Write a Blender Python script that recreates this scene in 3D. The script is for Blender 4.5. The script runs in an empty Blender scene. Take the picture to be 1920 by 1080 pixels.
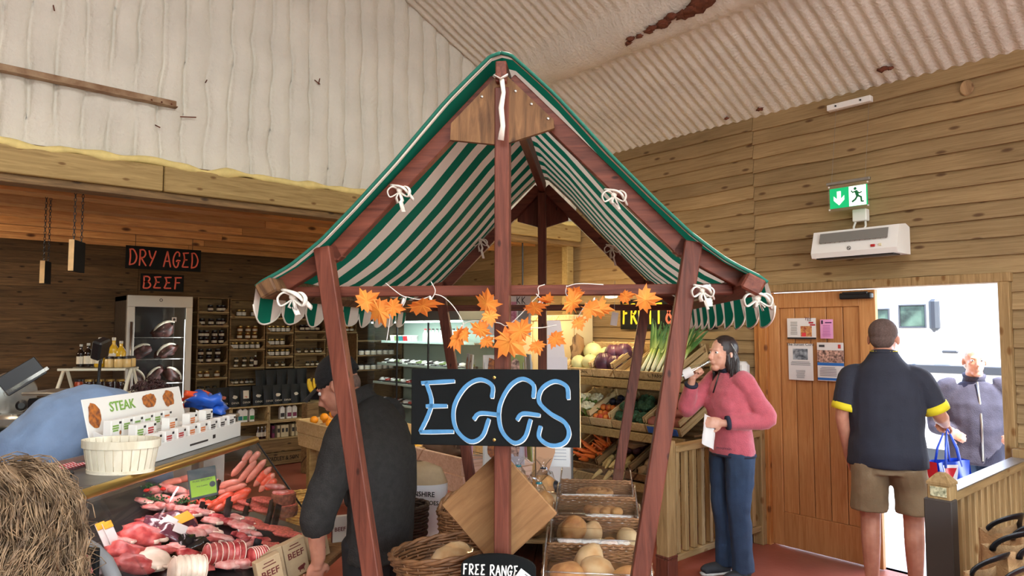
import bpy, math, random
from mathutils import Vector, Matrix, Euler, noise
random.seed(7)
PI = math.pi
sc = bpy.context.scene
COL = sc.collection

# ------------------------------------------------------------------ camera, world, sun, fill lamps, exposure
F = 1290.0                              # focal length in pixels of the 1920 wide frame
PITCH = math.atan(80 / F)
TH = math.radians(49.3)                 # heading of the view in the room's axes
CAMZ = 1.70
cam = bpy.data.cameras.new('camera'); cam.sensor_width = 36; cam.lens = 36 * F / 1920
cam.clip_start = 0.05; cam.clip_end = 200
camo = bpy.data.objects.new('camera', cam); COL.objects.link(camo)
camo.location = (0, 0, CAMZ); camo.rotation_euler = (PI / 2 + PITCH, 0, TH - PI / 2)
sc.camera = camo

sc.view_settings.view_transform = 'Standard'
sc.view_settings.look = 'None'
sc.view_settings.gamma = 1
sc.view_settings.use_curve_mapping = False
sc.view_settings.exposure = 0.0

wd = bpy.data.worlds.new('world'); sc.world = wd; wd.use_nodes = True
nt = wd.node_tree; nt.nodes.clear()
sky = nt.nodes.new('ShaderNodeTexSky'); sky.sky_type = 'NISHITA'
sky.sun_disc = False; sky.sun_elevation = math.radians(48); sky.sun_rotation = math.radians(100)
bg = nt.nodes.new('ShaderNodeBackground'); bg.inputs[1].default_value = 1.9
wo = nt.nodes.new('ShaderNodeOutputWorld')
nt.links.new(sky.outputs[0], bg.inputs[0]); nt.links.new(bg.outputs[0], wo.inputs[0])

def srgb(r, g, b):
    def k(x):
        x /= 255.0
        return x / 12.92 if x <= 0.04045 else ((x + 0.055) / 1.055) ** 2.4
    return (k(r), k(g), k(b), 1.0)

def light(kind, name, loc, power, color=(1, 1, 1), rot=(0, 0, 0), size=None, size_y=None, spot=None, blend=.5, radius=None):
    l = bpy.data.lights.new(name, kind); l.energy = power; l.color = color
    if kind == 'AREA':
        l.shape = 'RECTANGLE'; l.size = size; l.size_y = size_y or size
    if kind == 'SPOT':
        l.spot_size = spot; l.spot_blend = blend
    if radius is not None: l.shadow_soft_size = radius
    o = bpy.data.objects.new(name, l); COL.objects.link(o); o.location = loc; o.rotation_euler = rot
    return o

sun = light('SUN', 'sun', (8, 2, 8), 18.0, (1, .95, .86)); sun.data.angle = .009
sun.rotation_euler = Vector((.14, .52, -.84)).to_track_quat('-Z', 'Y').to_euler()
# unseen fill lamps added above and behind the camera in place of daylight
light('AREA', 'roof_light_daylight', (2.0, -1.0, 4.80), 178, (.97, .985, 1), (0, math.radians(26), 0), 1.2, 3.2)
light('AREA', 'roof_light_daylight', (-2.0, -1.0, 4.80), 178, (.97, .985, 1), (0, math.radians(-26), 0), 1.2, 3.2)
light('AREA', 'shop_front_daylight', (0.4, -3.85, 1.9), 215, (.97, .985, 1), (math.radians(90), 0, 0), 6.0, 2.4)

# ------------------------------------------------------------------ helpers
FW = Vector((math.cos(TH), math.sin(TH), 0)); RT = Vector((math.sin(TH), -math.cos(TH), 0))
def R(u, w, z=0.0): return RT * u + FW * w + Vector((0, 0, z))
def ray(px, py):
    a = (px - 960) / F; b = (540 - py) / F
    return RT * a + FW * (math.cos(PITCH) - b * math.sin(PITCH)) + Vector((0, 0, math.sin(PITCH) + b * math.cos(PITCH)))
C0 = Vector((0, 0, CAMZ))
def at(px, py, w):
    d = ray(px, py); return C0 + d * (w / d.dot(FW))
def on(axis, px, py, val):
    d = ray(px, py); i = 'xyz'.index(axis); return C0 + d * ((val - C0[i]) / d[i])
VIEW = TH - PI / 2                       # rotation that turns local x to the picture's right, y away from it

ORD = 'first second third fourth fifth sixth seventh eighth ninth tenth eleventh twelfth thirteenth fourteenth fifteenth sixteenth seventeenth eighteenth nineteenth twentieth'.split()
def nth(i): return ORD[i] if i < 20 else ('twenty-' + ORD[i - 20] if i < 29 else 'thirtieth')

def tag(o, label=None, cat=None, group=None, kind=None):
    if label: o['label'] = label
    if cat: o['category'] = cat
    if group: o['group'] = group
    if kind: o['kind'] = kind
    return o
def thing(name, label, cat, loc=(0, 0, 0), rz=0.0, group=None, rot=None):
    o = bpy.data.objects.new(name, None); COL.objects.link(o); o.empty_display_size = .1
    o.location = loc; o.rotation_euler = rot if rot else (0, 0, rz)
    return tag(o, label, cat, group)
def put(name, mesh, parent=None, loc=(0, 0, 0), rot=(0, 0, 0), scale=(1, 1, 1)):
    o = bpy.data.objects.new(name, mesh); COL.objects.link(o)
    o.parent = parent; o.location = loc; o.rotation_euler = rot; o.scale = scale
    return o
def copy_tree(o, parent=None):
    c = o.copy(); COL.objects.link(c); c.parent = parent
    for ch in o.children: copy_tree(ch, c)
    return c

def TM(loc=(0, 0, 0), rot=(0, 0, 0), s=(1, 1, 1)):
    return Matrix.Translation(loc) @ Euler(rot).to_matrix().to_4x4() @ Matrix.Diagonal((*s, 1))

TMP = bpy.data.scenes.new('scratch')
def evaluated_mesh(ob):
    """mesh of an object with its modifiers, worked out in a scratch scene so that the big one is not updated"""
    TMP.collection.objects.link(ob)
    with bpy.context.temp_override(scene=TMP, view_layer=TMP.view_layers[0]):
        dg = bpy.context.evaluated_depsgraph_get(); me = bpy.data.meshes.new_from_object(ob.evaluated_get(dg))
    bpy.data.objects.remove(ob); return me

class MB:
    def __init__(s): s.v = []; s.f = []; s.mi = []; s.M = None
    def add(s, vs, fs, mi=0, M=None):
        b = len(s.v)
        for p in vs:
            p = Vector(p)
            if M is not None: p = M @ p
            if s.M is not None: p = s.M @ p
            s.v.append(p)
        for f in fs: s.f.append(tuple(i + b for i in f)); s.mi.append(mi)
        return s
    def box(s, c, d, M=None, mi=0, rot=None):
        x, y, z = d[0] / 2, d[1] / 2, d[2] / 2
        vs = [(sx * x, sy * y, sz * z) for sz in (-1, 1) for sy in (-1, 1) for sx in (-1, 1)]
        T = Matrix.Translation(c)
        if rot: T = T @ Euler(rot).to_matrix().to_4x4()
        if M is not None: T = M @ T
        return s.add(vs, [(0, 2, 3, 1), (4, 5, 7, 6), (0, 1, 5, 4), (2, 6, 7, 3), (0, 4, 6, 2), (1, 3, 7, 5)], mi, T)
    def rbox(s, c, d, ch=.004, M=None, mi=0, rot=None):
        h = [k / 2 for k in d]; ch = min(ch, min(h) * .9)
        vs = []; idx = {}
        for sx in (-1, 1):
            for sy in (-1, 1):
                for sz in (-1, 1):
                    for a in range(3):
                        p = [sx * (h[0] - ch), sy * (h[1] - ch), sz * (h[2] - ch)]
                        p[a] = (sx, sy, sz)[a] * h[a]
                        idx[(sx, sy, sz, a)] = len(vs); vs.append(p)
        fs = []
        def quad(q): fs.append(tuple(idx[k] for k in q))
        for a in range(3):
            b, c2 = (a + 1) % 3, (a + 2) % 3
            for sg in (-1, 1):
                q = []
                for (p1, p2) in ((-1, -1), (1, -1), (1, 1), (-1, 1)):
                    k = [0, 0, 0]; k[a] = sg; k[b] = p1; k[c2] = p2; q.append((*k, a))
                if sg < 0: q.reverse()
                quad(q)
            for p1 in (-1, 1):
                for p2 in (-1, 1):
                    k0 = [0, 0, 0]; k0[a] = -1; k0[b] = p1; k0[c2] = p2
                    k1 = list(k0); k1[a] = 1
                    q = [(*k0, b), (*k1, b), (*k1, c2), (*k0, c2)]
                    if p1 * p2 < 0: q.reverse()
                    quad(q)
        for sx in (-1, 1):
            for sy in (-1, 1):
                for sz in (-1, 1):
                    q = [(sx, sy, sz, 0), (sx, sy, sz, 1), (sx, sy, sz, 2)]
                    if sx * sy * sz < 0: q.reverse()
                    quad(q)
        T = Matrix.Translation(c)
        if rot: T = T @ Euler(rot).to_matrix().to_4x4()
        if M is not None: T = M @ T
        return s.add(vs, fs, mi, T)
    def bar(s, a, b, w, t, up=(0, 0, 1), ch=.003, mi=0, M=None):
        """square timber from a to b: w across, t along 'up'"""
        a = Vector(a); b = Vector(b); d = b - a; L = d.length; d.normalize()
        up = Vector(up); x = d.cross(up)
        if x.length < 1e-4: x = d.cross(Vector((1, 0, 0)))
        x.normalize(); u = x.cross(d)
        T = Matrix((( x.x, d.x, u.x, (a.x + b.x) / 2), (x.y, d.y, u.y, (a.y + b.y) / 2), (x.z, d.z, u.z, (a.z + b.z) / 2), (0, 0, 0, 1)))
        if M is not None: T = M @ T
        return s.rbox((0, 0, 0), (w, L, t), ch, T, mi)
    def rings(s, rs, closed=True, cap=True, mi=0, M=None):
        n = len(rs[0]); vs = [p for r in rs for p in r]; fs = []
        for i in range(len(rs) - 1):
            for j in range(n if closed else n - 1):
                k = (j + 1) % n
                fs.append((i * n + j, i * n + k, (i + 1) * n + k, (i + 1) * n + j))
        if cap and closed:
            fs.append(tuple(range(n - 1, -1, -1))); b = (len(rs) - 1) * n; fs.append(tuple(range(b, b + n)))
        return s.add(vs, fs, mi, M)
    def tube(s, pts, r, n=8, mi=0, M=None, flat=1.0, up=(0, 0, 1), loop=False):
        pts = [Vector(p) for p in pts]; N = len(pts)
        rr = r if isinstance(r, (list, tuple)) else [r] * N
        rs = []; prev = None
        for i, p in enumerate(pts):
            if loop: t = pts[(i + 1) % N] - pts[i - 1]
            else: t = pts[min(i + 1, N - 1)] - pts[max(i - 1, 0)]
            if t.length < 1e-9: t = Vector((0, 0, 1))
            t.normalize()
            if prev is None:
                x = t.cross(Vector(up))
                if x.length < 1e-3: x = t.cross(Vector((1, 0, 0)))
            else: x = prev - t * prev.dot(t)
            if x.length < 1e-6: x = t.orthogonal()
            x.normalize(); prev = x; y = t.cross(x)
            ra = rr[i] if isinstance(rr[i], (list, tuple)) else (rr[i], rr[i] * flat)
            rs.append([p + x * (math.cos(2 * PI * k / n) * ra[0]) + y * (math.sin(2 * PI * k / n) * ra[1]) for k in range(n)])
        if loop: rs.append(rs[0])
        return s.rings(rs, True, not loop, mi, M)
    def limb(s, pts, rr, n=12, **kw):
        """tube along a rounded path, for bent arms and sleeves"""
        P = [Vector(p) for p in pts]; P = [P[0] * 2 - P[1]] + P + [P[-1] * 2 - P[-2]]; out = []; ro = []
        for i in range(1, len(P) - 2):
            a, b, c, d = P[i - 1:i + 3]
            for k in range(5):
                t = k / 5; out.append(.5 * (2 * b + (c - a) * t + (2 * a - 5 * b + 4 * c - d) * t * t + (3 * b - a - 3 * c + d) * t ** 3)); ro.append(rr[i - 1] + (rr[i] - rr[i - 1]) * t)
        out.append(P[-2]); ro.append(rr[-1])
        return s.tube(out, ro, n, **kw)
    def lathe(s, prof, n=16, c=(0, 0, 0), M=None, mi=0, cap=True, sx=1, sy=1):
        rs = [[Vector((c[0] + math.cos(2 * PI * k / n) * r * sx, c[1] + math.sin(2 * PI * k / n) * r * sy, c[2] + z)) for k in range(n)] for r, z in prof]
        return s.rings(rs, True, cap, mi, M)
    def ell(s, c, r, n=12, m=8, M=None, mi=0, rot=None, jit=0, seed=0):
        if not isinstance(r, (tuple, list)): r = (r, r, r)
        vs = [(0, 0, -1)]; fs = []
        for i in range(1, m):
            a = -PI / 2 + PI * i / m
            for k in range(n): vs.append((math.cos(a) * math.cos(2 * PI * k / n), math.cos(a) * math.sin(2 * PI * k / n), math.sin(a)))
        vs.append((0, 0, 1)); top = len(vs) - 1
        for k in range(n): fs.append((0, 1 + (k + 1) % n, 1 + k)); fs.append((top, 1 + (m - 2) * n + k, 1 + (m - 2) * n + (k + 1) % n))
        for i in range(m - 2):
            for k in range(n):
                a = 1 + i * n; fs.append((a + k, a + (k + 1) % n, a + n + (k + 1) % n, a + n + k))
        if jit:
            vs = [Vector(p) * (1 + jit * noise.noise(Vector(p) * 1.7 + Vector((seed, seed * 2.3, 0)))) for p in vs]
        T = Matrix.Translation(c)
        if rot: T = T @ Euler(rot).to_matrix().to_4x4()
        T = T @ Matrix.Diagonal((*r, 1))
        if M is not None: T = M @ T
        return s.add(vs, fs, mi, T)
    def prism(s, poly, t, M=None, mi=0):
        """polygon given in local x,z; thickness t along +y"""
        n = len(poly); vs = [(p[0], 0, p[1]) for p in poly] + [(p[0], t, p[1]) for p in poly]
        fs = [tuple(range(n)), tuple(range(2 * n - 1, n - 1, -1))] + [(i, i + n, (i + 1) % n + n, (i + 1) % n) for i in range(n)]
        return s.add(vs, fs, mi, M)
    def grid(s, fn, nu, nv, mi=0, M=None):
        vs = [fn(i / nu, j / nv) for j in range(nv + 1) for i in range(nu + 1)]
        fs = [(j * (nu + 1) + i, j * (nu + 1) + i + 1, (j + 1) * (nu + 1) + i + 1, (j + 1) * (nu + 1) + i) for j in range(nv) for i in range(nu)]
        return s.add(vs, fs, mi, M)
    def mesh(s, name, mats, smooth=False, fix=True):
        me = bpy.data.meshes.new(name); me.from_pydata([tuple(p) for p in s.v], [], s.f)
        for m in (mats if isinstance(mats, (list, tuple)) else [mats]): me.materials.append(m)
        me.polygons.foreach_set('material_index', s.mi)
        if fix:
            import bmesh
            b = bmesh.new(); b.from_mesh(me); bmesh.ops.recalc_face_normals(b, faces=b.faces); b.to_mesh(me); b.free()
        if smooth:
            me.polygons.foreach_set('use_smooth', [True] * len(me.polygons))
            if smooth == 'auto':
                me.set_sharp_from_angle(angle=math.radians(38))
        me.update()
        return me
    def build(s, name, mats, parent=None, smooth=False, loc=(0, 0, 0), rot=(0, 0, 0), fix=True):
        return put(name, s.mesh(name, mats, smooth, fix), parent, loc, rot)

# ------------------------------------------------------------------ materials
MATS = {}
def newmat(name):
    m = bpy.data.materials.new(name); m.use_nodes = True; n = m.node_tree; n.nodes.clear()
    o = n.nodes.new('ShaderNodeOutputMaterial'); b = n.nodes.new('ShaderNodeBsdfPrincipled')
    n.links.new(b.outputs[0], o.inputs[0]); MATS[name] = m
    return m, n, b, o
def nd(n, t, **kw):
    x = n.nodes.new('ShaderNode' + t)
    for k, v in kw.items():
        if k[0] == 'i': x.inputs[int(k[1:])].default_value = v
        else: setattr(x, k, v)
    return x
def ramp(n, src, stops, interp='LINEAR'):
    r = n.nodes.new('ShaderNodeValToRGB'); r.color_ramp.interpolation = interp
    e = r.color_ramp.elements
    while len(e) < len(stops): e.new(.5)
    for k, (p, c) in enumerate(stops): e[k].position = p; e[k].color = c
    n.links.new(src, r.inputs[0]); return r
def plain(name, col, rough=.6, metal=0.0, var=0.0, vs=12.0, bump=0.0, bs=60.0, emit=0.0, spec=.5, rnd=0.0, sheen=0.0, sss=0.0, alpha=1.0, coat=0.0, col2=None):
    """colour with a little mottling and relief; rnd shifts the colour from object to object"""
    if name in MATS: return MATS[name]
    m, n, b, o = newmat(name)
    b.inputs['Base Color'].default_value = col; b.inputs['Roughness'].default_value = rough; b.inputs['Metallic'].default_value = metal
    b.inputs['Specular IOR Level'].default_value = spec
    if sheen: b.inputs['Sheen Weight'].default_value = sheen
    if coat: b.inputs['Coat Weight'].default_value = coat
    if sss: b.inputs['Subsurface Weight'].default_value = sss; b.inputs['Subsurface Radius'].default_value = (.02, .008, .004)
    if emit: b.inputs['Emission Color'].default_value = col; b.inputs['Emission Strength'].default_value = emit
    if alpha < 1: b.inputs['Alpha'].default_value = alpha
    if var or bump or rnd or col2:
        tc = nd(n, 'TexCoord')
        if var or col2:
            t = nd(n, 'TexNoise', i2=vs, i3=4.0); n.links.new(tc.outputs['Object'], t.inputs[0])
            c2 = col2 or (*[min(1, k * (1 + var)) for k in col[:3]], 1)
            c1 = col if col2 else (*[k * (1 - var) for k in col[:3]], 1)
            rp = ramp(n, t.outputs[0], [(.34, c1), (.66, c2)]); src = rp.outputs[0]
        else:
            v = nd(n, 'RGB'); v.outputs[0].default_value = col; src = v.outputs[0]
        if rnd:
            oi = nd(n, 'ObjectInfo'); h = nd(n, 'HueSaturation'); mr = nd(n, 'MapRange', i3=1 - rnd, i4=1 + rnd)
            n.links.new(oi.outputs['Random'], mr.inputs[0]); n.links.new(mr.outputs[0], h.inputs['Value']); n.links.new(src, h.inputs['Color']); src = h.outputs[0]
        n.links.new(src, b.inputs['Base Color'])
        if emit: n.links.new(src, b.inputs['Emission Color'])
        if bump:
            t2 = nd(n, 'TexNoise', i2=bs, i3=5.0); n.links.new(tc.outputs['Object'], t2.inputs[0])
            bp = nd(n, 'Bump', i0=bump, i1=.01); n.links.new(t2.outputs[0], bp.inputs['Height']); n.links.new(bp.outputs[0], b.inputs['Normal'])
    return m
def wood(name, dark, light_, knot=None, rough=.65, axis=0, gscale=9.0, rnd=.18, kscale=2.2, stretch=14.0, ksize=.1, stain=0.0):
    """planed timber: grain along one local axis, knots, an own tone for every board"""
    if name in MATS: return MATS[name]
    m, n, b, o = newmat(name); b.inputs['Roughness'].default_value = rough
    b.inputs['Specular IOR Level'].default_value = .3
    tc = nd(n, 'TexCoord'); oi = nd(n, 'ObjectInfo')
    ofs = nd(n, 'VectorMath', operation='SCALE'); ofs.inputs['Scale'].default_value = 37.0
    cv = nd(n, 'CombineXYZ'); [n.links.new(oi.outputs['Random'], cv.inputs[k]) for k in range(3)]
    n.links.new(cv.outputs[0], ofs.inputs[0])
    ad = nd(n, 'VectorMath', operation='ADD'); n.links.new(tc.outputs['Object'], ad.inputs[0]); n.links.new(ofs.outputs[0], ad.inputs[1])
    mp = nd(n, 'Mapping'); s = [stretch] * 3; s[axis] = 1.0; mp.inputs['Scale'].default_value = s
    n.links.new(ad.outputs[0], mp.inputs[0])
    t = nd(n, 'TexNoise', i2=gscale * .35, i3=6.0, i4=.62); t.inputs['Distortion'].default_value = .9; n.links.new(mp.outputs[0], t.inputs[0])
    rp = ramp(n, t.outputs[0], [(.3, dark), (.68, light_)]); src = rp.outputs[0]
    if knot:
        sx_ = nd(n, 'SeparateXYZ'); n.links.new(ad.outputs[0], sx_.inputs[0]); o1, o2 = [k for k in range(3) if k != axis]
        su = nd(n, 'Math', operation='ADD'); n.links.new(sx_.outputs[o1], su.inputs[0]); n.links.new(sx_.outputs[o2], su.inputs[1])
        su3 = nd(n, 'Math', operation='MULTIPLY', i1=2.2); n.links.new(su.outputs[0], su3.inputs[0])
        mk = nd(n, 'CombineXYZ'); n.links.new(sx_.outputs[axis], mk.inputs[0]); n.links.new(su3.outputs[0], mk.inputs[1])
        vo = nd(n, 'TexVoronoi', voronoi_dimensions='2D', i2=kscale * 1.35); vo.inputs['Randomness'].default_value = 1; n.links.new(mk.outputs[0], vo.inputs[0])
        kr = ramp(n, vo.outputs['Distance'], [(0.0, (1, 1, 1, 1)), (ksize * .55, (.8, .8, .8, 1)), (ksize, (0, 0, 0, 1))])
        mx = nd(n, 'MixRGB'); mx.inputs[2].default_value = knot; n.links.new(kr.outputs[0], mx.inputs[0]); n.links.new(src, mx.inputs[1]); src = mx.outputs[0]
    if stain:
        ts = nd(n, 'TexNoise', i2=1.3, i3=5.0); n.links.new(ad.outputs[0], ts.inputs[0])
        sr = ramp(n, ts.outputs[0], [(.4, (1, 1, 1, 1)), (.75, (1 - stain,) * 3 + (1,))])
        mu = nd(n, 'MixRGB', blend_type='MULTIPLY', i0=1.0); n.links.new(src, mu.inputs[1]); n.links.new(sr.outputs[0], mu.inputs[2]); src = mu.outputs[0]
    h = nd(n, 'HueSaturation'); mr = nd(n, 'MapRange', i3=1 - rnd, i4=1 + rnd)
    n.links.new(oi.outputs['Random'], mr.inputs[0]); n.links.new(mr.outputs[0], h.inputs['Value']); n.links.new(src, h.inputs['Color'])
    n.links.new(h.outputs[0], b.inputs['Base Color'])
    bp = nd(n, 'Bump', i0=.25, i1=.004); n.links.new(t.outputs[0], bp.inputs['Height']); n.links.new(bp.outputs[0], b.inputs['Normal'])
    return m
def glassy(name, tint=(.98, .985, .98, 1), gloss=.10, rough=.03):
    """a thin clear pane: mostly let through, a little mirrored"""
    if name in MATS: return MATS[name]
    m = bpy.data.materials.new(name); m.use_nodes = True; n = m.node_tree; n.nodes.clear(); MATS[name] = m
    o = nd(n, 'OutputMaterial'); tr = nd(n, 'BsdfTransparent'); tr.inputs[0].default_value = tint
    g = nd(n, 'BsdfGlossy'); g.inputs['Roughness'].default_value = rough
    fr = nd(n, 'LayerWeight'); fr.inputs[0].default_value = .5
    pw = nd(n, 'Math', operation='POWER', i1=5.0); n.links.new(fr.outputs['Facing'], pw.inputs[0])
    ad = nd(n, 'Math', operation='MULTIPLY_ADD', i1=.6, i2=gloss * .4); ad.use_clamp = True
    mx = nd(n, 'MixShader'); n.links.new(pw.outputs[0], ad.inputs[0]); n.links.new(ad.outputs[0], mx.inputs[0])
    n.links.new(tr.outputs[0], mx.inputs[1]); n.links.new(g.outputs[0], mx.inputs[2]); n.links.new(mx.outputs[0], o.inputs[0])
    return m
def emitter(name, col, strength):
    return plain(name, col, emit=strength)

M_pine = wood('wall_pine', srgb(140, 114, 76), srgb(170, 143, 102), srgb(96, 68, 42), kscale=1.45, ksize=.082, rnd=.13, stain=.25, stretch=22)
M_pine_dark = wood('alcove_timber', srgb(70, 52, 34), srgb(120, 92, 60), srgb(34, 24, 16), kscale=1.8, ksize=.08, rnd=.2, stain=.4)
M_ceil = wood('ceiling_timber', srgb(160, 108, 62), srgb(204, 156, 98), srgb(60, 30, 14), kscale=1.1, ksize=.075, rnd=.26)
M_treated = wood('treated_timber', srgb(138, 114, 68), srgb(178, 152, 100), srgb(110, 80, 40), kscale=2.0, ksize=.07, rnd=.1)
M_stall = wood('stall_brown_timber', srgb(74, 36, 25), srgb(118, 64, 48), srgb(46, 22, 16), axis=1, rnd=.12, kscale=2.5, ksize=.05, rough=.5)
M_stallz = wood('stall_brown_timber_upright', srgb(74, 36, 25), srgb(118, 64, 48), srgb(46, 22, 16), axis=2, rnd=.12, kscale=2.5, ksize=.05, rough=.5)
M_stallx = wood('stall_brown_timber_crosswise', srgb(74, 36, 25), srgb(118, 64, 48), srgb(46, 22, 16), axis=0, rnd=.12, kscale=2.5, ksize=.05, rough=.5)
M_oldboard = wood('weathered_brown_board', srgb(78, 52, 32), srgb(140, 102, 66), srgb(48, 30, 20), axis=2, rnd=.1, stretch=7, gscale=14, stain=.45)
M_endgrain = wood('raw_end_grain', srgb(120, 92, 62), srgb(176, 144, 104), srgb(80, 50, 30), axis=2, stretch=3)
M_door = wood('door_oak', srgb(174, 114, 64), srgb(202, 146, 92), None, axis=2, rnd=.07, stretch=18, rough=.45)
M_frame = wood('door_frame_oak', srgb(166, 100, 46), srgb(206, 142, 80), srgb(110, 60, 26), axis=2, rnd=.1, rough=.5)
M_rail = wood('balustrade_timber', srgb(134, 106, 66), srgb(176, 144, 98), srgb(120, 82, 40), axis=2, rnd=.1)
M_railx = wood('balustrade_timber_lengthwise', srgb(134, 106, 66), srgb(176, 144, 98), srgb(120, 82, 40), axis=0, rnd=.1)
M_crate = wood('crate_timber', srgb(150, 122, 78), srgb(198, 172, 124), srgb(110, 80, 48), rnd=.15, axis=0)
M_cratedark = wood('old_crate_timber', srgb(92, 70, 44), srgb(146, 116, 76), srgb(60, 42, 26), rnd=.2, axis=0)
M_palebox = wood('pale_box_timber', srgb(196, 164, 110), srgb(230, 206, 158), srgb(160, 120, 70), rnd=.08, axis=0)
M_pinkbox = wood('pinkish_box_timber', srgb(206, 168, 140), srgb(236, 206, 184), srgb(170, 120, 90), rnd=.06, axis=0)
M_ply = wood('varnished_plywood', srgb(120, 84, 50), srgb(150, 110, 70), None, axis=2, rnd=.08, stretch=9, gscale=12)
M_foam = plain('white_spray_foam', srgb(218, 214, 200), .8, var=.06, vs=3, bump=.9, bs=38)
M_foamroof = plain('white_sprayed_roof', srgb(218, 212, 198), .8, var=.06, vs=4, bump=1.0, bs=48)
M_foamyellow = plain('expanded_yellow_foam', srgb(226, 206, 134), .75, var=.1, vs=14, bump=.3, bs=30)
M_rust = plain('rusty_angle_iron', srgb(128, 94, 66), .8, var=.35, vs=9, bump=.4, bs=40, col2=srgb(176, 150, 118))
M_rustred = plain('bare_rust', srgb(104, 56, 36), .85, var=.3, vs=25, bump=.4)
M_floor = plain('red_painted_concrete', srgb(140, 72, 58), .32, var=.18, vs=2.2, bump=.10, bs=30, col2=srgb(162, 90, 74))
M_black = plain('black_plastic', srgb(22, 22, 24), .4)
M_blackm = plain('matt_black_paint', srgb(20, 21, 20), .85, var=.25, vs=9, spec=.2)
M_chalk = plain('chalkboard_black', srgb(18, 20, 20), .8, var=.2, vs=6, spec=.15)
M_white = plain('white_plastic', srgb(232, 230, 224), .45)
M_cream = plain('cream_plastic', srgb(222, 212, 176), .5)
M_steel = plain('brushed_steel', srgb(168, 166, 160), .32, .9, var=.08, vs=20)
M_worktop = plain('dull_steel_worktop', srgb(112, 108, 102), .42, .6, var=.12, vs=14)
M_dksteel = plain('dark_steel', srgb(60, 60, 62), .4, .8)
M_brass = plain('brass_trim', srgb(190, 160, 90), .35, .9)
M_glass = glassy('clear_glass')
M_acry = glassy('clear_acrylic', gloss=.16, rough=.06)
M_plastic = glassy('clear_plastic_film', gloss=.30, rough=.18)
M_paper = plain('white_paper', srgb(228, 224, 220), .7)
M_whiterib = plain('white_cotton_tape', srgb(222, 216, 204), .85, bump=.2, bs=200)
# ------------------------------------------------------------------ the room
XR, YF, YB = 5.25, 5.07, 9.30             # right wall, plane of the gable, back wall of the shop alcove
ZE, SL = 3.50, .495                       # eaves height and roof slope
DY0, DY1, DYM, DZ = 1.30, 2.89, 2.06, 2.01  # doorway
YN = -4.0
def struct(o): o['kind'] = 'structure'; return o

m = MB()
m.box((0, 2.6, -.06), (10.7, 13.6, .12))
struct(m.build('floor', M_floor))

# right wall: backing with the doorway left open, clad with overlapping boards
m = MB()
m.box((XR + .07, (DY1 + .07 + YB) / 2, ZE / 2), (.10, YB - DY1 - .07, ZE))
m.box((XR + .07, (YN + DY0 - .06) / 2, ZE / 2), (.10, DY0 - .06 - YN, ZE))
m.box((XR + .07, (DY0 + DY1) / 2, (DZ + .05 + ZE) / 2), (.10, DY1 - DY0 + .14, ZE - DZ - .05))
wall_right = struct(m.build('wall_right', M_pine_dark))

PLK = {}
def plank_mesh(L, h, mat, variant, wav=.006):
    key = (round(L, 2), h, mat.name, variant)
    if key in PLK: return PLK[key]
    n = max(4, int(L / .28)); t = MB(); rs = []
    for i in range(n + 1):
        x = L * i / n
        lo = -.012 + wav * noise.noise(Vector((x * 2.1, variant * 9.1, h * 50))) * 2
        hi = h
        # feather edge board, thick and proud at its lower edge
        rs.append([Vector((x, 0, lo)), Vector((x, -.032 - .006 * noise.noise(Vector((x, variant, 3)))  , lo + .001)), Vector((x, -.005, hi)), Vector((x, 0, hi))])
    t.rings(rs)
    PLK[key] = t.mesh('plank', mat); return PLK[key]
def clad(parent, p0, direction, spans, z0, z1, h, mat, wav=.006):
    """rows of boards; local x of a board runs along 'direction' (rotation about z), its face looks to local -y"""
    k = 0; z = z0; row = 0
    while z < z1 - .01:
        for (a, b, za, zb) in spans:
            if z + h * .5 < za or z + h * .5 > zb: continue
            hh = min(h, z1 - z)
            d = Vector((math.cos(direction), math.sin(direction), 0))
            o = put('plank', plank_mesh(b - a - .004, round(hh, 3), mat, (row * 3 + k) % 4, wav), parent)
            o.location = Vector(p0) + d * (a + .002) + Vector((0, 0, z)); o.rotation_euler = (random.uniform(-.012, .012), 0, direction)
            k += 1
        z += h; row += 1
# boards on the right wall: local x runs along -Y, so that the face looks into the room (-X)
S = lambda y: -y
spans = [(S(6.1), S(3.0), 0, 9), (S(YB), S(6.1), 0, 9), (S(3.0), S(-.6), DZ + .05, 9), (S(-.6), S(YN), 0, 9), (S(DY0 - .06), S(-.6), 0, DZ + .05)]
clad(wall_right, (XR + .02, 0, 0), -PI / 2, spans[:2], 0, ZE, .117, M_pine, .008)
clad(wall_right, (XR + .02, 0, 0), -PI / 2, spans[2:], -.05, ZE, .1184, M_pine, .008)

# back wall of the alcove and side closure
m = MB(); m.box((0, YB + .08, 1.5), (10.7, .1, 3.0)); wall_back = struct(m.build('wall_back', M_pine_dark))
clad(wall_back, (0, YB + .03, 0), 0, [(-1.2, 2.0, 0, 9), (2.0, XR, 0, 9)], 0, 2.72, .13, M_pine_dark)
m = MB(); m.box((-5.30, 2.65, 1.75), (.1, 13.4, 3.5)); struct(m.build('wall_left', M_pine_dark))

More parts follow.
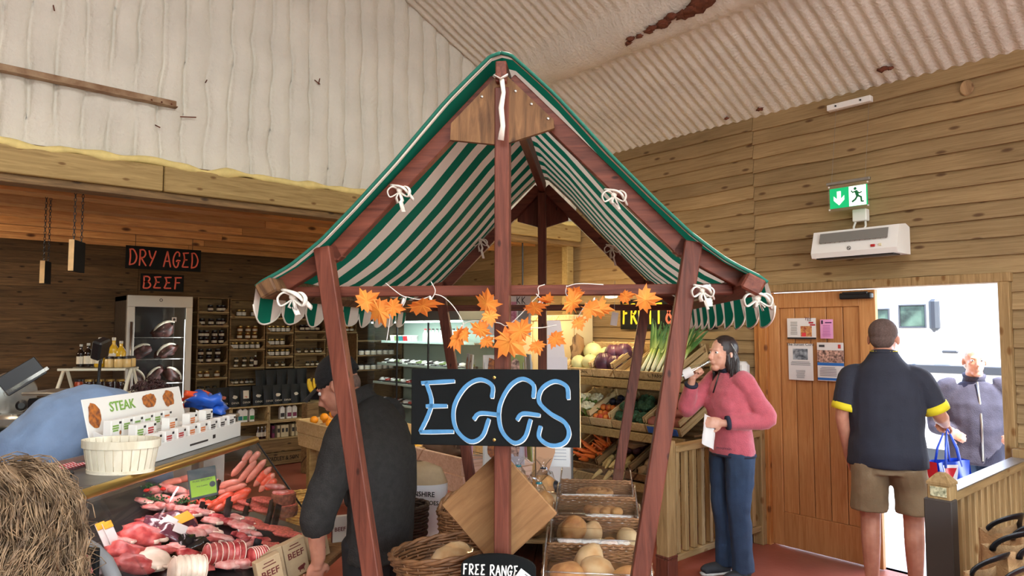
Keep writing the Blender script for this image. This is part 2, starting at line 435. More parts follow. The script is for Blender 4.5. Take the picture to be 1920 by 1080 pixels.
# gable: corrugated sheet under white spray foam, above the alcove's front beam
def foamz(p, s=1.0): return noise.noise(Vector(p) * 3.1) * .010 * s + noise.noise(Vector(p) * 11) * .004 * s
def gable(u, v):
    x = -5.25 + 10.5 * u; top = ZE + SL * (XR - abs(x)) + .05
    z = 2.60 + (top - 2.60) * v
    ph = x / .150 + .22 * noise.noise(Vector((x * .8, 0, z * .5))) + .16 * noise.noise(Vector((x * 3.1, 5, z * 3.4))) + .07 * noise.noise(Vector((x * 9, 2, z * 11))); k_ = abs(math.sin(PI * ph)); amp = max(.10, .50 + 1.1 * noise.noise(Vector((math.floor(ph) * 1.7, 4, z * 2.3))))
    y = YF - .03 - .050 * amp * (min(1, k_ * 2.2) ** .7 - .85) + .008 * math.cos(2 * PI * ph) + .004 * math.sin(2 * PI * x / .086) * max(0, noise.noise(Vector((x * .7, 8, z * .4))))
    cr = z - 3.52 - .09 * x * .2 - .03 * noise.noise(Vector((x * 2.2, 1, 0)))
    if abs(cr) < .035 and 1.2 < x < 4.6: y += .010 * (1 - abs(cr) / .035)
    y += foamz((x, 1, z))
    return (x, y, z)
m = MB(); m.grid(gable, 1000, 70); m.box((0, YF + .1, 4.45), (10.5, .04, 3.5)) if False else None
wg = struct(m.build('wall_gable', M_foam, smooth=True, fix=False))
# cracked seams of the sprayed sheets
for k, (x0, x1, z) in enumerate(((.15, 1.35, 3.42), (2.05, 3.3, 3.60))):
    pass
# roof: right slope in fine corrugation, left slope plain
def roof_r(u, v):
    x = XR + .02 - (XR + .02) * u; y = -1.0 + (YF + 1.0) * v
    z = ZE + SL * (XR - x)
    a = .012 * min(1, max(.12, (abs(x - 4.12) - .12) / .2)) * (.75 + .5 * noise.noise(Vector((x * .9, y * .9, 7))))
    dz = a * math.sin(2 * PI * y / .088 + .7 * noise.noise(Vector((x * .5, y * .5, 2)))) + foamz((x, y, 5), .9)
    # the purlin buried in foam
    d = abs(x - 4.12); dz -= .10 * max(0, 1 - (d / .17) ** 2) ** .5 * (1 + .25 * noise.noise(Vector((x, y * 1.7, 1)))) if d < .17 else 0
    return (x, y, z + dz)
m = MB(); m.grid(roof_r, 100, 560)
m.grid(lambda u, v: (XR * (1 - u), YN + (YF - 4.07 - YN - .0) * v, ZE + SL * XR * u), 2, 2) if False else None
ceil_r = struct(m.build('ceiling_right', M_foamroof, smooth=True, fix=False))
m = MB(); m.grid(lambda u, v: (XR * (1 - u), YN - 0.05 + (-1.0 - YN + .06) * v, ZE + SL * XR * u), 2, 2)
struct(m.build('ceiling_rear', M_foamroof, fix=False))
m = MB(); m.grid(lambda u, v: (-XR * (1 - u), YN - .05 + (YF - YN + .05) * v, ZE + SL * XR * u), 2, 2)
struct(m.build('ceiling_left', M_foamroof, fix=False))
# shop front behind the photographer: wall with a glazed opening
m = MB(); m.box((0, YN - .05, .3), (10.6, .1, .6)); m.box((0, YN - .05, 4.6), (10.6, .1, 3.0)); m.box((-4.2, YN - .05, 1.85), (2.2, .1, 2.6)); m.box((4.3, YN - .05, 1.85), (1.9, .1, 2.6))
struct(m.build('wall_front', M_pine_dark))
m = MB(); m.box((.1, YN - .06, 1.85), (6.5, .02, 2.5))
w1 = struct(m.build('window_1', M_glass))
for k in range(5):
    m = MB(); m.box((-3.05 + k * 1.58, YN - .05, 1.85), (.07, .09, 2.5)); m.build('window_frame', M_white, w1)
for k, sx in enumerate((1, -1)):
    m = MB(); m.box((0, 0, 0), (1.3, 3.3, .03)); o = struct(m.build('window_%d' % (k + 2), plain('rooflight_sheet', srgb(235, 235, 230), .5)))  # unseen roof windows added to go with the roof fill lamps
    o.location = (sx * 2.0, -1.0, 4.95); o.rotation_euler = (0, sx * math.radians(26.3), 0)

# front beam of the alcove, its foam bead, boarded soffit and corner post
tr = bpy.data.objects.new('trim_1', None); COL.objects.link(tr); struct(tr)
for a, b in ((-1.5, 1.2), (1.2, 2.95), (2.95, XR - .02)):
    m = MB(); m.rbox(((b - a) / 2, 0, 0), (b - a - .006, .09, .17), .006); o = m.build('board', M_treated, tr, loc=(a, YF - .06, 2.715), rot=(0, 0, 0))
m = MB(); m.rbox((0, 0, 0), (XR + 1.5, .14, .05), .004); m.build('board', M_cratedark, tr, loc=((XR - 1.5) / 2, YF, 2.605))
m = MB(); pts = []; rr = []
for i in range(150):
    x = -1.2 + i * (XR + 1.2) / 149
    pts.append((x, YF - .085 + .012 * noise.noise(Vector((x * 4, 2, 0))), 2.815 + .035 * noise.noise(Vector((x * 3.1, 0, 0))))); rr.append(.026 + .024 * noise.noise(Vector((x * 6.5, 9, 0))))
m.tube(pts, rr, 8); m.build('foam_bead', M_foamyellow, tr, smooth=True)
m = MB(); m.box((2.0, (YF + YB) / 2, 2.80), (6.6, YB - YF + .1, .06)); cl = struct(m.build('ceiling_alcove', M_cratedark))
ny = 7; h = (YB - YF) / ny
for j in range(ny):
    for (a, b) in ((-1.3, 2.4), (2.4, XR)):
        m = MB(); L = b - a - .004; y0 = 0; y1 = h + .012
        rs = [[Vector((x, y0, -.085)), Vector((x, y1, -.02)), Vector((x, y1, .010)), Vector((x, y0, .012))] for x in (0, L)]
        m.rings(rs); o = m.build('plank', M_ceil, cl, loc=(a, YF + j * h + .02, 2.735))
m = MB(); m.rbox((0, 0, 1.31), (.09, .09, 2.60), .006); struct(m.build('trim_2', M_treated, loc=(XR - .10, YF + .02, 0)))

# rusty angle iron and nails left in the gable foam
p0 = on('y', -60, 122, YF - .05); p1 = on('y', 330, 204, YF - .05)
t = thing('angle_iron', 'rusty steel angle bar half buried in the white foamed gable wall', 'metal bar', (0, 0, 0))
m = MB(); d = p1 - p0
m.bar(p0 + Vector((0, -.025, 0)), p1 + Vector((0, -.025, 0)), .06, .006); m.bar(p0 + Vector((0, -.006, .024)), p1 + Vector((0, -.006, .024)), .008, .055)
m.build('bar', M_rust, t)
for k in range(3):
    q = p0.lerp(p1, .86 + k * .055); m = MB(); m.ell(q + Vector((0, -.02, .02)), .006, 6, 4); m.build('bolt_head', M_rustred, t)
NAILS = [((590, 150, 600, 158), (600, 146, 597, 158)), ((338, 219, 368, 220),), ((290, 234, 300, 239),), ((100, 10, 102, 20),), ((385, 155, 388, 150),)]
for k, grp in enumerate(NAILS):
    m = MB()
    for (a, b, c, d2) in grp:
        q0 = on('y', a, b, YF - .03); q1 = on('y', c, d2, YF - .075); m.tube([q0, q1], .004, 5)
    tag(m.build('nail', M_rustred), ['pair of bent rusty nails in a V on the white gable', 'long straight rusty nail below the end of the angle bar',
        'short bent rusty nail left of the long nail below the bar', 'rusty bolt end near the top of the white gable', 'small rusty stub beside the awning on the white gable'][k], 'nail', 'old nails in the gable foam')
# rust showing through the roof foam
rn = random.Random(6)
for k in range(17):
    big = k < 13
    if big: t_ = k / 12; px, py = 1175 + 150 * t_ + rn.uniform(-6, 6), 78 - 76 * t_ + rn.uniform(-5, 5); s = (.012 + .030 * t_ ** 2 + .012 * rn.random())
    else: px, py, s = ((1655, 130, .022), (1668, 128, .012), (1424, 205, .016), (1362, 222, .012))[k - 13]
    d = ray(px, py); X = (ZE + SL * XR - CAMZ - (.118 if big else .016)) / (d.z + SL * d.x); p = C0 + d * X
    m = MB(); m.ell((0, 0, 0), (s * 1.1, s * 1.9, .010), 12, 6, jit=.9, seed=k * 2.1)
    m.build('rust_patch', M_rustred, ceil_r, smooth=True, loc=p, rot=(0, math.atan(SL), rn.uniform(-.4, .4)))
# unseen outer skin added to keep sun from leaking in through the foam
m = MB()
for s_ in (-1, 1):
    m.add([(s_ * 5.45, YN - .2, ZE - .02), (0, YN - .2, ZE + SL * XR + .10), (0, YF + .3, ZE + SL * XR + .10), (s_ * 5.45, YF + .3, ZE - .02)], [(0, 1, 2, 3)])
    m.add([(s_ * 5.45, YN - .2, ZE + .08), (0, YN - .2, ZE + SL * XR + .20), (0, YF + .3, ZE + SL * XR + .20), (s_ * 5.45, YF + .3, ZE + .08)], [(0, 1, 2, 3)])
struct(m.build('roof', M_dksteel))
m = MB(); m.add([(-5.4, YF + .2, 2.86), (5.4, YF + .2, 2.86), (5.4, YF + .2, ZE), (0, YF + .2, ZE + SL * XR + .2), (-5.4, YF + .2, ZE)], [(0, 1, 2, 3, 4)]); struct(m.build('wall_gable_outer', M_dksteel))  # unseen sheet added behind the gable to stop light leaks
m = MB(); m.box((0, 7.5, 2.95), (10.9, 4.2, .1)); struct(m.build('roof_alcove', M_dksteel))
# ------------------------------------------------------------------ doorway
fr = bpy.data.objects.new('trim_3', None); COL.objects.link(fr); struct(fr)
for y in (DY1 + .035, DY0 - .03):
    m = MB(); m.rbox((0, 0, DZ / 2), (.15, .07 if y > 2 else .06, DZ), .004); m.build('jamb', M_frame if y > 2 else M_rail, fr, loc=(XR + .02, y, 0))
m = MB(); m.rbox((0, 0, 0), (.15, DY1 - DY0 + .14, .06), .004); m.build('lintel', M_rail, fr, loc=(XR + .02, (DY0 + DY1) / 2, DZ + .03))
m = MB(); m.rbox((0, 0, 0), (.02, .09, DZ), .004); m.build('architrave', M_frame, fr, loc=(XR - .02, DY1 + .075, DZ / 2))
# fixed leaf of the double door
dr = bpy.data.objects.new('door_1', None); COL.objects.link(dr); struct(dr); dr.location = (XR + .01, DYM, 0)
WD = DY1 - DYM
def dpart(name, y0, y1, z0, z1, x, t_, mat=M_door):
    m = MB(); m.rbox((0, 0, 0), (t_, y1 - y0, z1 - z0), .003); return m.build(name, mat, dr, loc=(x, (y0 + y1) / 2, (z0 + z1) / 2))
dpart('stile', 0, .115, .01, DZ - .01, 0, .045); dpart('stile', WD - .09, WD, .01, DZ - .01, 0, .045)
dpart('top_rail', .115, WD - .09, DZ - .13, DZ - .01, 0, .045); dpart('bottom_rail', .115, WD - .09, .01, .27, 0, .045)
dpart('core', .10, WD - .08, .25, DZ - .11, .026, .01)
for k in range(5):
    w_ = (WD - .205) / 5; dpart('plank', .115 + k * w_ + .003, .115 + (k + 1) * w_ - .003, .27, DZ - .13, .006, .025)
m = MB(); m.rbox((0, 0, 0), (.05, .23, .045), .008); m.rbox((-.02, .0, .02), (.02, .18, .02), .004); m.build('door_closer', M_black, dr, loc=(-.05, .12, DZ - .055))
m = MB(); m.rbox((0, 0, 0), (.04, .08, .06), .004); m.build('bracket', M_palebox, dr, loc=(-.03, .10, DZ + .03))
m = MB(); m.rbox((0, 0, 0), (.012, .035, .22), .003); m.tube([(-.01, 0, -.1), (-.01, 0, .1)], .006, 8); m.build('bolt', M_steel, dr, loc=(-.03, .045, .16))
# notices taped to the door
def notice(label, px0, py0, px1, py1, draw):
    a = on('x', px0, py0, XR - .022); b = on('x', px1, py1, XR - .022)
    t = thing('notice', label, 'notice', ((a + b) / 2), 0, 'notices taped to the door')
    W = abs(a.y - b.y); H = abs(a.z - b.z)
    m = MB(); m.grid(lambda u, v: (-.003 - .003 * math.sin(u * PI), (.5 - u) * W, (v - .5) * H), 6, 4); m.build('sheet', M_paper, t, fix=False)
    # prints: (u0,v0,u1,v1,mat) in the sheet, u to the reader's right, v up
    for k, (u0, v0, u1, v1, mt, nm) in enumerate(draw):
        m = MB(); m.grid(lambda u, v: (-.0045 - .003 * math.sin((u0 + (u1 - u0) * u) * PI) - .0003 * k, (.5 - (u0 + (u1 - u0) * u)) * W, (v0 + (v1 - v0) * v - .5) * H), 5, 1)
        m.build(nm, mt, t, fix=False)
    return t
def ink(r, g, b): return plain('print_%d_%d_%d' % (r, g, b), srgb(r, g, b), .7)
def lines(u0, u1, v0, v1, n, col=(90, 90, 95), fill=.4):
    out = []
    for i in range(n):
        v = v1 - (v1 - v0) * (i + .5) / n; hh = (v1 - v0) / n * fill / 2; s_ = random.uniform(0, .12) * (u1 - u0)
        out.append((u0 + s_, v - hh, u1 - s_, v + hh, ink(*col), 'text_line'))
    return out
M_photo = plain('small_printed_photo', srgb(60, 66, 76), .6, var=.5, vs=30, col2=srgb(170, 178, 184))
M_photo2 = plain('printed_crowd_photo', srgb(80, 56, 50), .6, var=.5, vs=60, col2=srgb(226, 180, 160))
M_bouquet = plain('printed_bouquet', srgb(150, 50, 40), .6, var=.5, vs=70, col2=srgb(226, 170, 100))
NT1 = notice('landscape flyer with a flower bouquet at the top of the oak door', 1476, 597, 1531, 636,
       [(0, .0, 1, .08, ink(40, 36, 36), 'printed_band'), (.48, .12, .86, .62, M_bouquet, 'printed_picture'), (.52, .12, .66, .3, ink(226, 60, 70), 'printed_spot'), (.76, .74, .92, .82, ink(180, 40, 50), 'text_line'), (.8, .64, .98, .71, ink(180, 40, 50), 'text_line')] + lines(.12, .38, .2, .85, 8, (150, 146, 140)))
notice('small pink notice to the right of the bouquet flyer', 1538, 599, 1563, 635,
       [(0, 0, 1, 1, ink(232, 160, 204), 'printed_ground'), (.08, .76, .24, .95, ink(60, 40, 70), 'printed_mark'), (.4, .8, .9, .86, ink(90, 40, 90), 'text_line')] + lines(.15, .85, .1, .72, 8, (190, 110, 170)))
NT2 = notice('white notice with a dark photograph below the bouquet flyer', 1478, 644, 1526, 714,
       [(.2, .56, .8, .86, M_photo, 'printed_picture')] + lines(.1, .9, .4, .52, 3, (120, 120, 124)) + lines(.3, .7, .05, .28, 7, (150, 150, 154)))
notice('notice with crowd photograph and blue band beside the man', 1532, 642, 1584, 716,
       [(0, .48, 1, .8, M_photo2, 'printed_picture'), (0, .40, 1, .475, ink(40, 110, 190), 'printed_band'), (0, .02, 1, .08, ink(40, 110, 190), 'printed_band'), (.8, .85, .9, .95, ink(200, 70, 60), 'printed_mark'), (.08, .88, .3, .94, ink(60, 60, 64), 'text_line')] + lines(.08, .75, .12, .37, 6, (150, 140, 150)))
# ------------------------------------------------------------------ lettering: brush strokes
GL = {  # strokes in a 1 x 1 box, x right, y up
 'E': [[(.92, .97), (.08, .93)], [(.2, .95), (.34, .62), (.26, .36), (.06, .06)], [(.2, .52), (.74, .53)], [(.05, .06), (.9, .08)]],
 'G': [[(.86, .70), (.86, .90), (.60, .99), (.30, .86), (.08, .55), (.12, .22), (.40, .02), (.66, .1), (.80, .38)], [(.48, .36), (.62, .46), (1.02, .44)]],
 'S': [[(.93, .72), (.88, .92), (.55, 1.0), (.2, .88), (.12, .68), (.42, .5), (.82, .36), (.94, .18), (.78, .03), (.42, 0), (.12, .12), (.16, .3)]],
 'D': [[(.12, .98), (.18, .5), (.1, .02)], [(.0, .95), (.55, .95), (.95, .55), (.7, .15), (.02, .02)]],
 'R': [[(.16, .97), (.16, .5), (.1, 0)], [(.05, .95), (.6, .97), (.85, .75), (.6, .52), (.16, .5)], [(.3, .5), (.6, .25), (.95, 0)]],
 'Y': [[(.05, .97), (.25, .6), (.5, .45)], [(.95, .97), (.7, .6), (.45, .3), (.2, .0)]],
 'A': [[(.02, 0), (.25, .5), (.5, 1)], [(.5, 1), (.72, .5), (.95, 0)], [(.2, .36), (.84, .38)]],
 'B': [[(.14, .98), (.18, .5), (.1, .02)], [(.04, .95), (.6, .95), (.82, .78), (.6, .55), (.18, .52)], [(.18, .52), (.7, .5), (.92, .26), (.65, .04), (.08, .02)]],
 'F': [[(.2, .97), (.18, .5), (.12, 0)], [(.05, .95), (.92, .98)], [(.18, .54), (.72, .56)]],
 'U': [[(.08, .98), (.12, .4), (.3, .04), (.62, .04), (.84, .4), (.88, .98)]],
 'I': [[(.5, .98), (.5, .0)]],
 'T': [[(.5, .96), (.5, .5), (.48, 0)], [(.02, .94), (.98, .98)]],
 'V': [[(.04, .98), (.3, .5), (.48, .02)], [(.48, .02), (.7, .5), (.95, .98)]],
 'N': [[(.08, 0), (.1, .98)], [(.1, .98), (.5, .5), (.88, .02)], [(.88, .02), (.92, .98)]],
 'X': [[(.05, .98), (.95, 0)], [(.95, .98), (.05, 0)]],
 'O': [[(.5, 1), (.15, .8), (.05, .45), (.25, .06), (.6, .02), (.92, .35), (.88, .75), (.5, 1)]],
 'P': [[(.14, .98), (.12, 0)], [(.05, .95), (.6, .97), (.88, .75), (.6, .5), (.14, .48)]],
 'W': [[(.0, .98), (.25, 0)], [(.25, 0), (.5, .8)], [(.5, .8), (.75, 0)], [(.75, 0), (1, .98)]],
 'K': [[(.12, .98), (.12, 0)], [(.85, .98), (.14, .48)], [(.2, .5), (.9, 0)]],
 'L': [[(.14, .98), (.12, .03), (.85, .03)]],
 'H': [[(.1, .98), (.1, 0)], [(.88, .98), (.88, 0)], [(.1, .5), (.88, .5)]],
 '&': [[(.95, .05), (.3, .65), (.3, .92), (.55, .98), (.68, .8), (.2, .42), (.1, .18), (.35, .0), (.7, .12), (.92, .45)]],
}
def smooth_path(pts, n=7):
    if len(pts) < 3:
        return [Vector((pts[0][0] + (pts[1][0] - pts[0][0]) * i / 3, pts[0][1] + (pts[1][1] - pts[0][1]) * i / 3)) for i in range(4)]
    P = [Vector(pts[0]) * 2 - Vector(pts[1])] + [Vector(p) for p in pts] + [Vector(pts[-1]) * 2 - Vector(pts[-2])]
    out = []
    for i in range(1, len(P) - 2):
        for k in range(n):
            t = k / n; a, b, c, d = P[i - 1:i + 3]
            out.append(.5 * (2 * b + (c - a) * t + (2 * a - 5 * b + 4 * c - d) * t * t + (3 * b - a - 3 * c + d) * t ** 3))
    out.append(Vector(pts[-1])); return out
def letters(m, text, x0, z0, w, h, stroke, y=0.0, thick=.0012, gap=.22, M=None, space=.5, mi=0):
    """brush lettering in the local x,z plane, facing -y; w is the width of the whole line"""
    adv = sum(space if c == ' ' else 1 for c in text) + gap * (len(text) - 1); cw = w / adv; x = x0
    for c in text:
        if c != ' ':
            for st in GL[c]:
                P = smooth_path(st); vs = []; n = len(P)
                for i, p in enumerate(P):
                    t = (P[min(i + 1, n - 1)] - P[max(i - 1, 0)]); t = Vector((t.x * cw, t.y * h))
                    t = t.normalized() if t.length > 1e-9 else Vector((1, 0)); nn = Vector((-t.y, t.x))
                    r = stroke / 2 * (1 + .12 * noise.noise(Vector((i * .7, x * 90, h))))
                    if i in (0, n - 1): r *= .85
                    q = Vector((x + p.x * cw, z0 + p.y * h))
                    vs += [(q.x + nn.x * r, y, q.y + nn.y * r), (q.x - nn.x * r, y, q.y - nn.y * r)]
                b = len(vs); vs2 = vs + [(a, c2 - thick, d) for a, c2, d in vs]
                fs = [(2 * i + b, 2 * i + 1 + b, 2 * i + 3 + b, 2 * i + 2 + b) for i in range(n - 1)]
                fs += [(2 * i, 2 * i + 2, 2 * i + 2 + b, 2 * i + b) for i in range(n - 1)] + [(2 * i + 1, 2 * i + 1 + b, 2 * i + 3 + b, 2 * i + 3) for i in range(n - 1)]
                m.add(vs2, fs, mi, M)
            x += cw * (1 + gap)
        else: x += cw * (space + gap)
FONTC = {}
def printed(text, size, mat, parent, loc, rot=(0, 0, 0), name='lettering', bold=0.0, align='CENTER', sx=1.0):
    """printed text as a thin mesh lying in local x,z facing -y"""
    key = (text, size, bold, align, sx)
    if key not in FONTC:
        cu = bpy.data.curves.new(name, 'FONT'); cu.body = text; cu.size = size; cu.align_x = align; cu.align_y = 'CENTER'; cu.resolution_u = 2
        cu.offset = bold; cu.extrude = .0004
        ob = bpy.data.objects.new(name, cu); me = evaluated_mesh(ob); me.transform(Matrix.Diagonal((sx, 1, 1, 1))); me.transform(Matrix.Rotation(PI / 2, 4, 'X')); FONTC[key] = me
    me = FONTC[key]
    if not me.materials: me.materials.append(mat)
    elif me.materials[0] != mat: me = me.copy(); me.materials.clear(); me.materials.append(mat)
    return put(name, me, parent, loc, rot)

printed('YES', .036, ink(90, 40, 60), NT1, (-.0075, -.055, .072), (0, .2, -PI / 2))
printed('The Sunset Cord', .032, ink(60, 60, 64), NT2, (-.0075, .0, .135), (0, 0, -PI / 2))
# ------------------------------------------------------------------ the market stall
SYAW = VIEW - math.radians(6.8)
SO = R(-.03, 2.25, 0)
SM = Matrix.Translation(SO) @ Matrix.Rotation(SYAW, 4, 'Z')
def sx(px): return (px - 943) * .001744
def sz(py): return 1.70 + (620 - py) * .001744
DEP = 1.74; TZ = .77
stall = thing('market_stall', 'brown timber market stall with green and white striped awning', 'market stall', SO, SYAW)
def sbar(name, a, b, w, t, mat, up=(0, 0, 1), parent=stall):
    a = Vector(a); b = Vector(b); mid = (a + b) / 2; m = MB(); m.bar(a - mid, b - mid, w, t, up); return m.build(name, mat, parent, loc=mid)
for y, tag_ in ((0, 'front'), (DEP, 'rear')):
    sbar('post', (0, y, TZ - .03), (0, y, 2.50), .047, .07, M_stallz, up=(0, 1, 0))
    sbar('cross_beam', (-.74, y + .06, 1.834), (.74, y + .06, 1.834), .045, .035, M_stallx)
    for s in (-1, 1):
        sbar('leg', (s * .61, y - .01, 1.98), (s * .385, y - .01, TZ - .10), .055, .05, M_stallz, up=(0, 1, 0))
        sbar('rafter', (s * .02, y + .02, 2.535), (s * .585, y + .02, 1.955), .04, .055, M_stallx)
        sbar('rafter', (s * .56, y + .02, 1.975), (s * .80, y + .02, 1.838), .04, .055, M_stallx)
    # gable board
    poly = [(0, 2.555), (.17, 2.385), (.172, 2.357), (.0, 2.307), (-.172, 2.330), (-.17, 2.385)]
    if y: poly = [(0, 2.52), (.15, 2.37), (.15, 2.345), (.0, 2.30), (-.15, 2.345), (-.15, 2.37)]
    m = MB(); m.prism(poly, .018); gb = m.build('gable_board', M_oldboard if y == 0 else M_stallz, stall, loc=(0, y - .03 if y == 0 else y + .045, 0))
    if y == 0:
        for (px, py) in ((969, 170), (999, 196), (1030, 225), (905, 178)):
            m = MB(); m.lathe([(.0045, 0), (.0045, .003), (.002, .004)], 10, M=TM((sx(px), 0, sz(py)), (PI / 2, 0, 0))); m.build('screw', M_steel, gb)
sbar('ridge_pole', (0, -.055, 2.545), (0, DEP + .07, 2.545), .036, .07, M_stall)
for s in (-1, 1):
    m = MB(); m.M = Matrix.Translation((0, 0, 0)); m.rbox((0, 0, 0), (.062, DEP + .18, .052), .006)
    m.build('eaves_beam', M_oldboard if s < 0 else M_stall, stall, loc=(s * .775, DEP / 2, 1.840), rot=(0, s * .5, 0))
sbar('inner_rail', (-.70, .52, 1.80), (-.30, .52, 1.80), .03, .04, M_treated) if False else None
# awning cloth
PROF = [(0.0, 2.592), (.035, 2.582), (.10, 2.52), (.18, 2.441), (.27, 2.338), (.354, 2.241), (.43, 2.160), (.494, 2.092), (.55, 2.036), (.598, 1.988), (.655, 1.942), (.703, 1.905), (.75, 1.878), (.80, 1.852), (.822, 1.835)]
m_, n_, b_, o_ = newmat('striped_awning_cloth')
b_.inputs['Roughness'].default_value = .85; b_.inputs['Specular IOR Level'].default_value = .15
tc = nd(n_, 'TexCoord'); sp = nd(n_, 'SeparateXYZ'); n_.links.new(tc.outputs['Object'], sp.inputs[0])
ma = nd(n_, 'Math', operation='MULTIPLY_ADD', i1=1 / .196, i2=.60); n_.links.new(sp.outputs[1], ma.inputs[0])
frc = nd(n_, 'Math', operation='FRACT'); n_.links.new(ma.outputs[0], frc.inputs[0])
rp = ramp(n_, frc.outputs[0], [(0, srgb(226, 216, 204)), (.5, srgb(14, 106, 84))], 'CONSTANT')
n_.links.new(rp.outputs[0], b_.inputs['Base Color'])
trn = nd(n_, 'BsdfTranslucent'); n_.links.new(rp.outputs[0], trn.inputs[0]); mxs = nd(n_, 'MixShader', i0=.32)
n_.links.new(b_.outputs[0], mxs.inputs[1]); n_.links.new(trn.outputs[0], mxs.inputs[2]); n_.links.new(mxs.outputs[0], o_.inputs[0])
M_awn = m_
M_hem = plain('awning_green_hem', srgb(20, 96, 78), .85); M_hemw = plain('awning_white_hem', srgb(220, 212, 198), .85)
def prof(t):
    t = max(0, min(.9999, t)) * (len(PROF) - 1); i = int(t); k = t - i
    return Vector(PROF[i]).lerp(Vector(PROF[i + 1]), k)
Y0, Y1 = -.06, DEP + .06
def cloth(s):
    def fn(u, v):
        p = prof(v); y = Y0 + (Y1 - Y0) * u
        a = math.sin(PI * min(1, max(0, (y - 0) / DEP))) ** .8 if 0 < y < DEP else 0
        sag = -.035 * a * math.sin(PI * v) + .006 * noise.noise(Vector((p.x * 4 * s, y * 5, 3))) * (.3 + a)
        wr = .012 * math.sin(y * 22 + p.x * 9) * v * a * .5
        return (s * p.x, y, p.y + .012 + sag + wr)
    return fn
can = None
for s in (-1, 1):
    m = MB(); m.grid(cloth(s), 60, 42); c_ = m.build('awning_panel', M_awn, stall, smooth=True, fix=False)
    fn = cloth(s)
    for y_, u in (('f', 0), ('r', 1)):
        m = MB(); m.tube([Vector(fn(u, v / 40)) for v in range(41)], .006, 6); m.build('hem', M_hem, c_, smooth=True)
        pts = []
        for v in range(41):
            a_ = Vector(fn(u, max(0, v - 1) / 40)); b_2 = Vector(fn(u, min(40, v + 1) / 40)); t_ = (b_2 - a_).normalized(); nn2 = Vector((-t_.z * -s, 0, abs(t_.x))).normalized()
            pts.append(Vector(fn(u, v / 40)) + nn2 * (.004 + .012 * math.sin(PI * min(1, v / 34))) + Vector((0, .012 if y_ == 'f' else -.012, 0)))
        m = MB(); m.tube(pts, [(.007, .007)] * 41, 6); m.build('cream_edge', M_hemw, c_, smooth=True)
    # scalloped valance hanging from the eaves
    NS = 9
    def val(u, v):
        y = Y0 + (Y1 - Y0) * u; ph = (u * NS) % 1.0 if u < 1 else 0
        sc_ = abs(math.sin(PI * u * NS)) ** .55
        L = (.060 if s < 0 else .072) + .066 * sc_; e = Vector(fn(u, 1))
        x = e.x + s * (.014 * v + .007 * math.sin(u * PI * NS * 2 + 1.3 * s) * v)
        return (x, y, e.z - L * v)
    m = MB(); m.grid(val, 216, 6); vl = m.build('valance', M_awn, c_, smooth=True, fix=False)
    m = MB(); m.tube([Vector(val(k / 216, 1)) for k in range(217)], .0032, 5); m.build('hem', M_hemw, vl, smooth=True)
# cotton tapes tied round the rafters
def bow(loc, rz=0, sc_=1.0, hang=.10, name='tie_tape'):
    m = MB(); k = sc_
    m.limb([(-.03 * k, 0, .02 * k), (.02 * k, -.02 * k, .005 * k), (.045 * k, .02 * k, -.03 * k)], [.013 * k] * 3, 6, flat=.4)
    for s in (-1, 1):
        P = [(0, 0, 0), (s * .025 * k, -.012, .012 * k), (s * .042 * k, -.016, -.004 * k), (s * .034 * k, -.012, -.026 * k), (s * .010 * k, -.004, -.012 * k), (0, 0, 0)]
        m.limb(P, [.0095 * k] * 6, 6, flat=.3)
    m.tube([(0, -.006, 0), (.014 * k, -.014, -.04 * k), (.008 * k, -.012, -hang * .55), (.020 * k, -.014, -hang)], [.008 * k, .009 * k, .011 * k, .012 * k], 6, flat=.25)
    m.tube([(0, -.006, 0), (-.010 * k, -.014, -.03 * k), (-.004, -.012, -hang * .6)], [.008 * k, .009 * k, .011 * k], 6, flat=.25)
    m.ell((0, -.008, 0), (.011 * k, .009 * k, .011 * k), 8, 6)
    return m.build(name, M_whiterib, stall, smooth=True, loc=loc, rot=(0, 0, rz))
bow((sx(745), -.015, sz(352)), 0, .9, .075); bow((sx(545), -.05, sz(556)), 0, 1.15, .06); bow((sx(1156) * .975, -.015, sz(370)), 0, .9, .05)
bow((.63, -.04, sz(548)), 0, .8, .06); bow((-.36, DEP - .02, 2.22), 0, 1, .1); bow((.40, DEP - .02, 2.17), 0, 1, .1); bow((.79, -.06, 1.80), 0, 1.0, .03)
m = MB(); m.tube([(0.004, -.062, 2.515), (.010, -.064, 2.47), (.002, -.064, 2.42), (.008, -.066, 2.36), (.0, -.060, 2.315)], [.008, .007, .009, .008, .011], 8, flat=.22, up=(0, 1, 0)); m.tube([(-.02, -.058, 2.53), (0, -.066, 2.515), (.022, -.058, 2.53)], .009, 6, flat=.3)
m.build('tie_tape', M_whiterib, stall, smooth=True)
# clear plastic clip hanging on the cross beam
m = MB(); m.rbox((0, 0, 0), (.028, .012, .075), .003); m.build('plastic_clip', M_acry, stall, loc=(sx(1332) * .96, -.02, sz(557)), rot=(0, -.08, 0))
# trestle deck of the stall
m = MB()
for k in range(6): pass
for k in range(6):
    sbar('deck_board', (-.325 + k * .149, -.16, TZ - .012), (-.325 + k * .149, DEP + .05, TZ - .012), .146, .024, M_stall)
for s in (-1, 1):
    for y in (.0, DEP - .08): sbar('trestle_leg', (s * .36, y, 0), (s * .36, y, TZ - .025), .06, .06, M_stallz, up=(0, 1, 0))
    sbar('side_rail', (s * .36, -.05, TZ - .07), (s * .36, DEP, TZ - .07), .04, .09, M_stall)

